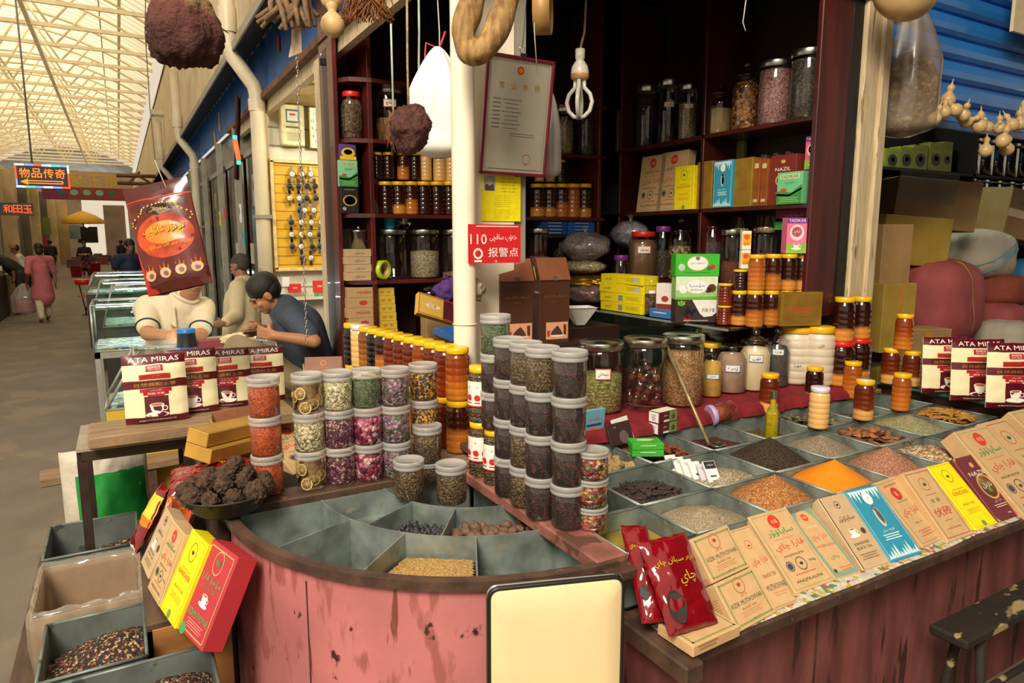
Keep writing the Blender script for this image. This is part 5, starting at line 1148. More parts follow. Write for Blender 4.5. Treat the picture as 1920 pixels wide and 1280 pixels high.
def jX(l, r, t, z, x, **k): p = onX((l+r)/2, x, z); w = (r-l)*mpp(p); h = atX((l+r)/2, t, x).z-z; return p, w/2, h
def cY(l, r, t, z, d, col, spec, lab, y=4.15, rz=0, **k):
    p, w, h = shY(l, r, t, z, y); return carton(Tr(*p) @ Rz(rz), w*.97, h*.99, d, col, spec, lab, k.pop('name', 'carton'), k.pop('cat', 'box'), **k)
def cX(l, r, t, z, d, col, spec, lab, x=3.24, rz=0, lean=0, **k):
    p, w, h = shX(l, r, t, z, x); return carton(Tr(*p) @ Rz(-PI/2+rz) @ Rx(-lean), w*.97, h*.99, d, col, spec, lab, k.pop('name', 'carton'), k.pop('cat', 'box'), **k)
G = grain
brk = G('brown_root_bits', ['5c4430', '74583c', '3e2e20', '86684a'], 60, 1, .8); rootf = G('root_fibre', ['7a4c28', '94602f', '5a3418'], 90, 1, .8, (1, 1, .2)); beige = G('beige_bits', ['b09a74', 'c2ac86', '97805a'], 130, .8, .8)
sunf = G('sunflower', ['a89474', 'c4b290', '86745a', 'd4c4a4'], 120, .9, .7, (1, 1, 2)); pinkd_ = G('dusty_pink', ['9a6a68', 'a87a74', '84544e', 'b88c84'], 120, .9, .7); darkg = G('dark_bits', ['33302a', '45402e', '28241e', '5a5038'], 110, .9, .7); dkpur = G('dark_purple', ['3e2a34', '4e3440', '2e1e26'], 120, .9, .7)
orng = G('dried_rings', ['7a4a24', 'b0702e', '5a3418', 'c88a44'], 48, 1, .6); sugar = mat('brown_sugar', 'a08a5c', rough=.9, var=.1, vs=60)
# left bays
p, r, h = jY(645, 686, 174, 2.30, 4.22); bigjar(p, r, h, brk, .85, 'plastic jar with red lid holding brown bits on the upper left shelf', 'red')
p, r, h = jY(705, 762, 168, 2.30, 4.26); bigjar(p, r, h, rootf, .5, 'large glass jar of orange roots with steel lid behind the hanging mushroom', 'steel', ('فۇلاچ', .7, 'c0392b'))
t1 = [('oval', 'e8c23a', 0, .45, .42, .3), ('oval', 'd0532a', 0, .5, .26, .16), ('rect', 'f0d020', 0, .12, 1, .22)]
cY(640, 674, 351, 1.857, .08, '1d1b1c', [('lines', 'b09a50', 0, .92, .6, .05, 1), ('oval', 'e0b020', 0, .5, .4, .3), ('oval', 'cf3a20', 0, .5, .32, .25), ('seal', 'd0a0b0', -.32, .18, .1)], 'black tea carton with orange medallion at the bottom of the small carton stack', cat='tea box')
z2 = atY(656, 350, 4.15).z
YG = [('rect', 'b8d8a0', 0, .86, .8, .16), (B, '8a5a2a', 'YADIKAR', 0, .86, .1, .7), ('lines', '5a9a6a', 0, .68, .4, .04, 2), ('poly', '3a8a40', [(-.5, .42), (.1, .36), (.5, .6), (.5, 0), (-.5, 0)]), ('poly', 'a8d8b0', [(-.5, .34), (.0, .3), (.5, .5), (.5, .44), (0, .24), (-.5, .28)]), ('oval', 'c8502a', -.22, .44, .13, .07), ('lines', '8ac070', 0, .2, .8, .06, 3)]
cY(638, 674, 300, z2, .08, '86cfa0', YG, 'light green tea carton in the middle of the small carton stack', cat='tea box'); z3 = atY(656, 300, 4.15).z
cY(641, 672, 270, z3, .07, '5a3a86', t1, 'purple and yellow tea carton topping the small carton stack', cat='tea box')
cY(677, 713, 345, 1.857, .07, 'e4dcd8', [('poly', 'd04a42', [(-.5, 1), (.5, 1), (.5, .1), (.3, .5), (-.1, .2), (-.5, .8)])], 'white and red carton behind the first shelf upright', y=4.3, cat='tea box'); z4 = atY(695, 345, 4.3).z
cY(676, 711, 306, z4, .06, '4a3a8c', t1, 'purple carton stacked on the white and red carton', y=4.3, cat='tea box')
hg = 'honey jars on the back shelf'
def honrow(xs, t, b, z, y, ks, row):
    for i, (px, k) in enumerate(zip(xs, ks)):
        p = onY(px, y, z); h = atY(px, t, y).z-z
        hon(p, k, '%s honey jar, %s in %s' % (HW[k], ORD[i], row), hg, h/.2, lidwh if k == 'c' else None)
    return h
h = honrow((724, 748, 771, 795, 820, 843), 341, 393, 1.857, 4.18, 'dThddd', 'the lower shelf row left of the pole')
honrow((709, 730, 758, 780, 799, 825, 846), 286, 341, 1.857+h+.002, 4.2, 'ddhdccc', 'the upper shelf row left of the pole')
h = honrow((1008, 1030, 1052, 1073, 1095), 345, 393, 1.857, 4.2, 'TThoT', 'the lower shelf row right of the column')
honrow((1011, 1031, 1050), 300, 345, 1.857+h+.002, 4.2, 'tod', 'the upper shelf row right of the column')
for l, r, t, c, f, lab in ((705, 760, 430, None, 0, 'large empty-looking glass jar with steel lid beside the green tape'), (767, 822, 430, sunf, .62, 'large glass jar two thirds full of pale seeds'), (827, 872, 430, pinkd_, .12, 'large nearly empty glass jar beside the white pole')):
    p, q, h = jY(l, r, t, 1.45, 4.22); bigjar(p, q, h, c, f, lab, 'steel')
zt = 1.45+h+.001
p = onY(730, 4.22, zt); tag(MB().lathe([(.03, 0), (.04, .06), (.044, .07), (.041, .07), (.03, .01)], flat('22a0c8'), 18).tube([(.04, 0, .055), (.062, 0, .05), (.06, 0, .02), (.036, 0, .015)], .006, flat('22a0c8'), 6).build('blue_cup', None, p), 'small bright blue plastic cup standing on a jar lid', 'cup')
p = onY(759, 4.22, zt); tag(MB().lathe([(.024, 0), (.045, .03), (.046, .07), (.03, .1), (.034, .105)], glassm('cut_glass', refl=.3), 12, None, False).build('glass_bowl', None, p), 'clear cut-glass bowl turned over on the jar lids', 'bowl')
p = onY(712, 4.14, 1.45); t = thing('tape_roll', 'lime green roll of tape standing on the shelf edge', 'tape', (p.x, p.y, p.z+.062)); t.rotation_euler = (PI/2, 0, .5)
MB().lathe([(.04, -.035), (.06, -.035), (.06, .035), (.04, .035), (.04, -.035)], flat('b4cf1c', .3), 24).build('tape', t); MB().lathe([(.036, -.034), (.04, -.034), (.04, .034), (.036, .034), (.036, -.034)], flat('c9a678'), 20).build('core', t)
kp = [('lines', '8a7a8a', 0, .6, .5, .2, 1)]; z = 1.45
for i in range(4):
    p, w, h = shY(645, 693, 467+14.5*(3-i), z, 4.12); carton(Tr(p.x+.004*(i % 2), p.y, z), w, h, .14, 'c9ad84', [(B, '5a5068', 'ساياۋۇر', .05, .5, .35, .4)], 'small kraft parcel, %s from the bottom of the stack under the steel canister' % ORD[i], 'parcel', 'parcel', 'kraft parcels under the canister', side=kp); z += h+.001
p = onY(671, 4.2, z); t = thing('steel_canister', 'small polished steel canister with knob on the kraft parcels', 'canister', p)
MB().lathe([(0, 0), (.046, 0), (.046, .1), (.05, .105), (.05, .11), (.046, .118), (0, .12)], steel, 20).build('body', t); MB().ball((0, 0, .13), .011, steel, 10, 8).build('knob', t); MB().tube([(.046, 0, .095), (.066, 0, .09), (.064, 0, .05), (.046, 0, .045)], .004, steel, 6).build('handle', t)
tag(MB().box((1.28, 4.43, 1.62), (.15, .02, .3), mat('grey_paper_bag', 'a89a84', rough=.8, var=.2), .008).build('paper_bag'), 'greyish paper bag standing behind the steel canister', 'bag')
z = 1.03
for i in range(6):
    p, w, h = shY(646, 696, 541+13*(5-i), z, 4.12); h = .062; carton(Tr(p.x+.005*((i*7) % 3-1), p.y, z), w, h, .15, 'c4a074', [(B, 'c0503a', '伊犁黑茶砖', .1, .5, .3, .55)] if i % 2 else [('oval', 'c8402e', .1, .5, .16, .09)], 'kraft tea brick box, %s from the bottom of the left stack' % ORD[i], 'tea_box', 'tea box', 'kraft tea brick boxes on the lowest shelf'); z += h+.001
z = 1.03
for i in range(7):
    p, w, h = shY(707, 742, 541+12.5*(6-i), z, 4.14); h = .052; carton(Tr(p.x-.006*i*.6, p.y, z), w, h, .1, 'd8b83e', [(B, 'c0602a', '银 宝', 0, .5, .35, .6)], 'small gold carton, %s from the bottom of its stack' % ORD[i], 'small_box', 'box', 'small gold cartons on the lowest shelf'); z += h+.001
p, q, h = jY(776, 834, 532, 1.03, 4.24); bigjar(p, q, h, G('red_dates', ['4a1a1c', '6a2226', '381214'], 70, 1, .4), .5, 'round-shouldered jar of dark red fruit below the beige seed jar', 'flat', oldglass=glassm('smoky_glass', tint='c8b8ac', refl=.14))
def blob(name, lab, cat, c, r, m, amp=.12, f=2.2, seed=0, n=28, k=18, grp=None, fold=0, squash=0):
    def fn(v):
        a = amp*noise.noise(v*f+Vector((seed*5.1, 0, 0)))+amp*.45*noise.noise(v*f*2.6+Vector((0, seed*3.3, 0)))
        if fold: a += fold*abs(math.sin(math.atan2(v.y, v.x)*5+v.z*2+seed))
        return 1+a
    mb = MB().ball((0, 0, 0), r, m, n, k, None, fn)
    if squash: mb.v = [(x, y, max(z, -squash)) for x, y, z in mb.v]
    return tag(mb.build(name, None, c), lab, cat, grp)
purc = mat('purple_cloth', '5c3a86', rough=.85, var=.25, vs=20)
blob('purple_cloth', 'crumpled purple cloth lying by the pole on the low shelf', 'cloth', onY(836, 4.12, 1.36), (.09, .09, .085), purc, .5, 2.6, 3)
cY(795, 850, 590, 1.03, .1, 'b8946a', [], 'kraft carton below the crumpled purple cloth', y=4.05)
p = onY(817, 3.7, 1.22); carton(Tr(p.x, 3.72, 1.24) @ Ry(.32) @ Rx(-.5), .25, .14, .04, 'd8b455', [('frame', 'c83a2a', .02, .02), ('rect', '5a1a24', .33, .5, .3, .98), ('oval', 'f0e0b0', -.1, .5, .2, .06), (B, '8a3a2a', '红枣', -.1, .5, .18, .2)], 'yellow and burgundy gift carton tilted behind the blue scale', side=None)
# blue counter scale
bl = mat('blue_plastic', '2c6fb4', rough=.35, var=.08, coat=.2); sc_ = thing('counter_scale', 'blue electronic counter scale with flat tray behind the honey row', 'scale', (1.62, 3.2, 1.0), -.1)
MB().box((0, 0, .06), (.34, .3, .12), mat('pale_blue_plastic', '8fb0cc', rough=.4, var=.06), .01).build('body', sc_)
mb = MB().box((0, -.02, .205), (.42, .3, .012), bl, .004)
for s in (-1, 1): mb.box((s*.205, -.02, .222), (.012, .3, .03), bl).box((0, -.02+s*.145, .222), (.42, .012, .03), bl)
mb.build('tray', sc_); MB().box((0, 0, .155), (.1, .1, .09), bl).build('pillar', sc_)
F = Tr(0, -.151, 0) @ FRONT
MB().rect(-.03, .065, .1, .06, flat('3a4248'), F).rect(.1, .07, .07, .05, flat('c8c4b8'), F).rect(.1, .03, .06, .01, flat('c87a3a'), F).build('display', sc_)
tag(MB().box((1.68, 3.25, .97), (.7, .5, .04), darkpl).box((1.68, 3.25, .47), (.6, .4, .95), darkwood).build('inner_table'), 'dark wooden table inside the stall carrying the blue scale', 'table')
# boxes and bags toward the corner
z = 1.69
for c in range(2):
    z = 1.735
    for i in range(5):
        p, w, h = shY(1016 if c == 0 else 1066, 1064 if c == 0 else 1115, 404, z, 4.12); carton(Tr(p.x+.004*(i % 2), p.y, z), w, .022, .12, '1a62b0' if c else '154a90', [('lines', 'd8e4f0', 0, .6, .5, .4, 1)], 'flat bright blue box, %s from the bottom of the %s stack' % (ORD[i], ('left', 'right')[c]), 'blue_box', 'box', 'flat blue boxes under the honey shelf'); z += .023
tag(MB().box((2.9, 4.22, 1.722), (.62, .22, .02), dk).box((2.62, 4.22, 1.58), (.02, .2, .26), dk).box((3.06, 4.3, 1.58), (.02, .06, .26), dk).build('riser'), 'small dark riser board under the flat blue boxes', 'riser')
p, q, h = jY(992, 1031, 428, 1.45, 4.18); bigjar(p, q, h, pinkd_, .45, 'glass jar with dusty pink contents right of the column', 'steel')
p, q, h = jY(1036, 1068, 434, 1.45, 4.26); bigjar(p, q, h, darkg, .7, 'yellow-lidded dark jar behind the grey plastic bag', 'yellow')
for l, r, t, c, lab in ((1036, 1074, 202, beige, 'dim glass jar beside the bulb on the top corner shelf'), (1078, 1112, 195, darkg, 'dim dark jar behind the light bulb on the top corner shelf')):
    p, q, h = jY(l, r, t, 2.30, 4.22); bigjar(p, q, h, c, .8, lab, 'steel')
# right shelf, top row
for l, r, t, c, f, lid, lb_, lab in ((1150, 1187, 193, sunf, .92, 'steel', None, 'glass jar of pale seeds with steel lid, shortest on the high right shelf'), (1189, 1226, 163, dkpur, .9, 'steel', None, 'tall glass jar of dark purple petals on the high shelf'), (1228, 1265, 152, darkg, .35, 'steel', ('ئۇن', .6, 'd0806a', 1.0), 'tall dark glass jar with a pinkish label on the high shelf'),
        (1266, 1300, 161, beige, .75, 'steel', ('زە', .6, 'd0806a', 1.0), 'tall glass jar of beige bits with label at the shelf divider'), (1314, 1364, 160, sugar, .68, 'knob', None, 'glass-lidded jar of brown sugar on the high shelf'), (1363, 1412, 119, orng, .97, 'knob', None, 'glass-lidded jar of dried brown rings on the high shelf'),
        (1411, 1470, 120, pinkd_, .96, 'steel', None, 'big steel-lidded jar of dusty pink petals on the high shelf'), (1469, 1531, 100, darkg, .96, 'steel', None, 'big steel-lidded jar of dark buds at the right end of the high shelf')):
    p, q, h = jX(l, r, t, 2.345, 3.34); bigjar(p, q, h, c, f, lab, lid, lb_)
# right shelf, middle row
tk = thing('plastic_tank', 'clear plastic storage tank at the left end of the middle right shelf', 'tank', onX(1166, 3.38, 1.892))
mb = MB(); q = glassm('dull_plastic', tint='b8b8b0', refl=.12, opac=.12, body='8a8c88')
for a, b, s in (((0, -.15, .12), (.24, .004, .24), 0), ((0, .15, .12), (.24, .004, .24), 0), ((-.12, 0, .12), (.004, .3, .24), 0), ((.12, 0, .12), (.004, .3, .24), 0)): mb.box(a, b, q)
mb.build('wall', tk); MB().box((0, 0, .25), (.25, .31, .015), q).build('lid', tk)
cX(1191, 1237, 289, 1.892, .07, KR, KA, 'kraft tea box leaning beside the plastic tank', lean=.12, cat='tea box'); cX(1228, 1278, 281, 1.892, .07, KR, KA, 'kraft tea box leaning by the yellow box on the shelf', lean=.12, cat='tea box')
cX(1262, 1299, 311, 1.892, .05, 'f0dc08', YL, 'yellow tea box standing at the shelf divider', x=3.2, cat='tea box')
gb = mat('olive_gold_carton', '96742c', rough=.35, metal=.25, var=.15); GBX = [(B, 'c05a4a', '精制天山雪菊', .05, .5, .0, 0)]
def gspec(n): return [('frame', 'c8a850', .02, .01)]
for l, r, t, lab in ((1304, 1333, 303, 'dull gold carton left of the teal box on the shelf'), (1371, 1407, 297, 'dull gold carton right of the teal box on the shelf')):
    p, w, h = shX(l, r, t, 1.892, 3.22); mb = MB().box((0, .05, h/2), (w*.97, .1, h), gb, .002).frame(0, h/2, w*.9, h*.96, .003, gold, FRONT)
    for i, ch in enumerate('精制雪菊花'): mb.text(ch, .01, h*.72-i*h*.1, h*.07, flat('c06048'), FRONT, None)
    tag(mb.build('gold_box', None, M=Tr(*p) @ Rz(-PI/2)), lab, 'box')
cX(1334, 1370, 300, 1.892, .06, '2f8fae', TL_, 'teal tea box with white pattern between two gold cartons', x=3.2, cat='tea box')
ab = mat('amber_carton', '8a4a1c', rough=.3, var=.2, coat=.3)
for l, r, lab in ((1408, 1421, 'slim amber carton left of its twin'), (1422, 1436, 'slim amber carton right of its twin')): cX(l, r, 297, 1.892, .08, '8a4a1c', [('rect', 'c8b890', 0, .85, .6, .1), ('rect', 'c8b890', 0, .12, .6, .06)], lab, m=ab)
NZ2 = [('oval', 'c8a060', 0, .87, .09, .06), (B, 'f0e8dc', 'NAZIL', 0, .72, .07, .6), ('oval', 'c8a060', 0, .5, .28, .22), ('oval', '5a2418', 0, .5, .22, .17), ('lines', 'e0c8b8', 0, .25, .5, .02, 2)]
cX(1439, 1488, 290, 1.892, .07, '74241a', NZ2, 'red brown tea carton on the middle right shelf', x=3.26, cat='tea box')
cX(1453, 1501, 322, 1.892, .05, '6fc48e', YG, 'light green tea carton in front of the red brown carton', x=3.2, cat='tea box')
PK = [('rect', '7a2a8a', 0, .92, 1, .16), (B, 'f4e8f4', 'YADIKAR', 0, .92, .09, .85), ('oval', 'f4d8dc', 0, .58, .36, .4), ('oval', 'd8405a', 0, .6, .26, .26), (B, 'fff0f0', 'چاي', 0, .6, .08, .3), ('rect', '8ac04a', 0, .14, 1, .28), ('cup', 'ffffff', 0, .2, .4)]
p, w, h = shX(1502, 1529, 318, 1.892, 3.31); cX(1502, 1529, 318, 1.892, .06, 'e2708e', PK, 'lower pink and purple tea carton at the right end of the shelf', x=3.31, cat='tea box'); cX(1502, 1529, 255, 1.892+h+.002, .06, 'e2708e', PK, 'upper pink and purple tea carton at the right end of the shelf', x=3.31, cat='tea box')
cX(1306, 1388, 262, 1.892, .03, '8a8a48', [], 'olive storage box standing at the back of the middle right shelf', x=3.5)
st = thing('steel_tray', 'steel rack of glasses at the back of the middle right shelf', 'rack', onX(1440, 3.47, 2.08)); MB().box((0, 0, .01), (.14, .34, .02), steel).build('tray', st)
for k in range(4): MB().lathe([(.03, .02), (.036, .13)], jarglass, 14, Tr(0, -.13+.087*k, 0)).build('glass', st)
for k in (-.15, .15): MB().box((0, k, -.095), (.03, .02, .19), steel).build('leg', st)
# right shelf, lower row
for l, r, t, x, c, f, lid, lb_, lab, b in ((1180, 1234, 434, 3.16, mat('brown_syrup', '6a5038', rough=.3, var=.1, coat=.3), .97, 'red', ('يوپۇر', .62, 'd0806a', .9), 'brown-filled plastic jar with red lid and label', 0), (1228, 1262, 424, 3.3, darkg, .6, 'purple', None, 'clear jar with purple lid behind the red-lidded jar', 0), (1256, 1299, 408, 3.3, G('dried_curls', ['9a8048', 'b89a5e', '5e4a24', '3a3020'], 50, 1, .6), .72, 'knob', None, 'domed glass jar of dried curls behind the green cartons', 0),
        (1315, 1362, 398, 3.34, dkpur, .75, 'knob', None, 'domed glass jar of dark petals at the lower shelf', 0), (1356, 1395, 430, 3.3, G('rust_spice', ['6a3020', '7c3c28'], 160, .6, .8), .45, 'steel', None, 'steel-lidded jar of rust red spice behind the orange cartons', 0), (1416, 1460, 425, 3.36, G('pink_petal2', ['6a3048', '8a4a60', 'a87080'], 70, 1, .7), .6, 'steel', None, 'steel-lidded jar of pink petals behind the honey jars', 0),
        (1503, 1526, 424, 3.3, pinkd_, .5, 'steel', None, 'steel-lidded jar at the right end of the lower shelf', 0), (1150, 1183, 478, 3.0, beige, .6, 'purple', None, 'small jar with purple lid beside the plastic bags', 1.245), (1148, 1182, 452, 3.3, None, 0, 'steel', None, 'steel-lidded empty jar behind the purple-lidded jar', 0)):
    p, q, h = jX(l, r, t, b or 1.43, x); bigjar(p, q, h, c, f, lab, lid, lb_)
for l, r, lab in ((1368, 1411, 'clear plastic tub on the jar lids at the lower shelf'), (1418, 1462, 'clear plastic tub right of another tub on the jar lids')):
    p = onX((l+r)/2, 3.33, 1.735); t = thing('plastic_tub', lab, 'tub', p); MB().lathe([(.0, .001), (.05, .001), (.065, .1), (.068, .1)], jarglass, 20).build('tub', t); MB().lathe([(0, .004), (.05, .004), (.055, .03), (0, .035)], beige, 16).build('contents', t)
cX(1312, 1332, 394, 1.7, .05, 'b0262a', [('seal', 'e0c080', 0, .6, .2)], 'small red carton under the shelf board by the divider', x=3.4)
cX(1452, 1526, 392, 1.80, .1, '8a1c4a', [(B, 'e8a8c8', 'كۆكتات', 0, .5, .3, .5)], 'flat magenta carton under the shelf board', x=3.33); cX(1452, 1480, 409, 1.755, .1, '3aa03a', [], 'flat green carton end under the magenta carton', x=3.33); cX(1482, 1526, 405, 1.755, .1, 'd8302a', [], 'flat red carton end under the magenta carton', x=3.33)
# glass counter
gc = thing('glass_counter', 'glass topped counter inside the stall before the right shelf', 'counter', (2.93, 3.36, 0))
MB().box((0, -.12, 1.237), (.46, 1.52, .012), greeng).box((-.231, -.12, 1.237), (.004, 1.52, .0125), mat('dull_glass_edge', '7f8a80', rough=.2, var=.1)).build('top_pane', gc)
MB().box((-.225, 0, 1.07), (.006, 1.26, .32), glassm('dark_glass', tint='7f9a8c', refl=.14, opac=.25, body='35463e')).build('front_pane', gc)
MB().box((0, 0, .45), (.44, 1.26, .9), darkwood).build('cabinet', gc); MB().box((0, -.63, 1.07), (.44, .008, .32), greeng).build('end_pane', gc)
for px, k in ((1316, 'k'), (1332, 'k'), (1346, 'k')):
    p = onX(px, 2.82, .905); hon(p, 'k', 'black honey jar with yellow lid inside the glass counter', 'honey jars inside the glass counter', 1.15)
blob('teal_cloth', 'pale teal cloth bundle inside the glass counter', 'cloth', onX(1180, 2.86, .99), (.12, .14, .09), mat('teal_cloth', '6fa294', rough=.9, var=.15), .2, 2, 5)
z = 1.245
for i in range(4):
    p, w, h = shX(1124, 1210, 566-15*i, z, 2.74); h = .058; carton(Tr(p.x, p.y, z) @ Rz(-PI/2+.03*(i % 3-1)), w*.95, h, .12, 'f0dc10', [(B, '6a6a10', 'تۈمۈر', -.3, .5, .3, .2), ('rect', 'c8d8e8' if i > 1 else '8a9098', .0 if i < 2 else .35, .5, .1, .6), ('lines', 'b8a810', .28, .7, .3, .14, 3)], 'bright yellow carton, %s from the bottom of the stack on the glass counter' % ORD[i], 'yellow_box', 'box', 'yellow cartons on the glass counter'); z += h+.001
cX(1238, 1266, 531, 1.245, .07, 'e8e2dc', [('rect', '8a2a20', 0, .2, .95, .4), ('oval', 'b03a2a', 0, .55, .2, .15)], 'small white and dark red carton left of the green cartons', x=2.76, rz=.3)
p, q, h = jX(1211, 1240, 517, 1.245, 2.8); bigjar(p, q, h, brk, .6, 'small clear jar wrapped in plastic behind the blue flat box', 'flat', (' ', .6, 'c0503a'))
cX(1222, 1264, 580, 1.245, .05, '3a78b8', [('lines', 'd8e4f0', 0, .6, .6, .3, 1)], 'flat blue box lying on the glass counter edge', x=2.73)
# green carton trio
BB = [('poly', 'f0eeea', [(-.1, 1), (.5, 1), (.5, .45), (.4, .3), (.2, .25), (.1, .4)]), ('seal', '2a2026', -.28, .55, .13), ('seal', '33282e', -.12, .6, .12), ('seal', '241a20', -.18, .38, .12), ('seal', '2e242a', -.02, .42, .1), ('leaf', '7ab83a', -.36, .72, .16), ('seal', 'b03028', -.2, .18, .08), (B, '4a3a3a', '药桑子膏', .3, .55, .18, .32), ('lines', 'e8e0e0', 0, .1, .6, .05, 1)]
G1 = [('poly', 'd8ecd0', [(-.5, .4), (.5, .6), (.5, 1), (-.5, 1)]), ('oval', 'f4f4f8', 0, .55, .26, .16), (B, '3a4aa0', 'مۇمىيا', 0, .6, .16, .36), (B, '4a6a4a', '植物固体饮料', 0, .42, .08, .3), ('seal', '5a3420', .36, .5, .1), ('seal', '4a2a1a', .28, .42, .07), ('seal', 'f0f4f0', -.32, .45, .1), ('poly', '6aae3a', [(-.5, 0), (.5, 0), (.5, .15), (-.5, .1)])]
G2 = [('oval', 'f2f0ea', 0, .58, .25, .17), ('ring', 'b8a06a', 0, .58, .25, .02, .17), ('seal', '5a6a9a', 0, .82, .05), (B, '3a4a9a', 'تۇغلۇق چاي', 0, .58, .12, .34), ('seal', 'b8d8c0', -.36, .4, .08), ('seal', 'c0303a', .34, .42, .06), ('seal', '3a7a3a', .26, .36, .05), ('lines', '1f7a1f', 0, .16, .6, .05, 1)]
p = atZ(1304, 602, 1.245); p = Vector((2.74, p.y*2.74/p.x, 1.245)); k = mpp(p); zz = 1.245; ang = -.5
for l, r, t, col, sp, lab in ((1265, 1342, 562, '3a2422', BB, 'dark carton with blackberry picture at the bottom of the green trio'), (1267, 1345, 518, '9ccf7a', G1, 'pale green carton with white plaque in the middle of the trio'), (1268, 1350, 476, '3cb82a', G2, 'bright green carton with white plaque on top of the trio')):
    h = topz(1304, t, p)-zz; carton(Tr(p.x, p.y, zz) @ Rz(ang), (r-l)*k, h, .1, col, sp, lab, 'green_carton', 'carton'); zz += h+.001
gh = 'honey jars on the glass counter'
for (px, lev) in ((1357, ((610, 572, 'r'), (570, 531, 'r'))), (1384, ((611, 544, 'T'), (543, 505, 'd'))), (1413, ((614, 544, 'h'), (544, 477, 'o'))), (1443, ((611, 544, 'h'), (544, 476, 'h'))), (1472, ((609, 544, 'T'), (543, 476, 'T'))), (1497, ((607, 544, 'T'), (543, 476, 'T')))):
    p = atZ(px, lev[0][0], 1.245); p = p+Vector((p.x, p.y, 0)).normalized()*.045; z = 1.245
    for i, (b, t, kk) in enumerate(lev):
        h = topz(px, t, p)-z; o = hon(Vector((p.x, p.y, z)), kk, '%s honey jar, %s tier, %s column from the green cartons' % (HW[kk], ('lower', 'upper')[i], ORD[(1357, 1384, 1413, 1443, 1472, 1497).index(px)]), gh, h/.2)
        if h < .15: o.scale = (.85, .85, h/.2)
        z += h
p = atZ(1502, 600, 1.245); p = Vector((p.x*.93, p.y*.93, 1.245)); w = 84*mpp(p); mb = MB().box((0, .03, .09), (w, .06, .18), gb, .002).frame(0, .09, w*.94, .166, .003, gold, FRONT)
mb.text('精制冠花宁茶', 0, .085, .034, flat('d04a3a'), FRONT, w*.5).rect(0, .12, .008, .012, flat('3a8a4a'), FRONT).rect(0, .05, w*.3, .004, flat('7a5a20'), FRONT)
tag(mb.build('gold_carton', None, M=Tr(p.x-.0, p.y, 1.245) @ Rz(-.35)), 'gold carton with red characters leaning before the honey jars', 'carton')
tops = {}
for px, b_, t_ in ((1384, 611, 505), (1478, 609, 476)):
    p = atZ(px, b_, 1.245); p = p+Vector((p.x, p.y, 0)).normalized()*.045; tops[px] = Vector((p.x, p.y, topz(px, t_, p)+.004))
p = tops[1384]+Vector((.02, -.012, 0)); h = (topz(1402, 432, p)-p.z)/2
for k, lab in enumerate(('lower small orange and white carton standing on a honey lid', 'upper small orange and white carton standing on its twin')):
    carton(Tr(p.x, p.y, p.z+k*h) @ Rz(-.6), .048, h*.98, .045, 'f0e8d8', [('rect', 'e8a018', 0, .55, .9, .6), ('seal', 'c85a18', 0, .68, .3), (B, 'b03020', 'SA', 0, .3, .16, .6)], lab, 'small_box', 'box')
p = tops[1478]; h = topz(1480, 408, p)-p.z
carton(Tr(p.x, p.y-.02, p.z) @ Rz(-.55), .105, h, .08, 'e878a0', PK, 'pink and purple tea carton standing on the honey jar lids', 'tea_box', 'tea box')
# plastic bags of goods at the far end of the glass counter
plas = glassm('bag_film', refl=.14, opac=.16, body='d8d4d8', rough=.12)
def bagof(c, r, cont, lab, seed, knot=True, film=plas, amp=.13):
    t = thing('plastic_bag', lab, 'bag', c)
    def fn(v): return 1+amp*noise.noise(v*1.8+Vector((seed*5.1, 0, 0)))+amp*.5*noise.noise(v*4.4+Vector((0, seed, 0)))
    MB().ball((0, 0, 0), [k*.95 for k in r], cont, 30, 20, None, fn).build('contents', t)
    mb = MB().ball((0, 0, 0), [k*1.03 for k in r], film, 30, 20, None, lambda v: fn(v)+.04*noise.noise(v*9))
    if knot: mb.lathe([(.012, r[2]*.92), (.01, r[2]*1.1), (.03, r[2]*1.35), (.035, r[2]*1.4)], film, 12, None)
    mb.build('bag', t); return t
q = atX(1097, 462, 2.85); k = mpp(q)
bagof((2.85, q.y, q.z), (.15, .2, 27*k), G('grey_tea', ['94807e', 'a89690', '7a6866', 'b8a69e'], 80, 1, .8), 'clear bag of grey purple tea on top of the bag pile', 1)
q = atX(1093, 497, 2.84); bagof((2.84, q.y, q.z-.01), (.12, .2, .055), G('yellow_curl', ['dcb868', 'ecd088', 'b08e48', 'e0c478'], 40, 1, .6), 'bag of yellow dried curls under the grey bag', 2, False)
goldf = mat('gold_foil', 'b88a28', rough=.22, metal=.8, var=.3, vs=14, bump=.4, bs=20)
q = atX(1095, 525, 2.83); blob('foil_packet', 'crumpled gold and silver foil packets in the bag pile', 'packet', (2.83, q.y, q.z-.01), (.12, .2, .05), goldf, .35, 3, 4)
q = atX(1100, 562, 2.82); bagof((2.82, q.y, 1.246+.085), (.12, .17, .085), G('dark_red_meat', ['843a2c', '9a4838', '6a2a1e'], 26, .6, .35), 'bag of dark red fruit at the bottom of the bag pile', 5, False)
q = atX(1178, 430, 3.2); bagof((3.22, q.y, 1.735), (.12, .16, .1), G('lilac_bits', ['b8aec4', 'd0c6da', '988eac'], 60, 1, .7), 'pale lilac plastic bag knotted on top of a jar by the corner', 6)
bw = mat('white_enamel', 'dcd8cc', rough=.4, var=.06); q = atY(1085, 600, 2.75)
tag(MB().lathe([(.03, 0), (.1, .09), (.105, .09), (.09, .085), (.025, .006), (0, .006)], bw, 4, Rz(.5), False).build('white_scoop', None, (q.x+.04, 2.8, q.z-.03)), 'white square scoop behind the brown tea bags', 'scoop')
tag(MB().box((q.x+.1, 2.85, (q.z-.04)/2), (.3, .22, q.z-.04), darkwood).build('wood_crate'), 'dark crate under the white scoop behind the jars', 'crate')

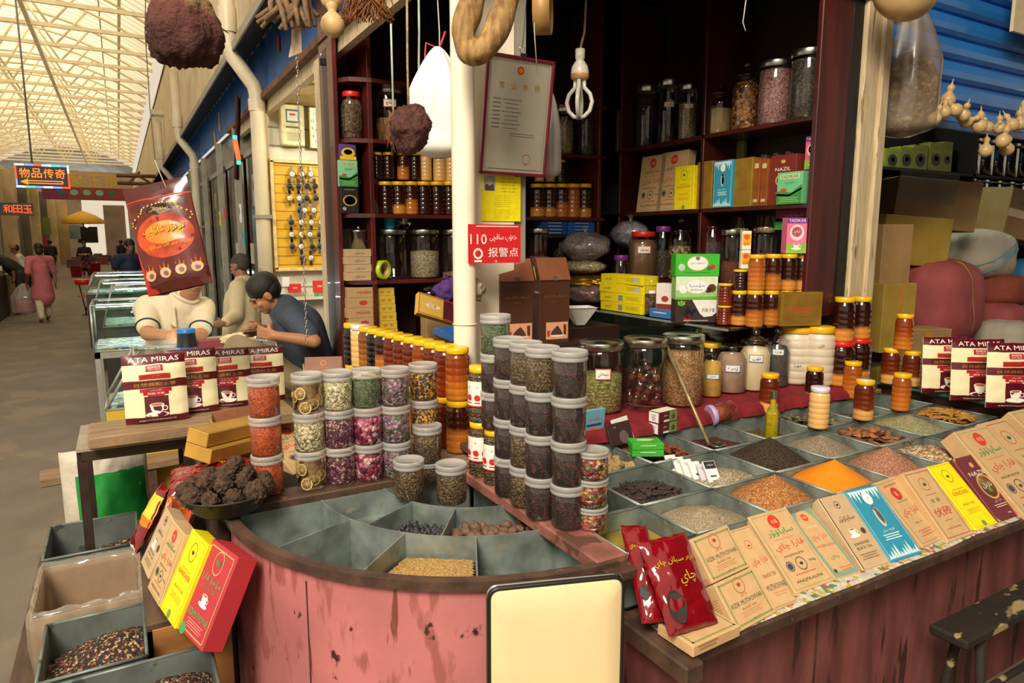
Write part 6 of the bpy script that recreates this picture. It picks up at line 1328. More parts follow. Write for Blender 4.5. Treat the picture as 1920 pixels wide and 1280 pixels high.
# ------------------------------------------------------------------ things hung over the stall
rope = mat('jute_rope', '9a8460', rough=.9, var=.3, vs=60, bump=.4, bs=120); cord = mat('pale_cord', 'b8b4a0', rough=.8, var=.2); greenc = mat('green_cord', 'a4b49a', rough=.8, var=.2); wire = mat('grey_wire', '4a4640', rough=.6)
def at(px, py, D): return CO+ray(px, py)*D
def hangcord(name, pts, r, m, lab, cat='rope'):
    return tag(MB().tube(pts, r, m, 6).build(name), lab, cat)
def fung(name, lab, c, r, m, seed, amp=.22, prof=None, n=64, k=44):
    def fn(v):
        a = amp*noise.noise(v*1.5+Vector((seed*4.1, 0, 0)))+.10*noise.noise(v*5+Vector((0, seed, 0)))+.065*noise.noise(v*13)+.03*noise.noise(v*30)
        return (1+a)*(prof(v) if prof else 1)
    o = MB().ball((0, 0, 0), r, m, n, k, None, fn).build(name, None, c); return tag(o, lab, 'fungus')
fm, nt, o_ = newmat('dried_fungus'); L = nt.links.new
b_ = N(nt, 'ShaderNodeBsdfPrincipled'); b_.inputs['Roughness'].default_value = .9
tc = N(nt, 'ShaderNodeTexCoord'); sx = N(nt, 'ShaderNodeSeparateXYZ'); L(tc.outputs['Object'], sx.inputs[0])
nz = N(nt, 'ShaderNodeTexNoise'); nz.inputs['Scale'].default_value = 14; nz.inputs['Detail'].default_value = 6; L(tc.outputs['Object'], nz.inputs['Vector'])
ma = N(nt, 'ShaderNodeMath', operation='MULTIPLY_ADD'); ma.inputs[1].default_value = .22; L(nz.outputs[0], ma.inputs[0]); L(sx.outputs[2], ma.inputs[2])
rp = N(nt, 'ShaderNodeValToRGB'); e = rp.color_ramp.elements; e[0].position = .0; e[0].color = lin('4c1b15'); e[1].position = .19; e[1].color = lin('a08052'); e.new(.11).color = lin('6e3226')
L(ma.outputs[0], rp.inputs[0]); vz = N(nt, 'ShaderNodeTexNoise'); vz.inputs['Scale'].default_value = 70; vz.inputs['Detail'].default_value = 5; L(tc.outputs['Object'], vz.inputs['Vector'])
mm = N(nt, 'ShaderNodeMix', data_type='RGBA', blend_type='MULTIPLY'); mm.inputs[0].default_value = .6; L(rp.outputs[0], mm.inputs[6]); L(vz.outputs[0], mm.inputs[7]); 
g2 = N(nt, 'ShaderNodeBrightContrast'); g2.inputs[1].default_value = .012; L(mm.outputs[2], g2.inputs[0]); L(g2.outputs[0], b_.inputs['Base Color'])
bp = N(nt, 'ShaderNodeBump'); bp.inputs['Strength'].default_value = 1; bp.inputs['Distance'].default_value = .015; L(vz.outputs[0], bp.inputs['Height']); L(bp.outputs[0], b_.inputs['Normal']); L(b_.outputs[0], o_.inputs[0])
D = 2.55; k = D/FPX; c = at(341, 30, D)
def pr1(v): return .78+.36*max(0, -v.z)**.5*(1.0)+(.0 if v.z < 0 else -.06)
fung('hanging_fungus', 'huge rough purple-brown dried fungus hanging over the corridor', c, (66*k, 60*k, 118*k), fm, 6, .15, lambda v: (1.0-.32*max(0, min(1, (v.z+.2)/.6)))*(1 if v.z > -.55 else 1-.22*(-v.z-.55)/.45)*(1.06 if -.8 < v.z < -.2 else 1))
hangcord('rope', [at(330, -10, D), c+Vector((0, 0, .9))], .006, rope, 'cord holding up the huge fungus from above')
fm2 = mat('brown_fungus', '4c2a24', rough=.9, var=.45, vs=60, bump=1, bs=70)
D = 2.55; k = D/FPX; c = at(769, 243, D); fung('hanging_fungus', 'smaller dark brown dried fungus hung on cords before the white bag', c, (39*k, 36*k, 43*k), fm2, 7, .2)
hangcord('rope', [at(763, -12, D), at(764, 120, D), at(766, 205, D)], .0045, rope, 'thick jute cord holding the smaller fungus'); hangcord('rope', [at(733, 45, D+.1), at(735, 120, D+.1), at(738, 225, D+.1)], .004, greenc, 'pale green cord left of the jute cord'); hangcord('rope', [at(785, -10, 3.0), at(786, 60, 3.0), at(785, 150, 3.0)], .005, greenc, 'pale green strap hanging before the dark ceiling')
fib = mat('brown_root_hair', '7a4a28', rough=.9, var=.4)
mb = MB(); rr = random.Random(3)
for i in range(46):
    p0 = at(735+rr.uniform(-8, 8), 205+rr.uniform(0, 40), 2.66+rr.uniform(-.03, .03)); p1 = at(733+rr.uniform(-10, 30), 262+rr.uniform(-10, 34), 2.66+rr.uniform(-.04, .04)); mb.tube([p0, p0.lerp(p1, .5)+Vector((rr.uniform(-.01, .01), 0, 0)), p1], .0016, fib, 4)
tag(mb.build('root_bunch'), 'thin brown root fibres hanging behind the smaller fungus', 'roots')
# white plastic bag behind the pole
wb = mat('white_plastic', 'eeeeee', rough=.35, var=.04, vs=12, bump=.4, bs=14, sss=.2)
def hungbag(name, lab, px, top, bot, wl, wr, D, m, knot=.06, seed=1, cat='bag', inner=None):
    c = at(px, (top+bot)/2, D); hz = (bot-top)/2*D/FPX/math.cos(.2); rx = (wr-wl)/2*D/FPX
    mb = MB(); vs, fs = [], []; n, mm = 40, 30
    for j in range(mm+1):
        t = j/mm
        w = knot+(1-knot)*min(1, (t/.42))**.75 if t < .42 else 1
        w *= 1 if t < .9 else max(.05, 1-((t-.9)/.1)**2*.8)
        for i in range(n):
            a = 2*PI*i/n; f = 1+.09*math.sin(a*7+seed+t*2)*(1-t*.6)+.08*noise.noise(Vector((math.cos(a)*2, math.sin(a)*2, t*4+seed*3)))
            vs.append((rx*w*f*math.cos(a), rx*.62*w*f*math.sin(a), hz-2*hz*t))
    for j in range(mm):
        for i in range(n): fs.append((j*n+i, (j+1)*n+i, (j+1)*n+(i+1) % n, j*n+(i+1) % n))
    mb.add(vs, fs, m, True)
    t_ = thing(name, lab, cat, c, math.atan2(-c.x, c.y)); 
    if inner: inner(t_, rx, hz)
    mb.build('bag', t_); return t_
wbg = hungbag('white_bag', 'full white plastic bag with red tie hanging left of the pole', 822, 95, 292, 768, 878, 3.0, wb, .1, 2)
redt = mat('red_strap', 'd0382c', rough=.5)
MB().tube([(-.01, 0, .235), (-.05, 0, .25), (-.055, 0, .2), (-.05, 0, .15)], .004, redt, 6).build('tie', wbg); MB().tube([(0, 0, .21), (.02, 0, .26), (.035, 0, .3)], .005, redt, 6).build('tie', wbg)
hangcord('wire', [at(820, -10, 2.98), at(824, 60, 2.98), at(824, 96, 2.98)], .003, cord, 'pale cord holding the white plastic bag')
hungbag('white_bag', 'white plastic bag hanging behind the framed certificate', 1030, 180, 332, 1008, 1052, 3.2, glassm('grey_thin_bag', refl=.1, opac=.5, body='a8a49c', rough=.3), .3, 5)
# twisted wooden root in front of the pole
wd = mat('gnarled_wood', 'a5834e', rough=.75, var=.4, vs=7, stretch=(6, 6, 1), bump=.7, bs=26, col2='6b4d2a')
D = 2.4; P = [at(968, -60, D+.04), at(958, -22, D+.04), at(945, 18, D), at(928, 62, D-.02), at(905, 94, D-.03), at(880, 94, D), at(869, 62, D), at(880, 20, D+.02), at(893, -22, D+.05), at(900, -60, D+.05)]
pts = []
for i in range(len(P)-1):
    for q in range(6):
        t = q/6; a, b, cc, d_ = P[max(i-1, 0)], P[i], P[i+1], P[min(i+2, len(P)-1)]
        pts.append(.5*((2*b)+(cc-a)*t+(2*a-5*b+4*cc-d_)*t*t+(3*b-a-3*cc+d_)*t**3))
mb = MB().tube(pts, [.044+.004*math.sin(i*.5) for i in range(len(pts))], wd, 18)
v2 = []
for v in mb.v:
    q = Vector(v); v2.append(tuple(q+Vector((1, 1, 1))*(.006*noise.noise(q*14))+Vector((.003*noise.noise(q*60),)*3)))
mb.v = v2; tag(mb.build('gnarled_root'), 'gnarled looped piece of brown root wood hanging before the pole', 'root')
# bundle of thick dried roots, gourds, herb bunch at the upper left
rm = mat('dried_stem', '7b6048', rough=.85, var=.35, vs=14, bump=.6, bs=60)
bt = thing('root_bundle', 'bundle of thick dried grey-brown stems hanging by the blue strip', 'root bundle', at(540, 0, 2.9)); rr = random.Random(5); O = Vector(bt.location)
for i in range(17):
    x0 = 505+rr.uniform(0, 75); x1 = 478+i*7.6+rr.uniform(-4, 4); y1 = 62-abs(i-8)*2.2+rr.uniform(-18, 4) if i > 2 else 34+i*9
    D_ = 2.9+rr.uniform(-.07, .07); a = at(x0, -30, D_)-O; b = at(x1, y1, D_)-O; m_ = a.lerp(b, .55)+Vector((rr.uniform(-.02, .02), 0, 0))
    MB().tube([a, m_, b], [.012, .011+.003*rr.random(), .009], rm, 8).build('stem', bt)
q = at(556, 75, 2.95); pp = mat('torn_paper', 'c8b094', rough=.9, var=.25, vs=16)
mb = MB(); vs = [tuple(at(x, y, 2.95+.01*math.sin(i))) for i, (x, y) in enumerate(((548, 40), (564, 42), (566, 98), (552, 104), (541, 108), (546, 80)))]; o = mb.add(vs, [(0, 1, 2, 3, 4, 5)], pp).build('torn_paper'); s = o.modifiers.new('t', 'SOLIDIFY'); s.thickness = .002; tag(o, 'torn strip of tan paper dangling below the stem bundle', 'paper')
gdm = mat('gourd_skin', 'd0b07c', rough=.45, var=.14, vs=6, coat=.15, wear=('a8845a', 12, .66))
def gourd(c, r, lab, grp=None, neck=1.2, tilt=0, rz=0, top=.55, big=False):
    k = top; pr = [(0, -r), (.5*r, -.87*r), (.85*r, -.5*r), (r, 0), (.86*r, .5*r), (.55*r, .82*r), (.34*r, 1.02*r), (k*.75*r, 1.2*r), (k*r, 1.5*r), (k*.8*r, 1.8*r), (k*.35*r, 2.0*r), (.08*r, 2.2*r), (.05*r, (2.2+neck*.4)*r), (0, (2.2+neck*.4)*r)]
    o = MB().lathe(pr, gdm, 22).build('gourd', None, c); o.rotation_euler = (tilt, tilt*.5, rz); return tag(o, lab, 'gourd', grp)
D = 3.15; gourd(at(624, 47, D), 23*D/FPX, 'pale calabash gourd hanging lowest at the left lintel', None, .1, 0, 0, .5); gourd(at(622, -4, D), 22*D/FPX, 'pale calabash gourd hanging just above another at the left lintel', None, .1, 0, 0, .5)
mb = MB(); rr = random.Random(9)
for i in range(130):
    a = at(690+rr.uniform(-40, 40), -25, 3.0); b = at(690+rr.uniform(-52, 52), 18+rr.uniform(0, 28), 3.0+rr.uniform(-.08, .08)); mb.tube([a, a.lerp(b, .6)+Vector((rr.uniform(-.02, .02), rr.uniform(-.02, .02), 0)), b], .0028, fib, 4)
tag(mb.build('herb_bunch'), 'bushy bunch of brown dried herb roots hanging beside the gourds', 'herb bunch')
# framed certificate, notices
frm = mat('maroon_frame', '6e1f30', rough=.35, var=.08, coat=.2); pap = mat('certificate_paper', 'cfc8b6', rough=.6, var=.05, vs=3)
BLp, BRp, TLp = atY(898, 325, 2.6), atY(1027, 333, 2.6), atY(910, 95, 2.53)
BRp = BLp.lerp(BRp, .95); ux = (BRp-BLp); w = ux.length; M = frameM((BLp+BRp)/2, ux, TLp-BLp); h = (TLp-BLp).length
fr = thing('framed_certificate', 'maroon framed business certificate with red emblem hung on the column', 'certificate', M=M)
t_ = .013; mb = MB()
for a, b in (((0, 0, t_/2), (w, .016, t_)), ((0, 0, h-t_/2), (w, .016, t_)), ((-w/2+t_/2, 0, h/2), (t_, .016, h)), ((w/2-t_/2, 0, h/2), (t_, .016, h))): mb.box(a, b, frm, .002)
mb.build('frame', fr)
mb = MB().box((0, .003, h/2), (w-2*t_, .006, h-2*t_), pap); F = FRONT; W_ = w-2*t_; gr = flat('77726a')
mb.frame(0, h/2, W_*.94, h*.9, .0012, gr, F).disc(0, h*.885, .016, flat('d8342a'), F).disc(0, h*.885, .010, flat('e8a030'), F, .0012)
for i, ch in enumerate('营业执照'): mb.text(ch, -W_*.28+i*W_*.19, h*.755, .026, flat('c99a2e'), F)
for i in range(8):
    mb.rect(-W_*.34, h*.64-i*h*.034, W_*.12, .004, gr, F).rect(-W_*.1, h*.64-i*h*.034, W_*(.22 if i % 3 else .3), .0025, gr, F)
mb.rect(W_*.1, h*.36, W_*.4, .002, gr, F).rect(W_*.1, h*.34, W_*.4, .002, gr, F).ring(W_*.2, h*.15, .02, .002, flat('d0584a'), F).text('2 0 1 7', W_*.22, h*.1, .008, gr, F).rect(0, h*.055, W_*.8, .0015, gr, F)
mb.build('certificate_paper', fr)
MB().box((0, -.004, h/2), (W_, .002, h-2*t_), glassm('picture_glass', refl=.10)).build('glass', fr)
MB().box((0, 0, h+.005), (.03, .02, .018), steel, .003).tube([(-.008, 0, h+.012), (-.012, 0, h+.035), (0, 0, h+.04)], .002, steel, 5).tube([(.008, 0, h+.012), (.012, 0, h+.035), (0, 0, h+.04)], .002, steel, 5).build('clip', fr)
hangcord('wire', [M @ Vector((0, 0, h+.035)), M @ Vector((0, .0, h+.4))], .0015, wire, 'thin wire holding the framed certificate', 'wire')
def poster(l, r, t, b, y, col, lab, deco, rz=0, name='notice'):
    a, c = atY(l, b, y), atY(r, b, y); h = atY(l, t, y).z-a.z; mb = MB().box((0, 0, h/2), (c.x-a.x, .0015, h), flat(col)); F = Tr(0, -.0008, 0) @ FRONT; deco(mb, c.x-a.x, h, F)
    return tag(mb.build(name, None, ((a.x+c.x)/2, y, a.z)), lab, 'notice')
def yn(mb, w, h, F):
    k = flat('3a3a10'); mb.rect(-w*.3, h*.83, w*.28, h*.32, flat('9aa0a4'), F).disc(-w*.3, h*.86, w*.06, flat('c49a86'), F, .001, w*.08).rect(-w*.3, h*.74, w*.22, h*.14, flat('4e4650'), F, .0009)
    for i in range(5): mb.text('شاۋۇت تالاپ كۆكتات', w*.18, h*(.94-.07*i), h*.035, k, F, w*(.42 if i % 2 else .34))
    for i in range(11): mb.text('چاي قارا نازۇك سىيلان ئۇن كۆكتات', w*.0, h*(.56-.046*i)-(.03*h if i > 5 else 0), h*.022, k, F, w*(.86-.1*(i % 3)))
poster(903, 976, 328, 414, 2.636, 'f0e010', 'bright yellow notice with a small portrait under the certificate', yn)
def rn(mb, w, h, F):
    wt = flat('f4f0ec'); mb.text('110', -w*.31, h*.62, h*.26, wt, F).rect(w*.05, h*.95, w*.8, h*.02, wt, F)
    mb.text('خەۋپ ساقچى', w*.16, h*.65, h*.2, wt, F, w*.52); mb.text('报警点', w*.16, h*.28, h*.24, wt, F, w*.58)
    mb.ring(-w*.32, h*.25, h*.14, h*.05, wt, F).rect(-w*.32, h*.06, w*.14, h*.05, wt, F); mb.text('一键', 0, h*.05, h*.06, wt, F)
p = atY(877, 420, 2.4)
poster(880, 976, 420, 494, 2.44, 'cf1f26', 'red police alarm point notice with white characters', rn) if 0 else poster(878, 976, 420, 494, 2.444, 'cf1f26', 'red police alarm point notice with white characters', rn)
q = atY(896, 545, 2.48); pl = mat('grey_plastic_wrap', 'a0917a', rough=.6, var=.25, vs=20)
blob('plastic_wrap', 'crumpled greyish plastic knotted beside the white pole', 'wrap', (q.x+.01, 2.53, q.z), (.045, .035, .045), pl, .45, 2.4, 8)
# hanging light bulb
D = 3.3; c = at(1087, 150, D); k = D/FPX
bu = thing('light_bulb', 'unlit spiral energy-saving bulb hanging from a twisted cord', 'bulb', c)
wpl = mat('white_ceramic', 'd6d2c6', rough=.35, var=.05); gtube = mat('frosted_tube', 'c9c6bc', rough=.25, var=.05, coat=.3)
MB().lathe([(0, 55*k), (9*k, 55*k), (9*k, 38*k), (7*k, 36*k), (15*k, 24*k), (17*k, 14*k), (16*k, 2*k), (0, 0)], wpl, 20).build('socket', bu); MB().lathe([(16.6*k, 10*k), (17.2*k, 8*k), (17*k, 4*k), (16.2*k, 3*k)], mat('orange_band', 'c8862a'), 20).build('band', bu)
for i in range(4):
    a = PI/4+i*PI/2; f = lambda r, z: (r*k*math.cos(a), r*k*math.sin(a), z*k); MB().tube([f(8, 2), f(9, -14), f(20, -26), f(24, -40), f(20, -56), f(10, -66), f(2, -68)], 4*k, gtube, 10).build('tube', bu)
hangcord('cord', [c+Vector((0, 0, 54*k)), at(1096, 60, D), at(1100, -20, D)], .006, rope, 'twisted tan flex of the hanging bulb', 'cord')
# wooden sieve rims
sv = mat('sieve_wood', 'a8834e', rough=.5, var=.2, vs=10)
q = at(1018, 22, 2.85); o = MB().lathe([(.085, -.035), (.09, -.035), (.09, .035), (.085, .035), (.085, -.035)], sv, 32).lathe([(0, .02), (.085, .02)], mat('sieve_mesh', '5a4630', rough=.8), 32).build('sieve', None, q); o.rotation_euler = (PI/2, 0, .9); tag(o, 'round wooden sieve hanging right of the column', 'sieve')
hangcord('wire', [at(1003, -10, 2.8), at(1002, 60, 2.8), at(1006, 118, 2.8)], .0022, cord, 'thin pale wire dangling beside the certificate', 'wire')
q0 = at(1398, 0, 3.0); hangcord('wire', [at(1400, -10, 3.0), at(1396, 20, 3.0), at(1393, 42, 3.0), at(1398, 58, 3.0)], .0025, cord, 'thin hooked wire hanging before the dark right wall', 'wire')
# chain and padlock by the watch shop
ch = thing('chain', 'steel chain hanging down before the watch shop', 'chain', (0, 0, 0)); mb = MB()
for i in range(64):
    c = at(557+20*i/63*.9, 112+i*8.4, 3.6); M = Matrix.Translation(c) @ Rz((i % 2)*PI/2); mb.tube([M @ Vector((.006*math.cos(t), 0, .013*math.sin(t))) for t in [2*PI*j/8 for j in range(9)]], .002, steel, 5)
mb.build('links', ch)
c = at(605, 112, 3.62); t = thing('padlock', 'black padlock hanging at the top of the left post', 'padlock', c); MB().box((0, 0, -.012), (.034, .015, .036), blackm, .003).build('body', t); MB().tube([(-.01, 0, .005), (-.01, 0, .025), (0, 0, .034), (.01, 0, .025), (.01, 0, .005)], .003, steel, 8).build('shackle', t)
# red foil-like bag with Arabic script hanging over the corridor
foil = mat('dark_red_bag', '4a100c', rough=.32, var=.15, vs=6, coat=.25); glow = mat('fiery_print', 'c2461a', rough=.25, var=.35, vs=18, coat=.4, col2='8c1f10'); fire2 = mat('orange_print', 'e2781e', rough=.3, var=.3, vs=14)
def firebag(mb, f, w, h):
    y_ = flat('d8b82a'); dk_ = flat('2c0c08', .3); dk2 = mat('maroon_band', '4c1512', rough=.2, var=.1, coat=.4)
    mb.grect(0, h*.93, w, h*.14, dk2, f, .0008).grect(0, h*.5, w*.98, h*.68, mat('dark_fire', '5c160e', rough=.2, var=.3, coat=.5), f, .0008); mb.grect(0, h*.855, w, h*.012, flat('c0281c'), f, .0012)
    mb.gdisc(0, h*.5, w*.44, glow, f, .0016, h*.2).gdisc(0, h*.53, w*.3, fire2, f, .002, h*.1)
    for i in range(24):
        a = PI*i/23; r0 = (1+.12*math.sin(a*7)); mb.disc(w*.42*math.cos(a)*r0, h*(.62+.18*math.sin(a)), w*.013, y_, f, .002)
    mb.disc(0, h*.74, w*.2, dk_, f, .002, h*.05)
    mb.text('تونۇر نان', 0, h*.74, h*.03, y_, f, w*.36, .003); mb.text('تونۇر كاۋاپ', 0, h*.55, h*.075, flat('1c0c08'), f, w*.66, .0034); mb.text('تونۇر كاۋاپ', -w*.006, h*.553, h*.072, y_, f, w*.64, .004)
    mb.text('نازۇك چاي قارا نان كاۋاپ', 0, h*.41, h*.035, y_, f, w*.7, .003)
    for i in range(4):
        u = -w*.36+w*.24*i
        for s in (-1, 0, 1): mb.poly([(u+s*w*.05-w*.02, h*.2), (u+s*w*.05+w*.015, h*.2), (u+s*w*.07, h*(.255+.025*(s == 0)))], mat('flame_print', 'b8581c', rough=.3, var=.3, vs=30), f, .002)
        mb.disc(u, h*.17, w*.085, y_, f, .0024).disc(u, h*.17, w*.075, flat('b8988c'), f, .003).disc(u+w*.01, h*.165, w*.04, flat('7a4a3c'), f, .0036)
    mb.grect(0, h*.05, w, h*.1, dk2, f, .001)
    mb.poly([(-w*.5, 0), (-w*.5, h*.5), (-w*.42, h*.12), (-w*.3, 0)], flat('a8201c', .25), f, .003)
D = 2.35; BLp, BRp, TLp = at(281, 556, D), at(397, 530, D+.02), at(249, 352, D)
ux = BRp-BLp; w = ux.length; up = TLp-BLp; M = frameM((BLp+BRp)/2, ux, up)
fb = pouch(M, w*1.03, up.length*1.0, .05, foil, firebag, 'glossy dark red food bag with fiery print hanging over the corridor', 'food_bag', 'bag', None, .008, 71)
hangcord('wire', [at(312, 352, D), at(300, 325, D), at(290, 300, D)], .002, cord, 'short cord holding the dark red food bag', 'cord'); MB().disc(0, up.length*.94, w*.1, flat('1c0a0a'), Tr(0, -.01, 0) @ FRONT, .002, w*.05).build('hang_hole', fb)
# black bowl of dried morel-like lumps on the counter corner
p = atZ(415, 985, .86); c = Vector((.238, 2.215, .862)); bwl = mat('black_plastic', '2b2826', rough=.55, var=.1)
tag(MB().lathe([(0, .001), (.085, .001), (.1, .012), (.135, .062), (.142, .066), (.141, .071), (.132, .066), (.097, .018), (0, .012)], bwl, 40).build('black_bowl', None, c), 'shallow black plastic bowl heaped with dried brown lumps', 'bowl')
mo = mat('dried_morel', '4b3728', rough=.85, var=.5, vs=70, bump=1, bs=110)
def morel(seed):
    def fn(v): return 1+.25*noise.noise(v*1.9+Vector((seed*3.7, 0, 0)))+.3*abs(noise.noise(v*6+Vector((0, seed, 0))))+.17*noise.noise(v*14)-.08
    return MB().ball((0, 0, 0), (.031, .028, .026), mo, 44, 30, None, fn).build('dried_morel')
pr = [morel(i) for i in range(5)]
P = [(.078*math.cos(a), .078*math.sin(a), .055) for a in [i*PI/4 for i in range(8)]]+[(.115*math.cos(a), .115*math.sin(a), .075) for a in [i*PI/5.5+.2 for i in range(11)]]+[(.06*math.cos(a), .06*math.sin(a), .1) for a in [i*PI/3+.3 for i in range(6)]]+[(0, 0, .115), (0, 0, .06), (.03, .02, .135)]
scatter(pr, len(P), lambda i: c+Vector(P[i]), 'crinkled dark brown dried mushroom lump in the black bowl', 'dried mushroom', 'dried mushrooms in the black bowl', .85, 1.15, 1.2)
# cream chair in front of the counter
p0, p1 = atZ(912, 1104, .93), atZ(1170, 1078, .93); ux = p1-p0; ux.z = 0; w = ux.length; M = frameM(Vector(((p0.x+p1.x)/2, (p0.y+p1.y)/2, 0)), ux, (0, 0, 1))
chp = mat('cream_vinyl', 'e3cfa2', rough=.5, var=.05, vs=4, bump=.05, bs=90, wear=('d6bd88', 2.5, .62)); chr_ = mat('chrome', 'c8c8c6', rough=.15, metal=1, var=.03)
chr = thing('chair', 'chair with cream padded back and black piping before the pink counter', 'chair', M=M)
def rrect(w, h, r, n=6): 
    out = []
    for cx, cz, a0 in ((w/2-r, h-r, 0), (-w/2+r, h-r, PI/2), (-w/2+r, r, PI), (w/2-r, r, 1.5*PI)):
        out += [(cx+r*math.cos(a0+PI/2*i/n), cz+r*math.sin(a0+PI/2*i/n)) for i in range(n+1)]
    return out
hb = .46; R_ = rrect(w-.012, hb, .022); z0 = .93-hb; n = len(R_)
def pad(y0, y1, s, bulge):
    vs = []; fs = []
    for k, (q, y) in enumerate(((1, (y0+y1)/2), (1, y0+.004), (.97, y0), (.7, y0-bulge), (.35, y0-bulge*1.3), (0.02, y0-bulge*1.4))):
        for (u, v) in R_: vs.append((u*q, y, z0+hb/2+(v-hb/2)*q))
    for k in range(5):
        for i in range(n): fs.append((k*n+i, k*n+(i+1) % n, (k+1)*n+(i+1) % n, (k+1)*n+i))
    return vs, fs+[tuple(range(5*n, 6*n))]
vs, fs = pad(-.012, .02, 1, .004); MB().add(vs, fs, chp, True).build('back_cushion', chr)
MB().add([(u, .018, z0+v) for u, v in R_]+[(u, .008, z0+v) for u, v in R_], [tuple(range(n))]+[(i, (i+1) % n, n+(i+1) % n, n+i) for i in range(n)], blackm, False).build('back_board', chr)
q = [(u*1.006, -.006, z0+hb/2+(v-hb/2)*1.004) for u, v in R_]; MB().tube(q+q[:2], .0055, blackm, 8, False).build('piping', chr)
q = [(u*1.02, .004, z0+hb/2+(v-hb/2)*1.012) for u, v in R_]; MB().tube(q+q[:2], .004, chr_, 8, False).build('back_frame', chr)
MB().box((0, -.2, .45), (w, .36, .05), chp, .02).build('seat', chr)
for s in (-1, 1):
    MB().tube([(s*(w/2-.02), .012, .5), (s*(w/2-.015), .02, .25), (s*(w/2-.01), .03, 0)], .011, chr_, 10).build('leg', chr); MB().tube([(s*(w/2-.02), -.34, .43), (s*(w/2-.01), -.37, 0)], .011, chr_, 10).build('leg', chr)
# old wooden bench at the lower right
ow = mat('weathered_black_wood', '221a14', rough=.8, var=.3, vs=5, wear=('a08a5c', 13, .60, (.5, 1, 1)), bump=.5, bs=30)
be = thing('bench', 'weathered narrow bench with flaking dark paint before the right counter', 'bench', (2.72, 1.07, 0), .0)
MB().box((0, 0, .435), (1.0, .12, .035), ow, .008).build('seat', be)
for s in (-1, 1):
    MB().tube([(s*.36, -.03, .42), (s*.42, -.1, 0)], .016, ow, 8).build('leg', be); MB().tube([(s*.36, .03, .42), (s*.42, .06, 0)], .016, ow, 8).build('leg', be)
MB().tube([(-.4, 0, .15), (.4, 0, .15)], .012, ow, 8).build('stretcher', be)
# woven sack by the frame table and floor plank
sk = thing('woven_sack', 'half-empty white woven sack with green print leaning at the frame table', 'sack', (-.12, 3.45, 0))
wv = mat('white_woven_plastic', 'c4bcae', rough=.6, var=.12, vs=10, bump=.3, bs=60); gp = mat('green_sack_print', '1f8a3a', rough=.4, var=.25, vs=8)
def sackart(mb, f, w, h):
    mb.grect(.04*w, h*.5, w*.8, h*.72, gp, f, .004, 16, 20); mb.grect(.1*w, h*.28, w*.5, h*.12, mat('light_green_print', '7ac04a', rough=.5, var=.3), f, .006, 16, 12)
a, b, c = atZ(150, 985, .5), atZ(245, 985, .5), atZ(150, 868, .62)
o = pouch(Matrix.Identity(4), .34, .78, .22, wv, sackart, 'x', 'sack_body', 'sack', None, .02, 81, 2); del o['label'], o['category']; o.parent = sk; o.matrix_local = Rz(.15) @ Rx(-.08)
tag(MB().box((0, 0, 0), (1.1, .2, .05), plankw, .006).build('floor_plank', None, M=Tr(.06, 4.62, .35) @ Rz(.08)), 'grey-brown plank lying low behind the frame table', 'plank')
tag(MB().box((-.05, 4.62, .16), (.3, .16, .32), darkpl).build('wood_stand'), 'dark stand under the low plank behind the frame table', 'stand')

# ------------------------------------------------------------------ neighbouring shop at the right
struct(MB().box((7.5, 4.65, 1.7), (7.6, .1, 3.4), blackwood), 'wall_shop_back'); struct(MB().box((11.3, 3.5, 1.7), (.1, 2.4, 3.4), blackwood), 'wall_shop_right'); struct(MB().box((8.8, 3.6, 3.45), (5.0, 2.5, .1), blackwood), 'ceiling_shop')
blu = mat('blue_shutter', '2276c8', rough=.4, var=.1, vs=3, wear=('8fb4d4', 6, .70, (.4, 1, 6)), coat=.1)
sh = thing('roller_shutter', 'bright blue roller shutter half lowered over the right shop', 'shutter', (6.0, 2.46, 0)); mb = MB(); P = []
for i in range(8):
    z = 2.40+.13*i; P += [(.0, z), (-.018, z+.02), (-.022, z+.055), (-.012, z+.095), (.0, z+.11), (.02, z+.116), (.02, z+.126)]
vs = []; 
for (y, z) in P: vs += [(-2.25, y, z), (2.5, y, z)]
mb.add(vs, [(2*i, 2*i+1, 2*i+3, 2*i+2) for i in range(len(P)-1)], blu); mb.build('slats', sh); MB().box((.12, 0, 2.395), (4.75, .03, .04), mat('blue_rail', '1a5696', rough=.4)).build('bottom_rail', sh)
tag(MB().box((6.4, 2.3, 3.12), (3.2, .02, .34), mat('cream_signboard', 'd8c8a4', rough=.6, var=.06)).build('signboard', None), 'cream signboard above the blue shutter, mostly out of view', 'signboard')
plat = tag(MB().box((6.2, 3.2, .84), (4.6, 1.2, .05), darkpl).box((6.2, 3.25, .41), (4.4, 1.0, .81), darkwood).build('platform'), 'dark low platform in the right shop carrying sacks and cartons', 'platform')
shf = thing('shelf_rack', 'dark shelf rack at the back of the right shop', 'shelf', (8.0, 4.35, 0))
for z in (2.41, 2.08, 1.7): MB().box((0, 0, z-.015), (6.2, .4, .03), blackwood).build('shelf_board', shf)
for x in (-3.1, .2, 3.1): MB().box((x, 0, 1.5), (.04, .4, 3.0), blackwood).build('upright', shf)
ylg = '8a8a2e'
for i, (l, r, t) in enumerate(((1652, 1679, 278), (1678, 1705, 274), (1703, 1731, 271), (1733, 1759, 266), (1758, 1776, 264))):
    p, w, h = shY(l, r, t, 2.41, 4.25); carton(Tr(*p), w*.96, h*1.0, .12, ylg, [('oval', '2c2a24', 0, .42, .34, .26), ('oval', 'a8a898', .02, .46, .14, .1), ('lines', '6a6a1c', 0, .85, .5, .05, 2)], 'olive green carton with dark oval picture, %s from the wooden post' % ORD[i], 'carton', 'box', 'olive cartons in the right shop')
lg = glassm('green_dim_glass', tint='a8c0b0', refl=.3)
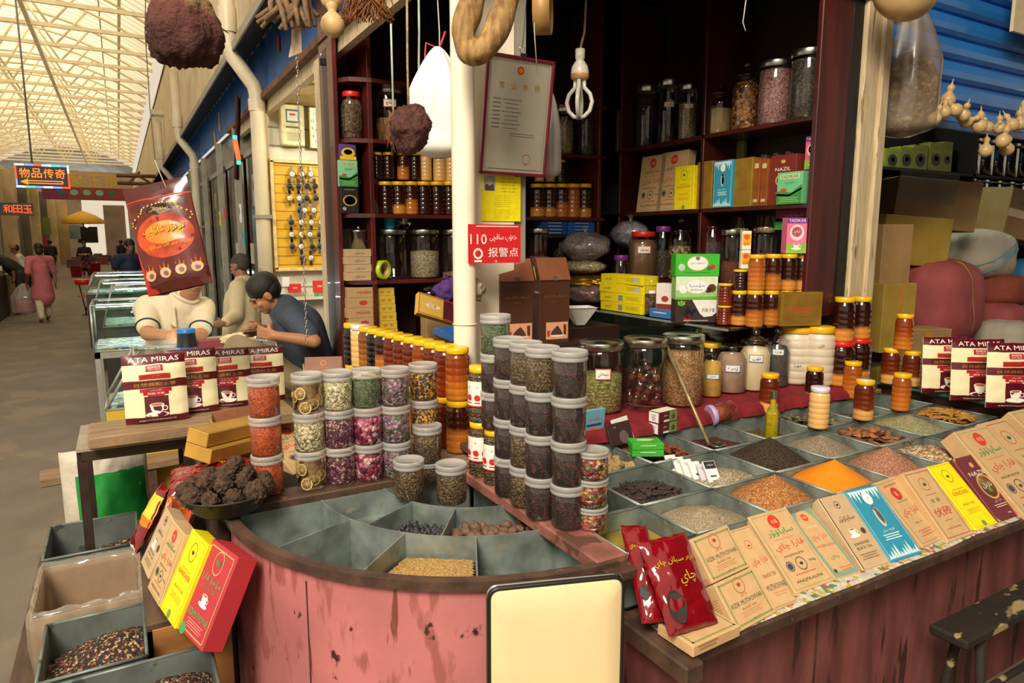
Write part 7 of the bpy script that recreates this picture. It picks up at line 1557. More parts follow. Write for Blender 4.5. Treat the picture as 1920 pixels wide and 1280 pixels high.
for i in range(9):
    x = 8.35+.28*i; bigjar((x, 4.3, 2.41), .125, .4, darkg if i % 2 else dkpur, .7, 'dim glass jar on the upper back shelf of the right shop', 'steel', grp='dim jars in the right shop', oldglass=lg)
    bigjar((x-.05, 4.3, 2.08), .12, .29, dkpur if i % 2 else darkg, .6, 'dim glass jar on the lower back shelf of the right shop', 'steel', grp='dim jars on the lower shelf', oldglass=lg)
ca = mat('brown_cardboard', 'a07e50', rough=.75, var=.1, vs=5); cy = mat('yellow_cardboard', 'a88a38', rough=.75, var=.12, vs=5); tape = mat('parcel_tape', 'b88a3a', rough=.25, var=.1, coat=.4)
def cbox(px, py, y, size, rot, m, lab, tp=True, deco=None):
    c = atY(px, py, y); M = Tr(*c) @ Rz(rot[2]) @ Ry(rot[1]) @ Rx(rot[0]); mb = MB().box((0, 0, 0), size, m, .004)
    if tp: mb.rect(0, 0, size[0]*.14 if size[0] < size[2] else size[0], size[2] if size[0] < size[2] else size[2]*.16, tape, M=Tr(0, -size[1]/2, 0) @ FRONT, e=.001)
    if deco: deco(mb, size)
    return tag(mb.build('cardboard_box', None, M=M), lab, 'box')
def chin(t, u, v, s): return lambda mb, sz: mb.text(t, sz[0]*u, sz[2]*v, s, flat('5a4630'), Tr(0, -sz[1]/2, 0) @ FRONT)
plb = glassm('plastic_wrap_film', refl=.3, opac=.15, body='c8c8bc', rough=.15)
b1 = cbox(1732, 385, 3.25, (.62, .44, .38), (0, .1, -.62), ca, 'large brown carton with plastic flap tilted on top of the heap', False); 
MB().grect(-.1, .12, .44, .24, plb, Tr(0, -.226, 0) @ FRONT, .004).build('plastic_sheet', b1)
cbox(1702, 452, 3.05, (.56, .2, .36), (0, .06, -.35), cy, 'yellowish carton under the large tilted carton', False)
cbox(1886, 408, 3.3, (.8, .5, .42), (.05, .14, -.1), ca, 'brown carton with printed lines at the right picture edge', True, chin('SHZX MBDPG', -.1, .2, .04))
cbox(1648, 485, 2.85, (.24, .3, .46), (0, .0, -.25), ca, 'upper brown carton just right of the wooden post', False); cbox(1650, 592, 2.8, (.28, .3, .46), (0, 0, -.2), cy, 'lower taped carton just right of the wooden post')
cbox(1715, 668, 2.62, (.36, .2, .4), (0, .02, -.3), ca, 'brown carton behind the honey pyramid')
sackr = mat('pink_red_sack', '9c4a4c', rough=.8, var=.15, vs=4, bump=.35, bs=90); sackb = mat('rust_sack', '8a4230', rough=.8, var=.15, vs=4, bump=.35, bs=90); sackw = mat('white_sack', 'b8b0a0', rough=.75, var=.1, vs=5, bump=.3, bs=90); bls = mat('blue_stripe', '7aa8b8', rough=.7, var=.1); yls = mat('yellow_stripe', 'b08a40', rough=.7)
def sack(px, py, y, wpx, hpx, m, lab, seed, dy=.22, stripe=None, rot=0):
    c = atY(px, py, y); k = mpp(c); rx, rz_ = wpx/2*k, hpx/2*k; t = thing('sack', lab, 'sack', c); t.rotation_euler = (0, rot, 0)
    def sup(v):
        p = 3.2; q = (abs(v.x)**p+abs(v.y)**p+abs(v.z)**p)**(1/p); return (1/q)*.92+.05*noise.noise(v*1.7+Vector((seed*3, 0, 0)))+.025*noise.noise(v*5)+.012*math.sin(math.atan2(v.y, v.x)*14)*max(0, v.z)
    MB().ball((0, 0, 0), (rx, dy, rz_), m, 44, 30, None, sup).build('body', t)
    if stripe:
        mm_, ang, wd_ = stripe; mb = MB(); vs = []; n = 30
        for i in range(n+1):
            a = -.9+1.8*i/n
            for s in (-1, 1):
                u = math.sin(ang)*a+math.cos(ang)*s*wd_; w_ = math.cos(ang)*a-math.sin(ang)*s*wd_; v = Vector((u, 0, w_)); r2 = u*u+w_*w_; v.y = -math.sqrt(max(.04, 1-r2)); v.normalize(); q = sup(v)*1.012; vs.append((v.x*rx*q, v.y*dy*q, v.z*rz_*q))
        mb.add(vs, [(2*i, 2*i+1, 2*i+3, 2*i+2) for i in range(n)], mm_, True); mb.build('stripe', t)
    return t
sack(1752, 566, 2.95, 176, 172, sackr, 'large upright pinkish red sack in the right shop', 1, .3, (yls, -.18, .02))
s = sack(1836, 478, 3.15, 152, 100, sackw, 'white sack with pale blue stripe lying across the heap', 2, .24, (bls, .85, .16), .12)
sack(1868, 544, 3.05, 118, 66, sackb, 'rust red sack lying right of the large pinkish sack', 3, .24, None, .05); sack(1866, 602, 2.95, 90, 76, sackr, 'pinkish red sack lying below the rust red sack', 4, .22)
sack(1885, 640, 2.8, 120, 90, sackw, 'white sack with blue stripe at the lower right of the heap', 5, .22, (bls, .1, .14)); sack(1925, 540, 3.2, 70, 120, mat('blue_plastic_bag', '3f7fb0', rough=.35, var=.2, bump=.4, bs=20), 'bright blue plastic bag at the right picture edge', 6, .2)
# big gourd, clear bag of dried fruit, gourd garland
c = atY(1702, -22, 2.1); k = mpp(c); o = MB().ball((0, 0, 0), (62*k, 58*k, 58*k), gdm, 36, 24, None, lambda v: 1+.03*noise.noise(v*2)).build('big_gourd', None, c); tag(o, 'big round pale gourd hanging above the clear bag', 'gourd')
chips = G('dried_fruit_chips', ['9a7a56', 'b89a72', '7c5c3c', 'c8ac84', '6a4a30'], 30, 1, .7)
def inn(t, rx, hz):
    MB().ball((0, 0, -hz*.27), (rx*.95, rx*.58, hz*.66), chips, 40, 28, None, lambda v: 1+.03*noise.noise(v*5)+.03*noise.noise(v*14)-.12*max(0, v.z-.5)).build('contents', t)
hungbag('clear_bag', 'hanging clear plastic bag of dried fruit slices by the wooden post', 1699, 28, 252, 1640, 1758, 2.1*1.85, glassm('cloudy_bag', refl=.16, opac=.34, body='b8a48c', rough=.2), .35, 4, inner=inn)
gl = [(1752, 222, 13, .3), (1770, 210, 13, .2), (1776, 188, 15, -.2), (1792, 206, 13, .8), (1806, 216, 13, .6), (1812, 228, 12, 1.2), (1837, 236, 14, -.1), (1852, 238, 11, .4), (1874, 240, 12, .1), (1880, 264, 14, .3), (1848, 282, 13, .0), (1888, 280, 13, -.3), (1898, 234, 13, .5), (1912, 232, 13, .2), (1918, 214, 13, 0)]
for i, (px, py, r, tl) in enumerate(gl):
    c = atY(px, py, 2.28+.02*(i % 3)); gourd(c, r*mpp(c)*.95, 'small dried gourd, %s along the garland from the clear bag' % ORD[i], 'small gourds on the garland', 1.2, tl, i*1.3, .5)
hangcord('string', [atY(1735, 195, 2.3), atY(1800, 222, 2.3), atY(1850, 234, 2.3), atY(1900, 228, 2.3), atY(1935, 215, 2.3)], .003, greenc, 'pale green string threading the garland of small gourds', 'string')
t = thing('strip_lamp', 'strip lamp under the ceiling of the right shop', 'lamp', (5.9, 3.7, 3.36)); MB().box((0, 0, .02), (1.2, .08, .03), whitep).build('housing', t); MB().tube([(-.55, 0, -.01), (.55, 0, -.01)], .014, emis('green_white_tube', 'dff2d8', 6), 8).build('lamp_tube', t)
point('shop_lamp', (5.9, 3.7, 3.2), 55, 'e4f4d4', .15)
# unseen wall and roof, added to keep daylight off the right side
struct(MB().box((6.5, -2.6, 2.6), (9, .1, 5.2), darkwood), 'added_shade_wall'); struct(MB().box((6.8, 0, 5.2), (8.4, 5.2, .1), darkwood), 'added_shade_roof')

# ------------------------------------------------------------------ watch shop
slat = mat('white_slat_wall', 'd8d4c4', rough=.5, var=.06)
mb = MB().box((2.2, 6.62, 1.45), (2.0, .06, 2.9), slat)
for i in range(16): mb.box((2.2, 6.588, .3+.16*i), (2.0, .006, .012), greypost)
struct(mb, 'wall_watch_shop'); struct(MB().box((3.2, 5.65, 1.45), (.06, 2.0, 2.9), slat), 'wall_watch_side'); struct(MB().box((2.2, 5.65, 2.93), (2.0, 2.0, .05), mat('shop_ceiling', 'b8a070', rough=.7)), 'ceiling_watch_shop')
point('shop_lamp', (2.1, 5.4, 2.7), WATCH, 'fff2d0', .12)
t = thing('shop_lamp', 'long white lamp under the watch shop ceiling', 'lamp', (1.9, 5.6, 2.86)); MB().box((0, 0, .02), (.9, .08, .03), whitep).build('housing', t); MB().tube([(-.42, 0, -.01), (.42, 0, -.01)], .014, emis('lamp_tube', 'fff6e0', 6), 8).build('lamp_tube', t)
a, b = atY(521, 505, 6.5), atY(612, 505, 6.5); zt = atY(560, 303, 6.5).z; wp, hp = b.x-a.x+.35, zt-a.z
wbm = mat('yellow_display_board', 'd8a828', rough=.5, var=.1, vs=3); gf = mat('pale_gold_frame', 'd8c48a', rough=.4)
wd_ = thing('watch_display', 'yellow slatted board in a pale frame full of wrist watches', 'display board', (a.x, 6.54, a.z))
mb = MB().box((wp/2, 0, hp/2), (wp, .03, hp), wbm)
for i in range(12): mb.box((wp/2, -.016, hp*(i+.5)/12), (wp, .004, .006), mat('board_groove', '8a6414', rough=.6))
mb.build('board', wd_); mb = MB()
for c, s in (((wp/2, -.02, 0), (wp+.04, .05, .03)), ((wp/2, -.02, hp), (wp+.04, .05, .03)), ((-.01, -.02, hp/2), (.03, .05, hp)), ((wp+.01, -.02, hp/2), (.03, .05, hp))): mb.box(c, s, gf)
mb.build('frame', wd_)
stl = mat('watch_steel', 'c8c8c4', rough=.25, metal=.9, var=.1); lea = mat('watch_leather', '2a2220', rough=.5); gol = mat('watch_gold', 'c8a048', rough=.25, metal=.8)
wt = thing('wrist_watch', 'x', 'watch', (0, 0, -50)); MB().box((0, 0, .032), (.016, .008, .03), lea, .002).build('strap', wt); MB().box((0, 0, -.032), (.016, .008, .03), lea, .002).build('strap', wt)
MB().cyl((0, 0, 0), .02, .01, stl, 18, Rx(PI/2)).build('case', wt); MB().cyl((0, 0, .0102), .016, .0012, flat('e8e4dc'), 18, Rx(PI/2)).tube([(0, -.0125, 0), (0, -.0125, .011)], .0012, lea, 4).tube([(0, -.0125, 0), (.007, -.0125, -.003)], .0012, lea, 4).build('dial', wt)
rows = [(25, (1232, 1300, 1365)), (110, (1212, 1277, 1335, 1392)), (195, (1215, 1282, 1335, 1398)), (280, (1285, 1318, 1385)), (365, (1225, 1297, 1368, 1438)), (450, (1228, 1297, 1358, 1425)), (535, (1232, 1297, 1372, 1425)), (615, (1303, 1365))]
n = 0
for j, (y_, xs) in enumerate(rows):
    for i, x_ in enumerate(xs):
        p = atY(220+x_/3.764, 320+y_/3.764, 6.495); st_, dl = RND.choice([(lea, flat('e8e4dc')), (stl, flat('23252b')), (lea, flat('23252b')), (gol, flat('efe2b8')), (stl, flat('e8e4dc'))])
        dup(wt, p, 0, 'wrist watch on the yellow board, row %s from the top, %s from the left' % (ORD[j], ORD[i]), 'wrist watches on the yellow board', None, 1.45, {'strap': st_, 'case': gol if st_ is gol else stl, 'dial': dl})
# meter, clock
l, r, t_, b_ = 526, 569, 199, 275; p = atY(547, 275, 6.55); w = (r-l)*mpp(p); h = atY(547, t_, 6.55).z-p.z
em = thing('electric_meter', 'cream electric meter box on the watch shop wall', 'meter', (p.x, 6.52, p.z)); mc = mat('cream_meter', 'd8d2a8', rough=.4)
MB().box((0, 0, h/2), (w, .1, h), mc, .01).build('housing', em); F = Tr(0, -.051, 0) @ FRONT; MB().rect(0, h*.72, w*.55, h*.32, flat('4a5658'), F).rect(0, h*.72, w*.45, h*.24, flat('d8e0e0'), F, .001).rect(0, h*.76, w*.25, h*.05, flat('d04a3a'), F, .0015).rect(0, h*.22, w*.5, h*.22, flat('b8b290'), F).rect(0, h*.45, w*.6, h*.05, flat('6a6448'), F).build('face', em)
p = atY(592, 280, 6.55); k = mpp(p); cl = thing('wall_clock', 'gold-rimmed square wall clock half hidden by the post', 'clock', (p.x+8*k, 6.53, p.z)); w, h = 42*k, 76*k
MB().box((0, 0, h/2), (w, .04, h), gol, .02).build('rim', cl); F = Tr(0, -.021, 0) @ FRONT; mb = MB().rect(0, h/2, w*.86, h*.92, flat('eceef2'), F)
for tx, u, v in (('12', 0, .86), ('11', -.22, .82), ('10', -.32, .66), ('9', -.35, .48), ('8', -.32, .3), ('7', -.22, .16), ('6', 0, .12), ('1', .22, .82), ('2', .32, .66), ('3', .35, .48)): mb.text(tx, u*w, v*h, h*.07, flat('3a3a50'), F)
mb.tube([F @ Vector((0, h*.48, .004)), F @ Vector((w*.1, h*.75, .004))], .004, blackm, 4).tube([F @ Vector((0, h*.48, .004)), F @ Vector((-w*.22, h*.44, .004))], .004, blackm, 4).build('dial', cl)
# small goods under the board and papers on the shop front
for px, py, sx_, sz_, c_, lab in ((535, 528, 14, 18, 'e8e4e0', 'small white card box under the watch board'), (552, 540, 22, 16, 'c82820', 'bright red packet under the watch board'), (598, 537, 22, 22, 'd03024', 'red and black gift packet under the watch board'), (600, 552, 20, 6, '3aa070', 'small green tray under the watch board')):
    p = atY(px, py, 6.45); k = mpp(p); carton(Tr(p.x, 6.42, p.z-sz_*k/2), sx_*k, sz_*k, .04, c_, [('lines', 'f0e8e0', 0, .6, .4, .1, 2)], lab, 'small_box', 'box')
tag(MB().box((1.75, 6.42, atY(560, 552, 6.45).z-.03), (1.0, .2, .02), slat).box((1.75, 6.5, .6), (1.0, .06, 1.1), slat).build('wall_ledge'), 'narrow white ledge under the watch board', 'ledge')
for px, py, w_, h_, c_, lab in ((476, 356, 22, 58, '8a98a8', 'grey electricity box on the shop front post'), (482, 394, 14, 16, 'd8c020', 'small yellow sticker below the grey electricity box'), (421, 400, 8, 22, 'c83a34', 'red notice strip on the post along the corridor'), (412, 410, 10, 26, 'c8b020', 'yellow notice strip on the post along the corridor'), (456, 445, 9, 30, '2a98b0', 'turquoise phone case packet hanging by the drainpipe'), (450, 400, 10, 34, 'd8dcd8', 'white phone case packet hanging by the drainpipe')):
    p = atX(px, py, 1.10); k = mpp(p); o = MB().box((0, 0, 0), (.015, w_*k*1.25, h_*k), flat(c_), .003).rect(0, 0, w_*k*.7, h_*k*.3, flat('4a4640'), Tr(-.008, 0, h_*k*.15) @ LEFT).build('notice', None, (1.105, p.y, p.z)); tag(o, lab, 'notice')
p = atX(442, 282, .98); k = mpp(p); t = thing('led_strip_sign', 'small lit red and green light strip hanging at a shop front', 'light', p)
MB().tube([(0, 0, .13), (.0, 0, .1)], .018, emis('green_led', '2aff80', 5), 8).build('green_light', t); MB().tube([(0, 0, .09), (.02, 0, -.08)], .02, emis('red_led', 'ff4020', 4), 8).build('red_light', t); MB().tube([(.02, 0, -.09), (.02, 0, -.12)], .018, emis('green_led', '2aff80', 5), 8).build('green_light', t)
for px, py, w_, h_, x, c_, lab in ((522, 82, 6, 28, 1.215, 'c82a20', 'thin red tag on the blue strip above the watch shop'), (411, 228, 5, 34, 1.215, 'd8b020', 'thin yellow tag on the blue strip farther along'), (403, 262, 10, 30, 1.215, 'c08a40', 'tan board patch on the blue strip farther along')):
    p = atX(px, py, x); k = mpp(p); tag(MB().box((0, 0, 0), (.012, w_*k*1.6, h_*k), flat(c_)).build('tag', None, p), lab, 'tag')
p = atX(447, 260, 1.08); k = mpp(p); tag(MB().grect(0, 0, 24*k, 150*k, mat('maroon_garment', '3a1216', rough=.9, var=.3), lambda q: Vector((.02*math.sin(q.x*40)+.03*math.sin(q.y*3), q.x, q.y)), 0, 14, 10).build('hanging_cloth', None, p), 'dark maroon cloth hanging at a shop front beside the drainpipe', 'cloth').modifiers.new('t', 'SOLIDIFY').thickness = .02
for i, (y0, y1) in enumerate(((7.1, 8.05), (8.25, 9.5), (9.7, 11.3), (11.5, 13.4))):
    t = thing('shop_window', ('dark glazed shop front right behind the first drainpipe', 'dark glazed shop front second along the corridor', 'dark glazed shop front third along the corridor', 'dark glazed shop front fourth along the corridor')[i], 'window', (1.27, (y0+y1)/2, 0)); MB().box((0, 0, 1.5), (.01, y1-y0, 2.2), mat('dark_window', '23282a', rough=.12, var=.5, vs=2)).build('glass', t); MB().box((-.01, 0, .4), (.03, y1-y0, .06), greypost).build('frame', t); MB().box((-.01, 0, 2.6), (.03, y1-y0, .06), greypost).build('frame', t)
    for j in range(4): MB().box((-.012, (j-1.5)*.22, 1.2+.35*((j*7+i*3) % 4)), (.012, .16, .22), flat(('8a7a5a', 'a04a38', '4a6a80', 'b0a890', '6a7a4a')[(i+j) % 5])).build('poster', t)
hangcord('wire', [at(378, 20, 3.2), at(400, 42, 3.6), at(428, 62, 5)], .004, wire, 'thin dark wire running from the fungus to the drainpipe', 'wire'); hangcord('wire', [at(273, -8, 2.5), at(272, 60, 2.6), at(281, 200, 2.6), at(291, 302, 2.4)], .0018, wire, 'thin wire hanging down left of the huge fungus', 'wire')
# ------------------------------------------------------------------ corridor stalls
alu = mat('aluminium', 'b8bab4', rough=.35, metal=.6, var=.08); led = emis('led_strip', 'eaf6ff', LEDS); jew = grain('jewellery_cards', ['e8ecf0', 'c8d0d8', '8a9098', 'dcd8cc', 'b8a878', '5a6a80'], 26, .3, .4, dark=.8); cgl = glassm('case_glass', tint='e4f2ec', refl=.12)
def case(x0, x1, y0, y1, zb, zt, base, lab, slant=0, lamp=True, legs=False):
    t = thing('glass_showcase', lab, 'showcase', (x0, y0, 0)); w, d = x1-x0, y1-y0
    if legs:
        for a in (.02, w-.02):
            for b in (.02, d-.02): MB().box((a, b, zb/2), (.04, .04, zb), alu).build('leg', t)
        MB().box((w/2, d/2, zb-.03), (w, d, .06), base).build('base', t)
    else: MB().box((w/2, d/2, zb/2), (w, d, zb), base, .004).build('base', t)
    MB().box((w/2, d/2, zb+.012), (w-.03, d-.03, .02), jew).build('display', t)
    s = slant; q = [(s, 0, zt), (w, 0, zt), (w, d, zt), (s, d, zt), (0, 0, zb), (w, 0, zb), (w, d, zb), (0, d, zb)]
    MB().add(q, [(0, 1, 2, 3), (4, 5, 1, 0), (5, 6, 2, 1), (6, 7, 3, 2), (7, 4, 0, 3)], cgl).build('glass', t)
    mb = MB()
    for i, j in ((0, 1), (1, 2), (2, 3), (3, 0), (0, 4), (1, 5), (2, 6), (3, 7), (4, 5), (4, 7)): mb.tube([q[i], q[j]], .008, alu, 4)
    mb.build('frame', t)
    if lamp: MB().box((w/2+s/2, d*.5, zt-.03), (w-s-.06, .03, .02), led).build('lamp', t)
    return t
yb = mat('yellow_painted_board', 'dcb83c', rough=.5, var=.1, vs=3); dkm = mat('dark_plinth', '2e2622', rough=.5)
case(-.14, .95, 4.7, 5.15, .68, .985, yb, 'slant-fronted glass showcase with yellow base behind the coffee pouches', .17)
case(-.24, .5, 6.55, 7.25, .78, 1.16, alu, 'lit glass showcase on white legs, second along the corridor', 0, True, True)
case(-.2, .75, 8.2, 9.0, .8, 1.2, dkm, 'lit glass showcase with bluish display, third along the corridor', .1); case(-.35, .7, 10.3, 11.2, .8, 1.15, dkm, 'lit glass showcase, fourth along the corridor', .1); case(-.5, .6, 12.6, 13.6, .85, 1.15, dkm, 'lit glass showcase, farthest along the corridor', .1)
tag(MB().box((.62, 5.5, 1.03), (.3, .12, .05), flat('8a3a48')).build('maroon_box', None, (-.06, -.55, -.02)), 'open maroon box on the slant-fronted showcase', 'box')
blob('food_tray', 'small heap of pale food wrapped in plastic on the showcase', 'food', (.66, 4.93, 1.028), (.12, .1, .042), mat('pale_dough', 'd8c8a0', rough=.6, var=.2, vs=30), .2, 3, 4)
q = at(351, 652, 4.5); t = thing('flask', 'black drinks flask with bright blue collar behind the pouches', 'flask', (q.x, q.y, .99)); k = mpp(q); zt = topz(351, 616, q)-.99
MB().lathe([(0, 0), (.066, 0), (.062, zt*.1), (.055, zt*.8), (.055, zt*.82)], mat('black_rubber', '191a1c', rough=.5), 20).build('body', t); MB().lathe([(.056, zt*.8), (.057, zt*.98), (.05, zt), (0, zt)], flat('1f7cc8', .35), 20).build('collar', t); MB().lathe([(.067, 0), (.067, zt*.1)], flat('1f7cc8', .35), 20).build('base_ring', t)
wkr = mat('pale_wicker', 'c0b494', rough=.8, var=.25, vs=30, bump=.6, bs=60)
p = atZ(180, 602, 0); t = thing('wicker_basket', 'tall pale wicker basket standing beside the showcases', 'basket', p); k = mpp(p); MB().lathe([(0, 0), (10*k, 0), (12.5*k, 30*k), (13*k, 55*k), (9*k, 60*k), (4*k, 60*k)], wkr, 22).build('basket', t); MB().tube([(6*k*math.cos(a), 0, 58*k+5*k*math.sin(a)) for a in [PI*i/8 for i in range(9)]], 1.4*k, wkr, 6).build('handle', t)
rpl = mat('red_plastic', 'c8281e', rough=.35, var=.08, coat=.2)
p = atZ(162, 591, 0); k = mpp(p); t = thing('folding_stool', 'red-seated folding stool on a black stand in the corridor', 'stool', p)
MB().lathe([(0, 58*k), (14*k, 58*k), (14*k, 66*k), (12*k, 68*k), (0, 68*k)], rpl, 22).build('seat', t); MB().tube([(-7*k, 0, 58*k), (1*k, 0, 0)], 1.2*k, blackm, 6).build('leg', t); MB().tube([(10*k, 0, 58*k), (-1*k, 0, 0)], 1.2*k, blackm, 6).build('leg', t); MB().box((0, 0, 1*k), (14*k, 3*k, 2*k), blackm).build('foot_bar', t); MB().box((-3*k, 0, 36*k), (16*k, 4*k, 3*k), rpl).build('foot_rest', t)
for px, py, hh, lab in ((144, 519, 21, 'red plastic bucket left of the person in the floral skirt'), (179, 517, 24, 'red plastic bucket right of the person in the floral skirt')):
    p = atZ(px, py, 0); k = mpp(p); tag(MB().lathe([(0, 0), (8*k, 0), (10.5*k, hh*k), (11*k, hh*k), (9.5*k, hh*k), (7.5*k, 2*k), (0, 2*k)], rpl, 20).build('bucket', None, p), lab, 'bucket')
# left side of the corridor
cream2 = mat('cream_stall_panel', 'c8b48c', rough=.6, var=.2, vs=1.5); grim = mat('grey_stall', '6a665c', rough=.6, var=.3, vs=1.2)
struct(MB().box((-3.8, 42, 2.3), (.1, 60, 4.6), cream2), 'wall_left')
for i, y in enumerate((29, 33.5, 38, 43, 48, 54)): struct(MB().box((-3.6, y, 2.2), (.35, .4, 4.4), cream2 if i % 2 else grim), 'trim_%d' % (20+i))
lit = emis('lit_shop_wall', 'f0cf94', .9)
for i, (y0, y1) in enumerate(((24, 28.5), (34.2, 37.5))): tag(MB().box((-3.7, (y0+y1)/2, 1.7), (.06, y1-y0, 1.8), lit if i == 0 else grim).build('shop_window'), ('warmly lit shop window at the left edge', 'dim shop window beyond the lit one')[i], 'window')
tag(MB().box((-2.62, 17.5, .45), (.7, 3.4, .9), dkm).box((-2.62, 17.5, .97), (.66, 3.3, .12), jew).build('stall_counter'), 'dark stall counter with trinkets at the left edge', 'counter')
for i in range(10): tag(MB().box((0, 0, .05), (.12+.03*(i % 3), .1, .1), flat(('c8ccd4', '4a5a70', 'a89a80', 'd8d4c8', '6a3a3a')[i % 5])).build('trinket_box', None, (-2.5+.1*(i % 3), 16.1+.3*i, 1.031), i), 'small trinket box on the stall counter at the left edge', 'box', 'trinket boxes on the left stall counter')
tag(MB().box((-2.3, 19.9, .45), (.5, .5, .9), mat('tan_crate', 'b09468', rough=.7)).build('crate'), 'tan crate standing at the end of the left stall counter', 'crate')
def ledsign(l, r, t, b, y, lab, deco, board='140c0c', rz=0):
    a, c = atY(l, b, y), atY(r, b, y); h = atY(l, t, y).z-a.z; w = c.x-a.x; o = thing('led_sign', lab, 'sign', ((a.x+c.x)/2, y, a.z)); MB().box((0, .06, h/2), (w, .12, h), flat(board, .4)).build('board', o); mb = MB(); deco(mb, w, h, FRONT); mb.build('lights', o); return o
rl = emis('red_letters', 'ff3c0a', 3); ol = emis('orange_letters', 'ff6414', 3.2); gl_, bl_, wl_ = emis('green_lights', '30ff9a', 3.5), emis('blue_lights', '4a6aff', 4), emis('white_lights', 'e8fff8', 4)
def s1(mb, w, h, F):
    for i, ch in enumerate('物品传奇'): mb.text(ch, -w*.33+i*w*.22, h*.62, h*.4, ol, F, w*.19, .006)
    mb.rect(.03*w, h*.2, w*.66, h*.035, ol, F, .006).rect(.03*w, h*.3, w*.66, h*.035, ol, F, .006).poly([(-w*.42, h*.25), (-w*.28, h*.38), (-w*.28, h*.12)], ol, F, .006).rect(w*.36, h*.25, w*.02, h*.12, ol, F, .006)
    seg = [wl_, bl_, rl, wl_, gl_, bl_]
    for i in range(6):
        mb.rect(-w*.5+w*(i+.5)/6, h*.96, w/6, h*.07, seg[i], F, .006).rect(-w*.5+w*(i+.5)/6, h*.04, w/6, h*.07, seg[(i+3) % 6], F, .006)
    for i in range(3):
        mb.rect(-w*.485, h*(i+.5)/3, w*.03, h/3, (bl_, rl, rl)[i], F, .006).rect(w*.485, h*(i+.5)/3, w*.03, h/3, (rl, rl, wl_)[i], F, .006)
sg = ledsign(31, 132, 306, 351, 17.5, 'lit sign with orange characters, arrow and multicoloured light border', s1)
tag(MB().tube([(atY(60, 306, 17.55).x, 17.56, atY(60, 306, 17.55).z), (atY(60, 306, 17.55).x, 17.56, 8.6)], .02, greypost, 6).build('sign_rod'), 'thin rod holding the multicoloured sign from the roof', 'rod')
def s2(mb, w, h, F):
    for i, ch in enumerate('和田玉'): mb.text(ch, -w*.2+i*w*.28, h*.5, h*.62, rl, F, w*.25, .006)
ledsign(-4, 62, 379, 403, 17.2, 'lit sign with three red characters below the multicoloured sign', s2)
def banner(mb, w, h, F):
    mb.rect(0, h*.22, w, h*.44, mat('banner_red', '8c3a34', rough=.6, var=.25, vs=.8), F, .004).rect(-w*.36, h*.2, w*.26, h*.4, mat('banner_magenta', '7a2850', rough=.6, var=.2), F, .006)
    for i, ch in enumerate('聚玉阁'): mb.text(ch, -w*.12+i*w*.2, h*.68, h*.46, flat('d8b41c'), F, w*.15, .01)
    for i, c_ in enumerate(('3a5a58', '8aa8a0', '7ab080', '8ab0a8', '2f6a4c')): mb.disc(-w*.3+w*.14*i, h*.26, w*.045, flat(c_), F, .012, h*.1)
a, c = atY(80, 373, 42), atY(250, 373, 42); h = atY(80, 318, 42).z-a.z; w = c.x-a.x; mb = MB().box((0, .05, h/2), (w, .1, h), mat('banner_base', 'b89c80', rough=.6, var=.15)); banner(mb, w, h, FRONT); tag(mb.build('hanging_banner', None, ((a.x+c.x)/2, 42, a.z)), 'wide hanging banner with three gold characters across the corridor', 'banner')
# far end of the hall
end = mat('far_end_wall', '9a8c74', rough=.7, var=.3, vs=.6)
struct(MB().box((-6, 76, 4), (6.5, .2, 8), end).box((3.5, 76, 4), (5.0, .2, 8), end), 'wall_far_end')
for i, (l, r, t, b, y, c_, lab) in enumerate(((80, 125, 372, 470, 60, 'c4ac84', 'tall cream stall partition far down the corridor'), (244, 262, 372, 415, 30, 'c09a60', 'tan sign panel hanging far down the right side'), (152, 180, 425, 455, 62, '1c1410', 'dark stall opening far down the corridor'), (68, 92, 408, 440, 45, '7a8a3a', 'colourful poster on the far left stall'), (70, 86, 442, 460, 44, 'a03a48', 'red poster on the far left stall'), (126, 148, 422, 448, 61, '8a98a0', 'pale blue poster on the far stall'), (205, 235, 385, 470, 68, '8a7868', 'distant clothes stall at the end of the hall'))):
    p = atY((l+r)/2, b, y); k = mpp(p); w_ = (r-l)*k*1.15; zt = atY((l+r)/2, t, y).z; z0 = max(0, p.z) if b < 460 else 0
    tag(MB().box((0, 0, (z0+zt)/2), (w_, .3, zt-z0), mat('far_'+c_, c_, rough=.7, var=.25, vs=.7)).build('market_stall', None, (p.x, y, 0)), lab, 'stall')
p = atY(156, 415, 58); k = mpp(p); yu = mat('yellow_canopy', 'd0a024', rough=.6, var=.15); t = thing('umbrella', 'yellow canopy far down the middle of the corridor', 'umbrella', (p.x, 58, 0)); MB().lathe([(0, p.z+20*k), (20*k, p.z+12*k), (35*k, p.z+2*k), (35*k, p.z-4*k)], yu, 10).build('canopy', t); MB().tube([(0, 0, 0), (0, 0, p.z+19*k)], .04, blackm, 6).build('pole', t)
p = atY(163, 424, 57.5); tag(MB().ball((0, 0, 0), 2.2*k, emis('warm_bulb', 'ffc060', 8), 10, 8).build('hanging_lamp', None, p), 'small warm lamp glowing under the yellow canopy', 'lamp')
for i in range(16):
    px = 135+i*8; y = 50+(i*7) % 22; p = atZ(px, 449+1.7*1294/(y*.87)*.98, 0) if 0 else Vector((atY(px, 470, y).x, y, 0)); s = .5+.25*((i*3) % 3)
    tag(MB().box((0, 0, s/2), (s*1.3, s, s), flat(('5a4a3a', '8a3a38', '3a4450', 'a08a60', '4a3a50', '6a6a62')[i % 6])).build('goods_stack', None, p), 'small stack of goods far down the corridor floor', 'goods', 'stacks of goods far down the corridor')
mb = MB().tube([atX(218, 328, 1.15), atX(218, 328, 1.15)-Vector((2.2, 0, 0))], .05, rust, 6).tube([atX(218, 328, 1.15)+Vector((0, 0, -.45)), atX(218, 328, 1.15)+Vector((-2.2, 0, -.45))], .05, rust, 6) if 0 else MB()
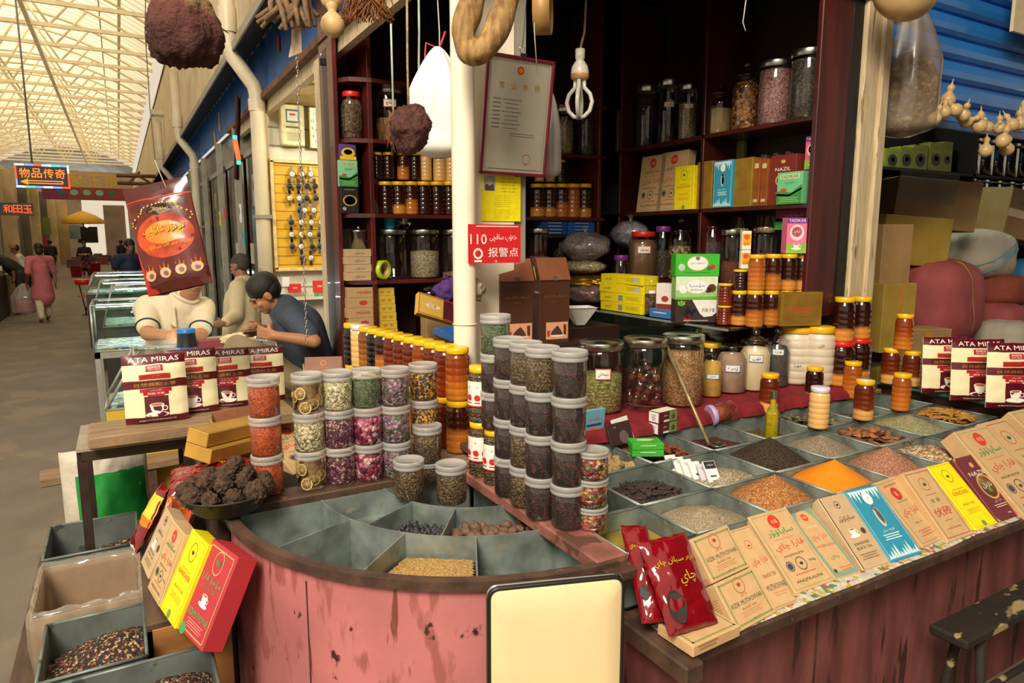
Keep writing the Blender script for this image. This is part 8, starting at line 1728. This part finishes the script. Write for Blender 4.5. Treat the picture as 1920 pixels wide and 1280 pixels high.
a, b = atY(218, 329, 20), atY(310, 331, 20); a2, b2 = atY(220, 343, 20), atY(310, 346, 20); mb.tube([a, b], .05, rust, 6).tube([a2, b2], .05, rust, 6).tube([atY(260, 330, 20), atY(285, 345, 20)], .03, rust, 6).tube([atY(262, 322, 20), atY(240, 345, 20)], .03, rust, 6)
tag(mb.build('steel_bracket'), 'rusty steel bracket arm reaching into the corridor above the hanging bag', 'bracket')
# ------------------------------------------------------------------ people
skin = mat('skin_tan', 'b07c58', rough=.5, var=.06, vs=20, sss=.1); skin2 = mat('skin_brown', '8a5c40', rough=.5, var=.06, vs=20, sss=.1); hairm = mat('black_hair', '15110f', rough=.5, var=.3, vs=60, bump=.5, bs=160)
def caps(mb, pts, rs, m, n=14):
    for i in range(len(pts)-1):
        a, b = Vector(pts[i]), Vector(pts[i+1]); mb.tube([a, b], [rs[i], rs[i+1]], m, n)
    for p, r in zip(pts, rs): mb.ball(p, r, m, n, 8)
    return mb
def remesh(o, vox, it=4):
    r = o.modifiers.new('r', 'REMESH'); r.mode = 'VOXEL'; r.voxel_size = vox; r.use_smooth_shade = True
    s = o.modifiers.new('s', 'SMOOTH'); s.factor = .5; s.iterations = it; return o
def head(mb, M, m, s=1.0):
    """skull, jaw, nose, brow, lips, ears; local +Y is the face, Z up; s = 1 for a 23 cm head"""
    def e(c, r): mb.ball((0, 0, 0), tuple(k*s for k in r), m, 16, 12, M @ Tr(*[k*s for k in c]))
    e((0, -.012, .03), (.076, .095, .088)); e((0, .03, -.03), (.06, .062, .07)); e((0, .058, -.078), (.03, .028, .026)); e((0, .088, -.012), (.014, .02, .026)); e((0, .101, -.022), (.013, .012, .011)); e((0, .078, .022), (.05, .018, .012))
    e((0, .087, -.05), (.024, .01, .008)); e((0, .084, -.06), (.02, .01, .007))
    for q in (-1, 1): e((q*.078, -.005, -.005), (.012, .022, .034)); e((q*.038, .062, -.02), (.022, .022, .02))
    return mb
def face(par, M, s=1.0, brows=True):
    for q in (-1, 1):
        MB().ball((0, 0, 0), (.011*s, .005*s, .006*s), flat('2a1a14', .2), 10, 8, M @ Tr(q*.031*s, .077*s, .005*s)).build('eye', par)
        if brows: MB().tube([M @ Vector((q*.014*s, .093*s, .024*s)), M @ Vector((q*.032*s, .09*s, .03*s)), M @ Vector((q*.05*s, .074*s, .024*s))], .0036*s, hairm, 6).build('eyebrow', par)
    MB().tube([M @ Vector((-.02*s, .0905*s, -.054*s)), M @ Vector((0, .0965*s, -.055*s)), M @ Vector((.02*s, .0905*s, -.054*s))], .0034*s, mat('lips', '7a4038', rough=.5), 6).build('mouth', par)
def hair(par, M, s=1.0, m=None, full=1.0, n=34):
    def fn(v): return 1+.035*noise.noise(v*6)+.03*noise.noise(v*16)
    mb = MB().ball((0, 0, 0), (.083*s*full, .1*s*full, .088*s*full), m or hairm, n, 22, M @ Tr(0, -.022*s, .046*s), fn)
    mb.ball((0, 0, 0), (.079*s*full, .07*s*full, .07*s*full), m or hairm, n, 16, M @ Tr(0, -.044*s, .015), fn); return mb.build('hair', par)
def hand(mb, w, d, side, m, curl=.7, s=1.0):
    """palm at w pointing along d with five separate bent fingers; side = direction across the palm to the thumb"""
    d = Vector(d).normalized(); t = Vector(side); t = (t-d*t.dot(d)).normalized(); nrm = d.cross(t)
    w = Vector(w); c = w+d*.045*s
    for k in (-.024, 0, .024): caps(mb, [w+t*k*.7*s, w+d*.085*s+t*k*s], [.017*s, .014*s], m, 10)
    for i, (u, l) in enumerate(((.031, .07), (.011, .078), (-.010, .072), (-.03, .056))):
        b = w+d*.09*s+t*u*s; q1 = (d*math.cos(curl)+nrm*math.sin(curl)); q2 = (d*math.cos(curl*2.1)+nrm*math.sin(curl*2.1)); caps(mb, [b, b+q1*l*.5*s, b+q1*l*.5*s+q2*l*.5*s], [.0095*s, .0085*s, .007*s], m, 8)
    b = w+d*.03*s+t*.03*s; q = (t*.75+d*.6+nrm*.5).normalized(); q2 = (d*.8+nrm*.7+t*.1).normalized(); caps(mb, [b, b+q*.035*s, b+q*.035*s+q2*.03*s], [.0125*s, .0105*s, .0085*s], m, 8)
    return mb
def dirM(c, fwd, up=(0, 0, 1)):
    f = Vector(fwd).normalized(); x = f.cross(Vector(up)).normalized(); z = x.cross(f); return Matrix(((x.x, f.x, z.x, c[0]), (x.y, f.y, z.y, c[1]), (x.z, f.z, z.z, c[2]), (0, 0, 0, 1)))
DN = Vector((0, 0, -1)); TOC = Vector((-CF.x, -CF.y, 0)).normalized()
def collar(par, c, ax, r, m):
    M = dirM(c, ax, (.3, .5, .1)); q = [M @ Vector((r*math.cos(a), .006*math.sin(3*a), r*math.sin(a))) for a in [2*PI*i/24 for i in range(26)]]; MB().tube(q, .014, m, 8, False).build('collar', par)
# young man with the phone
bo = thing('person', 'person in a dark grey patterned shirt bent over a phone before the watch shop', 'person', (0, 0, 0))
hc = at(497, 553, 4.15); Mh = dirM(hc, -CR*.85+TOC*.45+DN*.75, (0, 0, 1)); nk = at(531, 577, 4.22); ch = at(560, 615, 4.3); pel = at(590, 705, 4.45)
sN, sF = at(549, 596, 4.08), at(533, 578, 4.42); eN, wN = at(590, 640, 3.98), at(514, 629, 3.9); eF, wF = at(528, 628, 4.38), at(489, 615, 4.12)
mb = MB(); head(mb, Mh, skin, .96); caps(mb, [hc+Vector((0, 0, -.03))-(hc-nk)*.1, nk], [.052, .056], skin); caps(mb, [nk, ch, pel], [.056, .1, .11], skin); caps(mb, [ch.lerp(nk, .7), sN], [.04, .045], skin); caps(mb, [ch.lerp(nk, .7), sF], [.04, .045], skin)
caps(mb, [sN, eN, wN], [.05, .04, .027], skin); caps(mb, [sF, eF, wF], [.05, .04, .027], skin); hand(mb, wN, at(484, 622, 3.92)-wN, Vector((0, 0, 1)), skin, .5, .95); hand(mb, wF, at(470, 622, 4.0)-wF, Vector((0, 0, 1)), skin, .5, .95)
hN, hF = pel+CR*-.02+TOC*.1, pel-TOC*.1; kN, kF = at(446, 652, 4.25), at(470, 690, 4.6); aN, aF = kN+Vector((.02, -.02, -.46)), kF+Vector((.02, 0, -.45))
caps(mb, [hN, kN, aN], [.09, .065, .045], skin); caps(mb, [hF, kF, aF], [.09, .065, .045], skin); caps(mb, [aN, aN+Vector((-.14, -.06, -.03))], [.04, .03], skin); caps(mb, [aF, aF+Vector((-.14, -.06, -.03))], [.04, .03], skin)
remesh(mb.build('body', bo), .0065, 3); face(bo, Mh, .96); hair(bo, Mh, 1.02, None, 1.0)
gs = mat('grey_patterned_shirt', '3c4656', rough=.8, var=.5, vs=110, bump=.2, bs=60, stretch=(3, 3, 1))
mb = MB(); caps(mb, [nk+(ch-nk)*.1, ch, pel], [.1, .16, .155], gs); caps(mb, [nk+(ch-nk)*.15, sN+(ch-nk)*.1], [.075, .082], gs); caps(mb, [nk+(ch-nk)*.15, sF+(ch-nk)*.1], [.075, .08], gs); caps(mb, [sN, sN.lerp(eN, .72)], [.074, .066], gs); caps(mb, [sF, sF.lerp(eF, .7)], [.072, .066], gs); remesh(mb.build('shirt', bo), .011, 4); collar(bo, nk+(hc-nk)*.12, hc-nk, .068, gs)
kh = mat('khaki_trousers', '8a7a60', rough=.8, var=.15, vs=8, bump=.3, bs=18); mb = MB(); caps(mb, [pel+Vector((0, 0, .03)), hN, kN, aN+Vector((0, 0, .06))], [.14, .115, .085, .07], kh); caps(mb, [pel, hF, kF, aF+Vector((0, 0, .06))], [.14, .11, .085, .07], kh); remesh(mb.build('trousers', bo), .012, 4)
o = tag(MB().box((0, 0, 0), (.075, .145, .01), mat('phone_black', '16171a', rough=.2, coat=.5), .004).build('mobile_phone', None, M=dirM(at(483, 619, 3.97), -CR*.9+TOC*.2+DN*.1, Vector((0, 0, 1))+CR*.5)), 'black mobile phone held by the young person in grey', 'phone')
st = thing('stool', 'low wooden stool under the young person in grey', 'stool', (pel.x, pel.y, 0)); zz = pel.z-.155; MB().box((0, 0, zz-.02), (.34, .34, .035), darkpl, .004).build('seat', st)
for a in (-1, 1):
    for b in (-1, 1): MB().box((a*.14, b*.14, (zz-.03)/2), (.035, .035, zz-.03), darkpl).build('leg', st)
# man in the cream polo, head behind the hanging bag
pm = thing('person', 'person in a cream polo shirt with navy sleeve trim behind the showcase', 'person', (0, 0, 0))
hc = at(362, 520, 4.85); Mh = dirM(hc, -CR*-.55+TOC*.75+DN*.45); nk = at(346, 566, 4.95); ch = at(326, 620, 5.05); pel = at(318, 715, 5.2)
sL, sR = at(277, 574, 4.95), at(381, 577, 5.05); eL, wL = at(277, 626, 4.72), at(321, 628, 4.6); eR, wR = at(376, 628, 4.85), at(356, 634, 4.66)
mb = MB(); head(mb, Mh, skin, 1.02); caps(mb, [hc+Vector((0, 0, -.06)), nk], [.058, .064], skin); caps(mb, [nk, ch, pel], [.064, .12, .13], skin); caps(mb, [ch.lerp(nk, .7), sL], [.045, .05], skin); caps(mb, [ch.lerp(nk, .7), sR], [.045, .05], skin)
caps(mb, [sL, eL, wL], [.056, .048, .032], skin); caps(mb, [sR, eR, wR], [.056, .048, .032], skin); hand(mb, wL, at(343, 622, 4.55)-wL, Vector((0, 0, 1)), skin, .6, 1.0); hand(mb, wR, at(338, 634, 4.6)-wR, Vector((0, 0, 1)), skin, .6, 1.0)
for s_ in (-.11, .11):
    q = pel+CR*s_; kk = q+TOC*.42+Vector((0, 0, .02)); aa = kk+Vector((0, 0, -.48)); caps(mb, [q, kk, aa, aa+TOC*.16+Vector((0, 0, -.03))], [.1, .07, .05, .035], skin)
remesh(mb.build('body', pm), .007, 3); face(pm, Mh, 1.02); hair(pm, Mh, 1.02)
po = mat('cream_polo', 'd8ccb0', rough=.8, var=.06, vs=6, bump=.25, bs=14); nv = mat('navy_trim', '1c2438', rough=.7)
mb = MB(); caps(mb, [nk+(ch-nk)*.12, ch, pel+Vector((0, 0, .02))], [.125, .185, .18], po); caps(mb, [nk+(ch-nk)*.15, sL+(ch-nk)*.1], [.09, .095], po); caps(mb, [nk+(ch-nk)*.15, sR+(ch-nk)*.1], [.09, .095], po); caps(mb, [sL, sL.lerp(eL, .72)], [.086, .078], po); caps(mb, [sR, sR.lerp(eR, .72)], [.086, .078], po); remesh(mb.build('polo_shirt', pm), .012, 4); collar(pm, nk+(hc-nk)*.3, hc-nk, .082, po); MB().box((0, 0, 0), (.03, .012, .14), po, .004).build('placket', pm, M=frameM(nk+(ch-nk)*.42+TOC*.165+CR*.035, CR, (0, 0, 1)))
for s_, e_ in ((sL, eL), (sR, eR)):
    c = s_.lerp(e_, .76); ax = (e_-s_).normalized(); M = dirM(c, ax, (.3, .5, .1)); q = [M @ Vector((.075*math.cos(a), 0, .075*math.sin(a))) for a in [2*PI*i/20 for i in range(22)]]; MB().tube(q, .007, nv, 6, False).build('sleeve_trim', pm)
c = at(362, 597, 4.72); MB().disc(0, 0, .022, nv, dirM(c, TOC) @ Matrix.Rotation(-PI/2, 4, 'X'), .0) if 0 else None
dt = mat('dark_trousers', '2c2a2c', rough=.8); mb = MB()
for s_ in (-.11, .11):
    q = pel+CR*s_; kk = q+TOC*.42+Vector((0, 0, .02)); caps(mb, [pel, q, kk, kk+Vector((0, 0, -.42))], [.15, .12, .09, .075], dt)
remesh(mb.build('trousers', pm), .014, 4)
st = thing('stool', 'plain stool under the person in the cream polo', 'stool', (pel.x, pel.y, 0)); zz = pel.z-.16; MB().cyl((0, 0, zz-.04), .17, .04, darkpl, 20).build('seat', st)
for i in range(4): MB().tube([(.11*math.cos(PI/4+i*PI/2), .11*math.sin(PI/4+i*PI/2), zz-.04), (.15*math.cos(PI/4+i*PI/2), .15*math.sin(PI/4+i*PI/2), 0)], .015, darkpl, 6).build('leg', st)
# older man in the pale suit, seen from behind
om = thing('person', 'person in a pale cream suit seen from behind, seated by the shop fronts', 'person', (0, 0, 0))
hc = at(449, 499, 7.0); Mh = dirM(hc, -CR*.9-TOC*.25+DN*.15); nk = at(457, 524, 7.0); ch = at(456, 565, 7.0); pel = at(452, 650, 7.05)
mb = MB(); head(mb, Mh, skin2, 1.0); caps(mb, [hc+Vector((0, 0, -.05)), nk], [.058, .064], skin2); caps(mb, [nk, ch, pel], [.064, .12, .13], skin2); sA = nk+TOC*.17+Vector((0, 0, -.07)); eA = at(443, 592, 6.8); wA = at(440, 605, 6.6)+CR*-.1; sB = nk-TOC*.17+Vector((0, 0, -.07)); eB = eA-TOC*.4; wB = wA-TOC*.3
caps(mb, [sA, eA, wA], [.055, .045, .03], skin2); caps(mb, [sB, eB, wB], [.055, .045, .03], skin2); hand(mb, wA, -CR+DN*.2, Vector((0, 0, 1)), skin2); hand(mb, wB, -CR+DN*.2, Vector((0, 0, 1)), skin2)
for s_ in (-.1, .1):
    q = pel+TOC*s_; kk = q-CR*.42; aa = kk+Vector((0, 0, -.44)); caps(mb, [q, kk, aa, aa-CR*.15], [.1, .07, .05, .035], skin2)
remesh(mb.build('body', om), .009, 3); hair(om, Mh, 1.0, mat('cropped_grey_hair', '3a332c', rough=.8, var=.3, vs=60), .96); face(om, Mh)
cs = mat('cream_suit', 'c4b48e', rough=.75, var=.1, vs=5, bump=.2, bs=14); mb = MB(); caps(mb, [nk+DN*.05, ch, pel+DN*.1], [.11, .19, .2], cs); caps(mb, [sA, eA, eA.lerp(wA, .85)], [.085, .075, .055], cs); caps(mb, [sB, eB, eB.lerp(wB, .85)], [.085, .075, .055], cs); caps(mb, [nk+DN*.06, sA], [.09, .085], cs); caps(mb, [nk+DN*.06, sB], [.09, .085], cs); remesh(mb.build('jacket', om), .014, 4)
mb = MB()
for s_ in (-.1, .1):
    q = pel+TOC*s_; kk = q-CR*.42; caps(mb, [pel, q, kk, kk+Vector((0, 0, -.4))], [.15, .12, .09, .08], cs)
remesh(mb.build('trousers', om), .016, 4)
st = thing('stool', 'plain stool under the person in the pale suit', 'stool', (pel.x, pel.y, 0)); zz = pel.z-.17; MB().box((0, 0, zz/2), (.3, .3, zz), darkpl, .004).build('seat', st)
# standing figures farther off: facing = angle of the face about z
def figure(loc, ht, facing, top, bottom, lab, skirt=False, walk=.0, bend=0, hairlen=0, sk=None, vox=.016, armout=.0, hat=None, sleeves=True, arms=None):
    k = ht/1.7; t = thing('person', lab, 'person', loc, facing); sk = sk or skin; B_ = lambda p: Vector((p[0]*k, (p[1]+math.sin(bend)*max(0, p[2]-.9))*k, (p[2]-(1-math.cos(bend))*max(0, p[2]-.9))*k))
    hc = B_((0, .02, 1.58)); Mh = dirM(hc, (0, 1, -.15-bend*.6)); mb = MB(); head(mb, Mh, sk, k*.98); nk = B_((0, 0, 1.42)); caps(mb, [hc+Vector((0, 0, -.05*k)), nk], [.05*k, .055*k], sk); caps(mb, [nk, B_((0, 0, 1.2)), B_((0, 0, .95))], [.055*k, .1*k, .11*k], sk)
    tp = MB(); caps(tp, [B_((0, 0, 1.38)), B_((0, 0, 1.2)), B_((0, 0, .92))], [.1*k, .155*k, .165*k], top); bt_ = MB()
    for s in (-1, 1):
        S = B_((s*.19, 0, 1.36)); E = B_((s*(.25+armout), -.02+.08*walk*s, 1.08)); Wr = B_((s*(.24+armout), .1-.15*walk*s, .85))
        if arms: E, Wr = B_(arms[0 if s < 0 else 1][0]), B_(arms[0 if s < 0 else 1][1])
        caps(mb, [B_((s*.06, 0, 1.32)), S, E, Wr], [.045*k, .048*k, .042*k, .03*k], sk); hand(mb, Wr, (0, .3, -1), (-s*.2, 1, 0), sk, .35, k)
        caps(tp, [B_((s*.05, 0, 1.36)), S, S.lerp(E, .95 if sleeves else .6)], [.09*k, .082*k, .066*k], top)
        H_ = B_((s*.09, 0, .92)); K_ = B_((s*.1, .12*walk*s+.02, .5)); A_ = B_((s*.1, .02+.22*walk*s, .08)); caps(mb, [H_, K_, A_, A_+Vector((0, .13*k, -.045*k))], [.1*k, .065*k, .042*k, .035*k], sk)
        if not skirt: caps(bt_, [B_((0, 0, .95)), H_, K_, A_+Vector((0, 0, .04))], [.13*k, .115*k, .085*k, .066*k], bottom)
        else: caps(bt_, [K_+Vector((0, 0, -.05)), A_+Vector((0, 0, .05))], [.08*k, .06*k], bottom)
    if skirt: caps(tp if skirt == 1 else bt_, [B_((0, 0, .95)), B_((0, .01, .75)), B_((0, .02, .55))], [.17*k, .20*k, .225*k], top if skirt == 1 else bottom)
    remesh(mb.build('body', t), vox*.75, 3); remesh(tp.build('top', t), vox, 4); remesh(bt_.build('trousers' if not skirt else 'skirt' if skirt == 2 else 'leggings', t), vox, 4); face(t, Mh, k)
    h = hair(t, Mh, k*1.03)
    if hairlen: h.data = h.data.copy(); MB().ball((0, 0, 0), (.075*k, .06*k, hairlen*k), hairm, 16, 12, Mh @ Tr(0, -.07*k, -.05*k)).build('long_hair', t)
    if hat: MB().lathe([(0, .12*k), (.07*k, .11*k), (.09*k, .04*k), (.095*k, .0)], hat, 18, Mh @ Tr(0, -.01*k, .04*k)).build('cap', t)
    return t
pk = mat('rose_pink_dress', 'c06a70', rough=.8, var=.12, vs=6, bump=.2, bs=12); crl = mat('cream_leggings', 'd8cfae', rough=.8)
p = atZ(86, 603, 0); w = figure(p, 1.62, .25, pk, crl, 'person in a rose pink dress walking away carrying a plastic bag', 1, 1.0, 0, .09, skin2, .014)
q = at(47, 566, dep(p)); hungbag('shopping_bag', 'translucent shopping bag with red goods carried by the person in pink', 46, 532, 588, 32, 73, dep(p), glassm('thin_bag', opac=.35, refl=.1, body='d8ccc4'), .15, 3, inner=lambda t, rx, hz: MB().box((0, 0, -hz*.55), (rx*1.5, rx*.8, hz*.7), flat('a83038'), .02).build('goods', t))
nav = mat('navy_shirt', '1c2440', rough=.8, var=.2); blk = mat('black_shirt', '161416', rough=.8, var=.2); flo = grain('floral_skirt', ['6a2440', '2a1a24', 'a05a70', '4a2038'], 8, 0, .8, dark=.9)
p = Vector((atY(236, 460, 14.6).x, 14.6, 0)); figure(p, 1.72, PI+.3, nav, dt, 'person in a navy T-shirt standing behind the farthest showcases', 0, 0, .25, 0, skin2, .016, sleeves=False)
p = atZ(163, 521, 0); figure(p, 1.62, PI-.1, blk, flo, 'person in a black top and dark floral skirt standing with arms folded', 2, 0, 0, .08, skin, .02, arms=[((-.27, .08, 1.1), (.08, .2, 1.12)), ((.27, .08, 1.1), (-.08, .22, 1.08))])
p = Vector((-2.0, 19.2, 0)); figure(p, 1.72, PI*.5, blk, dt, 'person in black bending over the left stall counter', 0, 0, .75, 0, skin2, .018)
p = Vector((-2.05, 21.0, 0)); figure(p, 1.6, PI*.5, mat('white_shirt', 'c8c0b0', rough=.8), dt, 'older person with a tan cap beside the bending person', 0, 0, .3, 0, skin2, .02, hat=mat('tan_cap', '9a6a3c', rough=.8))
for x, y, c_, lab in ((.1, 40, nav, 'distant person in navy far down the corridor'), (.6, 47, blk, 'distant person in black far down the corridor'), (-2.6, 36, blk, 'distant dark-haired person by the left stalls')): figure(Vector((x, y, 0)), 1.68, PI*(.2+y % 2), c_, dt, lab, 0, .4, 0, 0, skin2, .03)

for o in [o for o in bpy.data.objects if o.get('label') == 'x']:
    for c in kids(o):
        for g in kids(c): bpy.data.objects.remove(g)
        bpy.data.objects.remove(c)
    bpy.data.objects.remove(o)
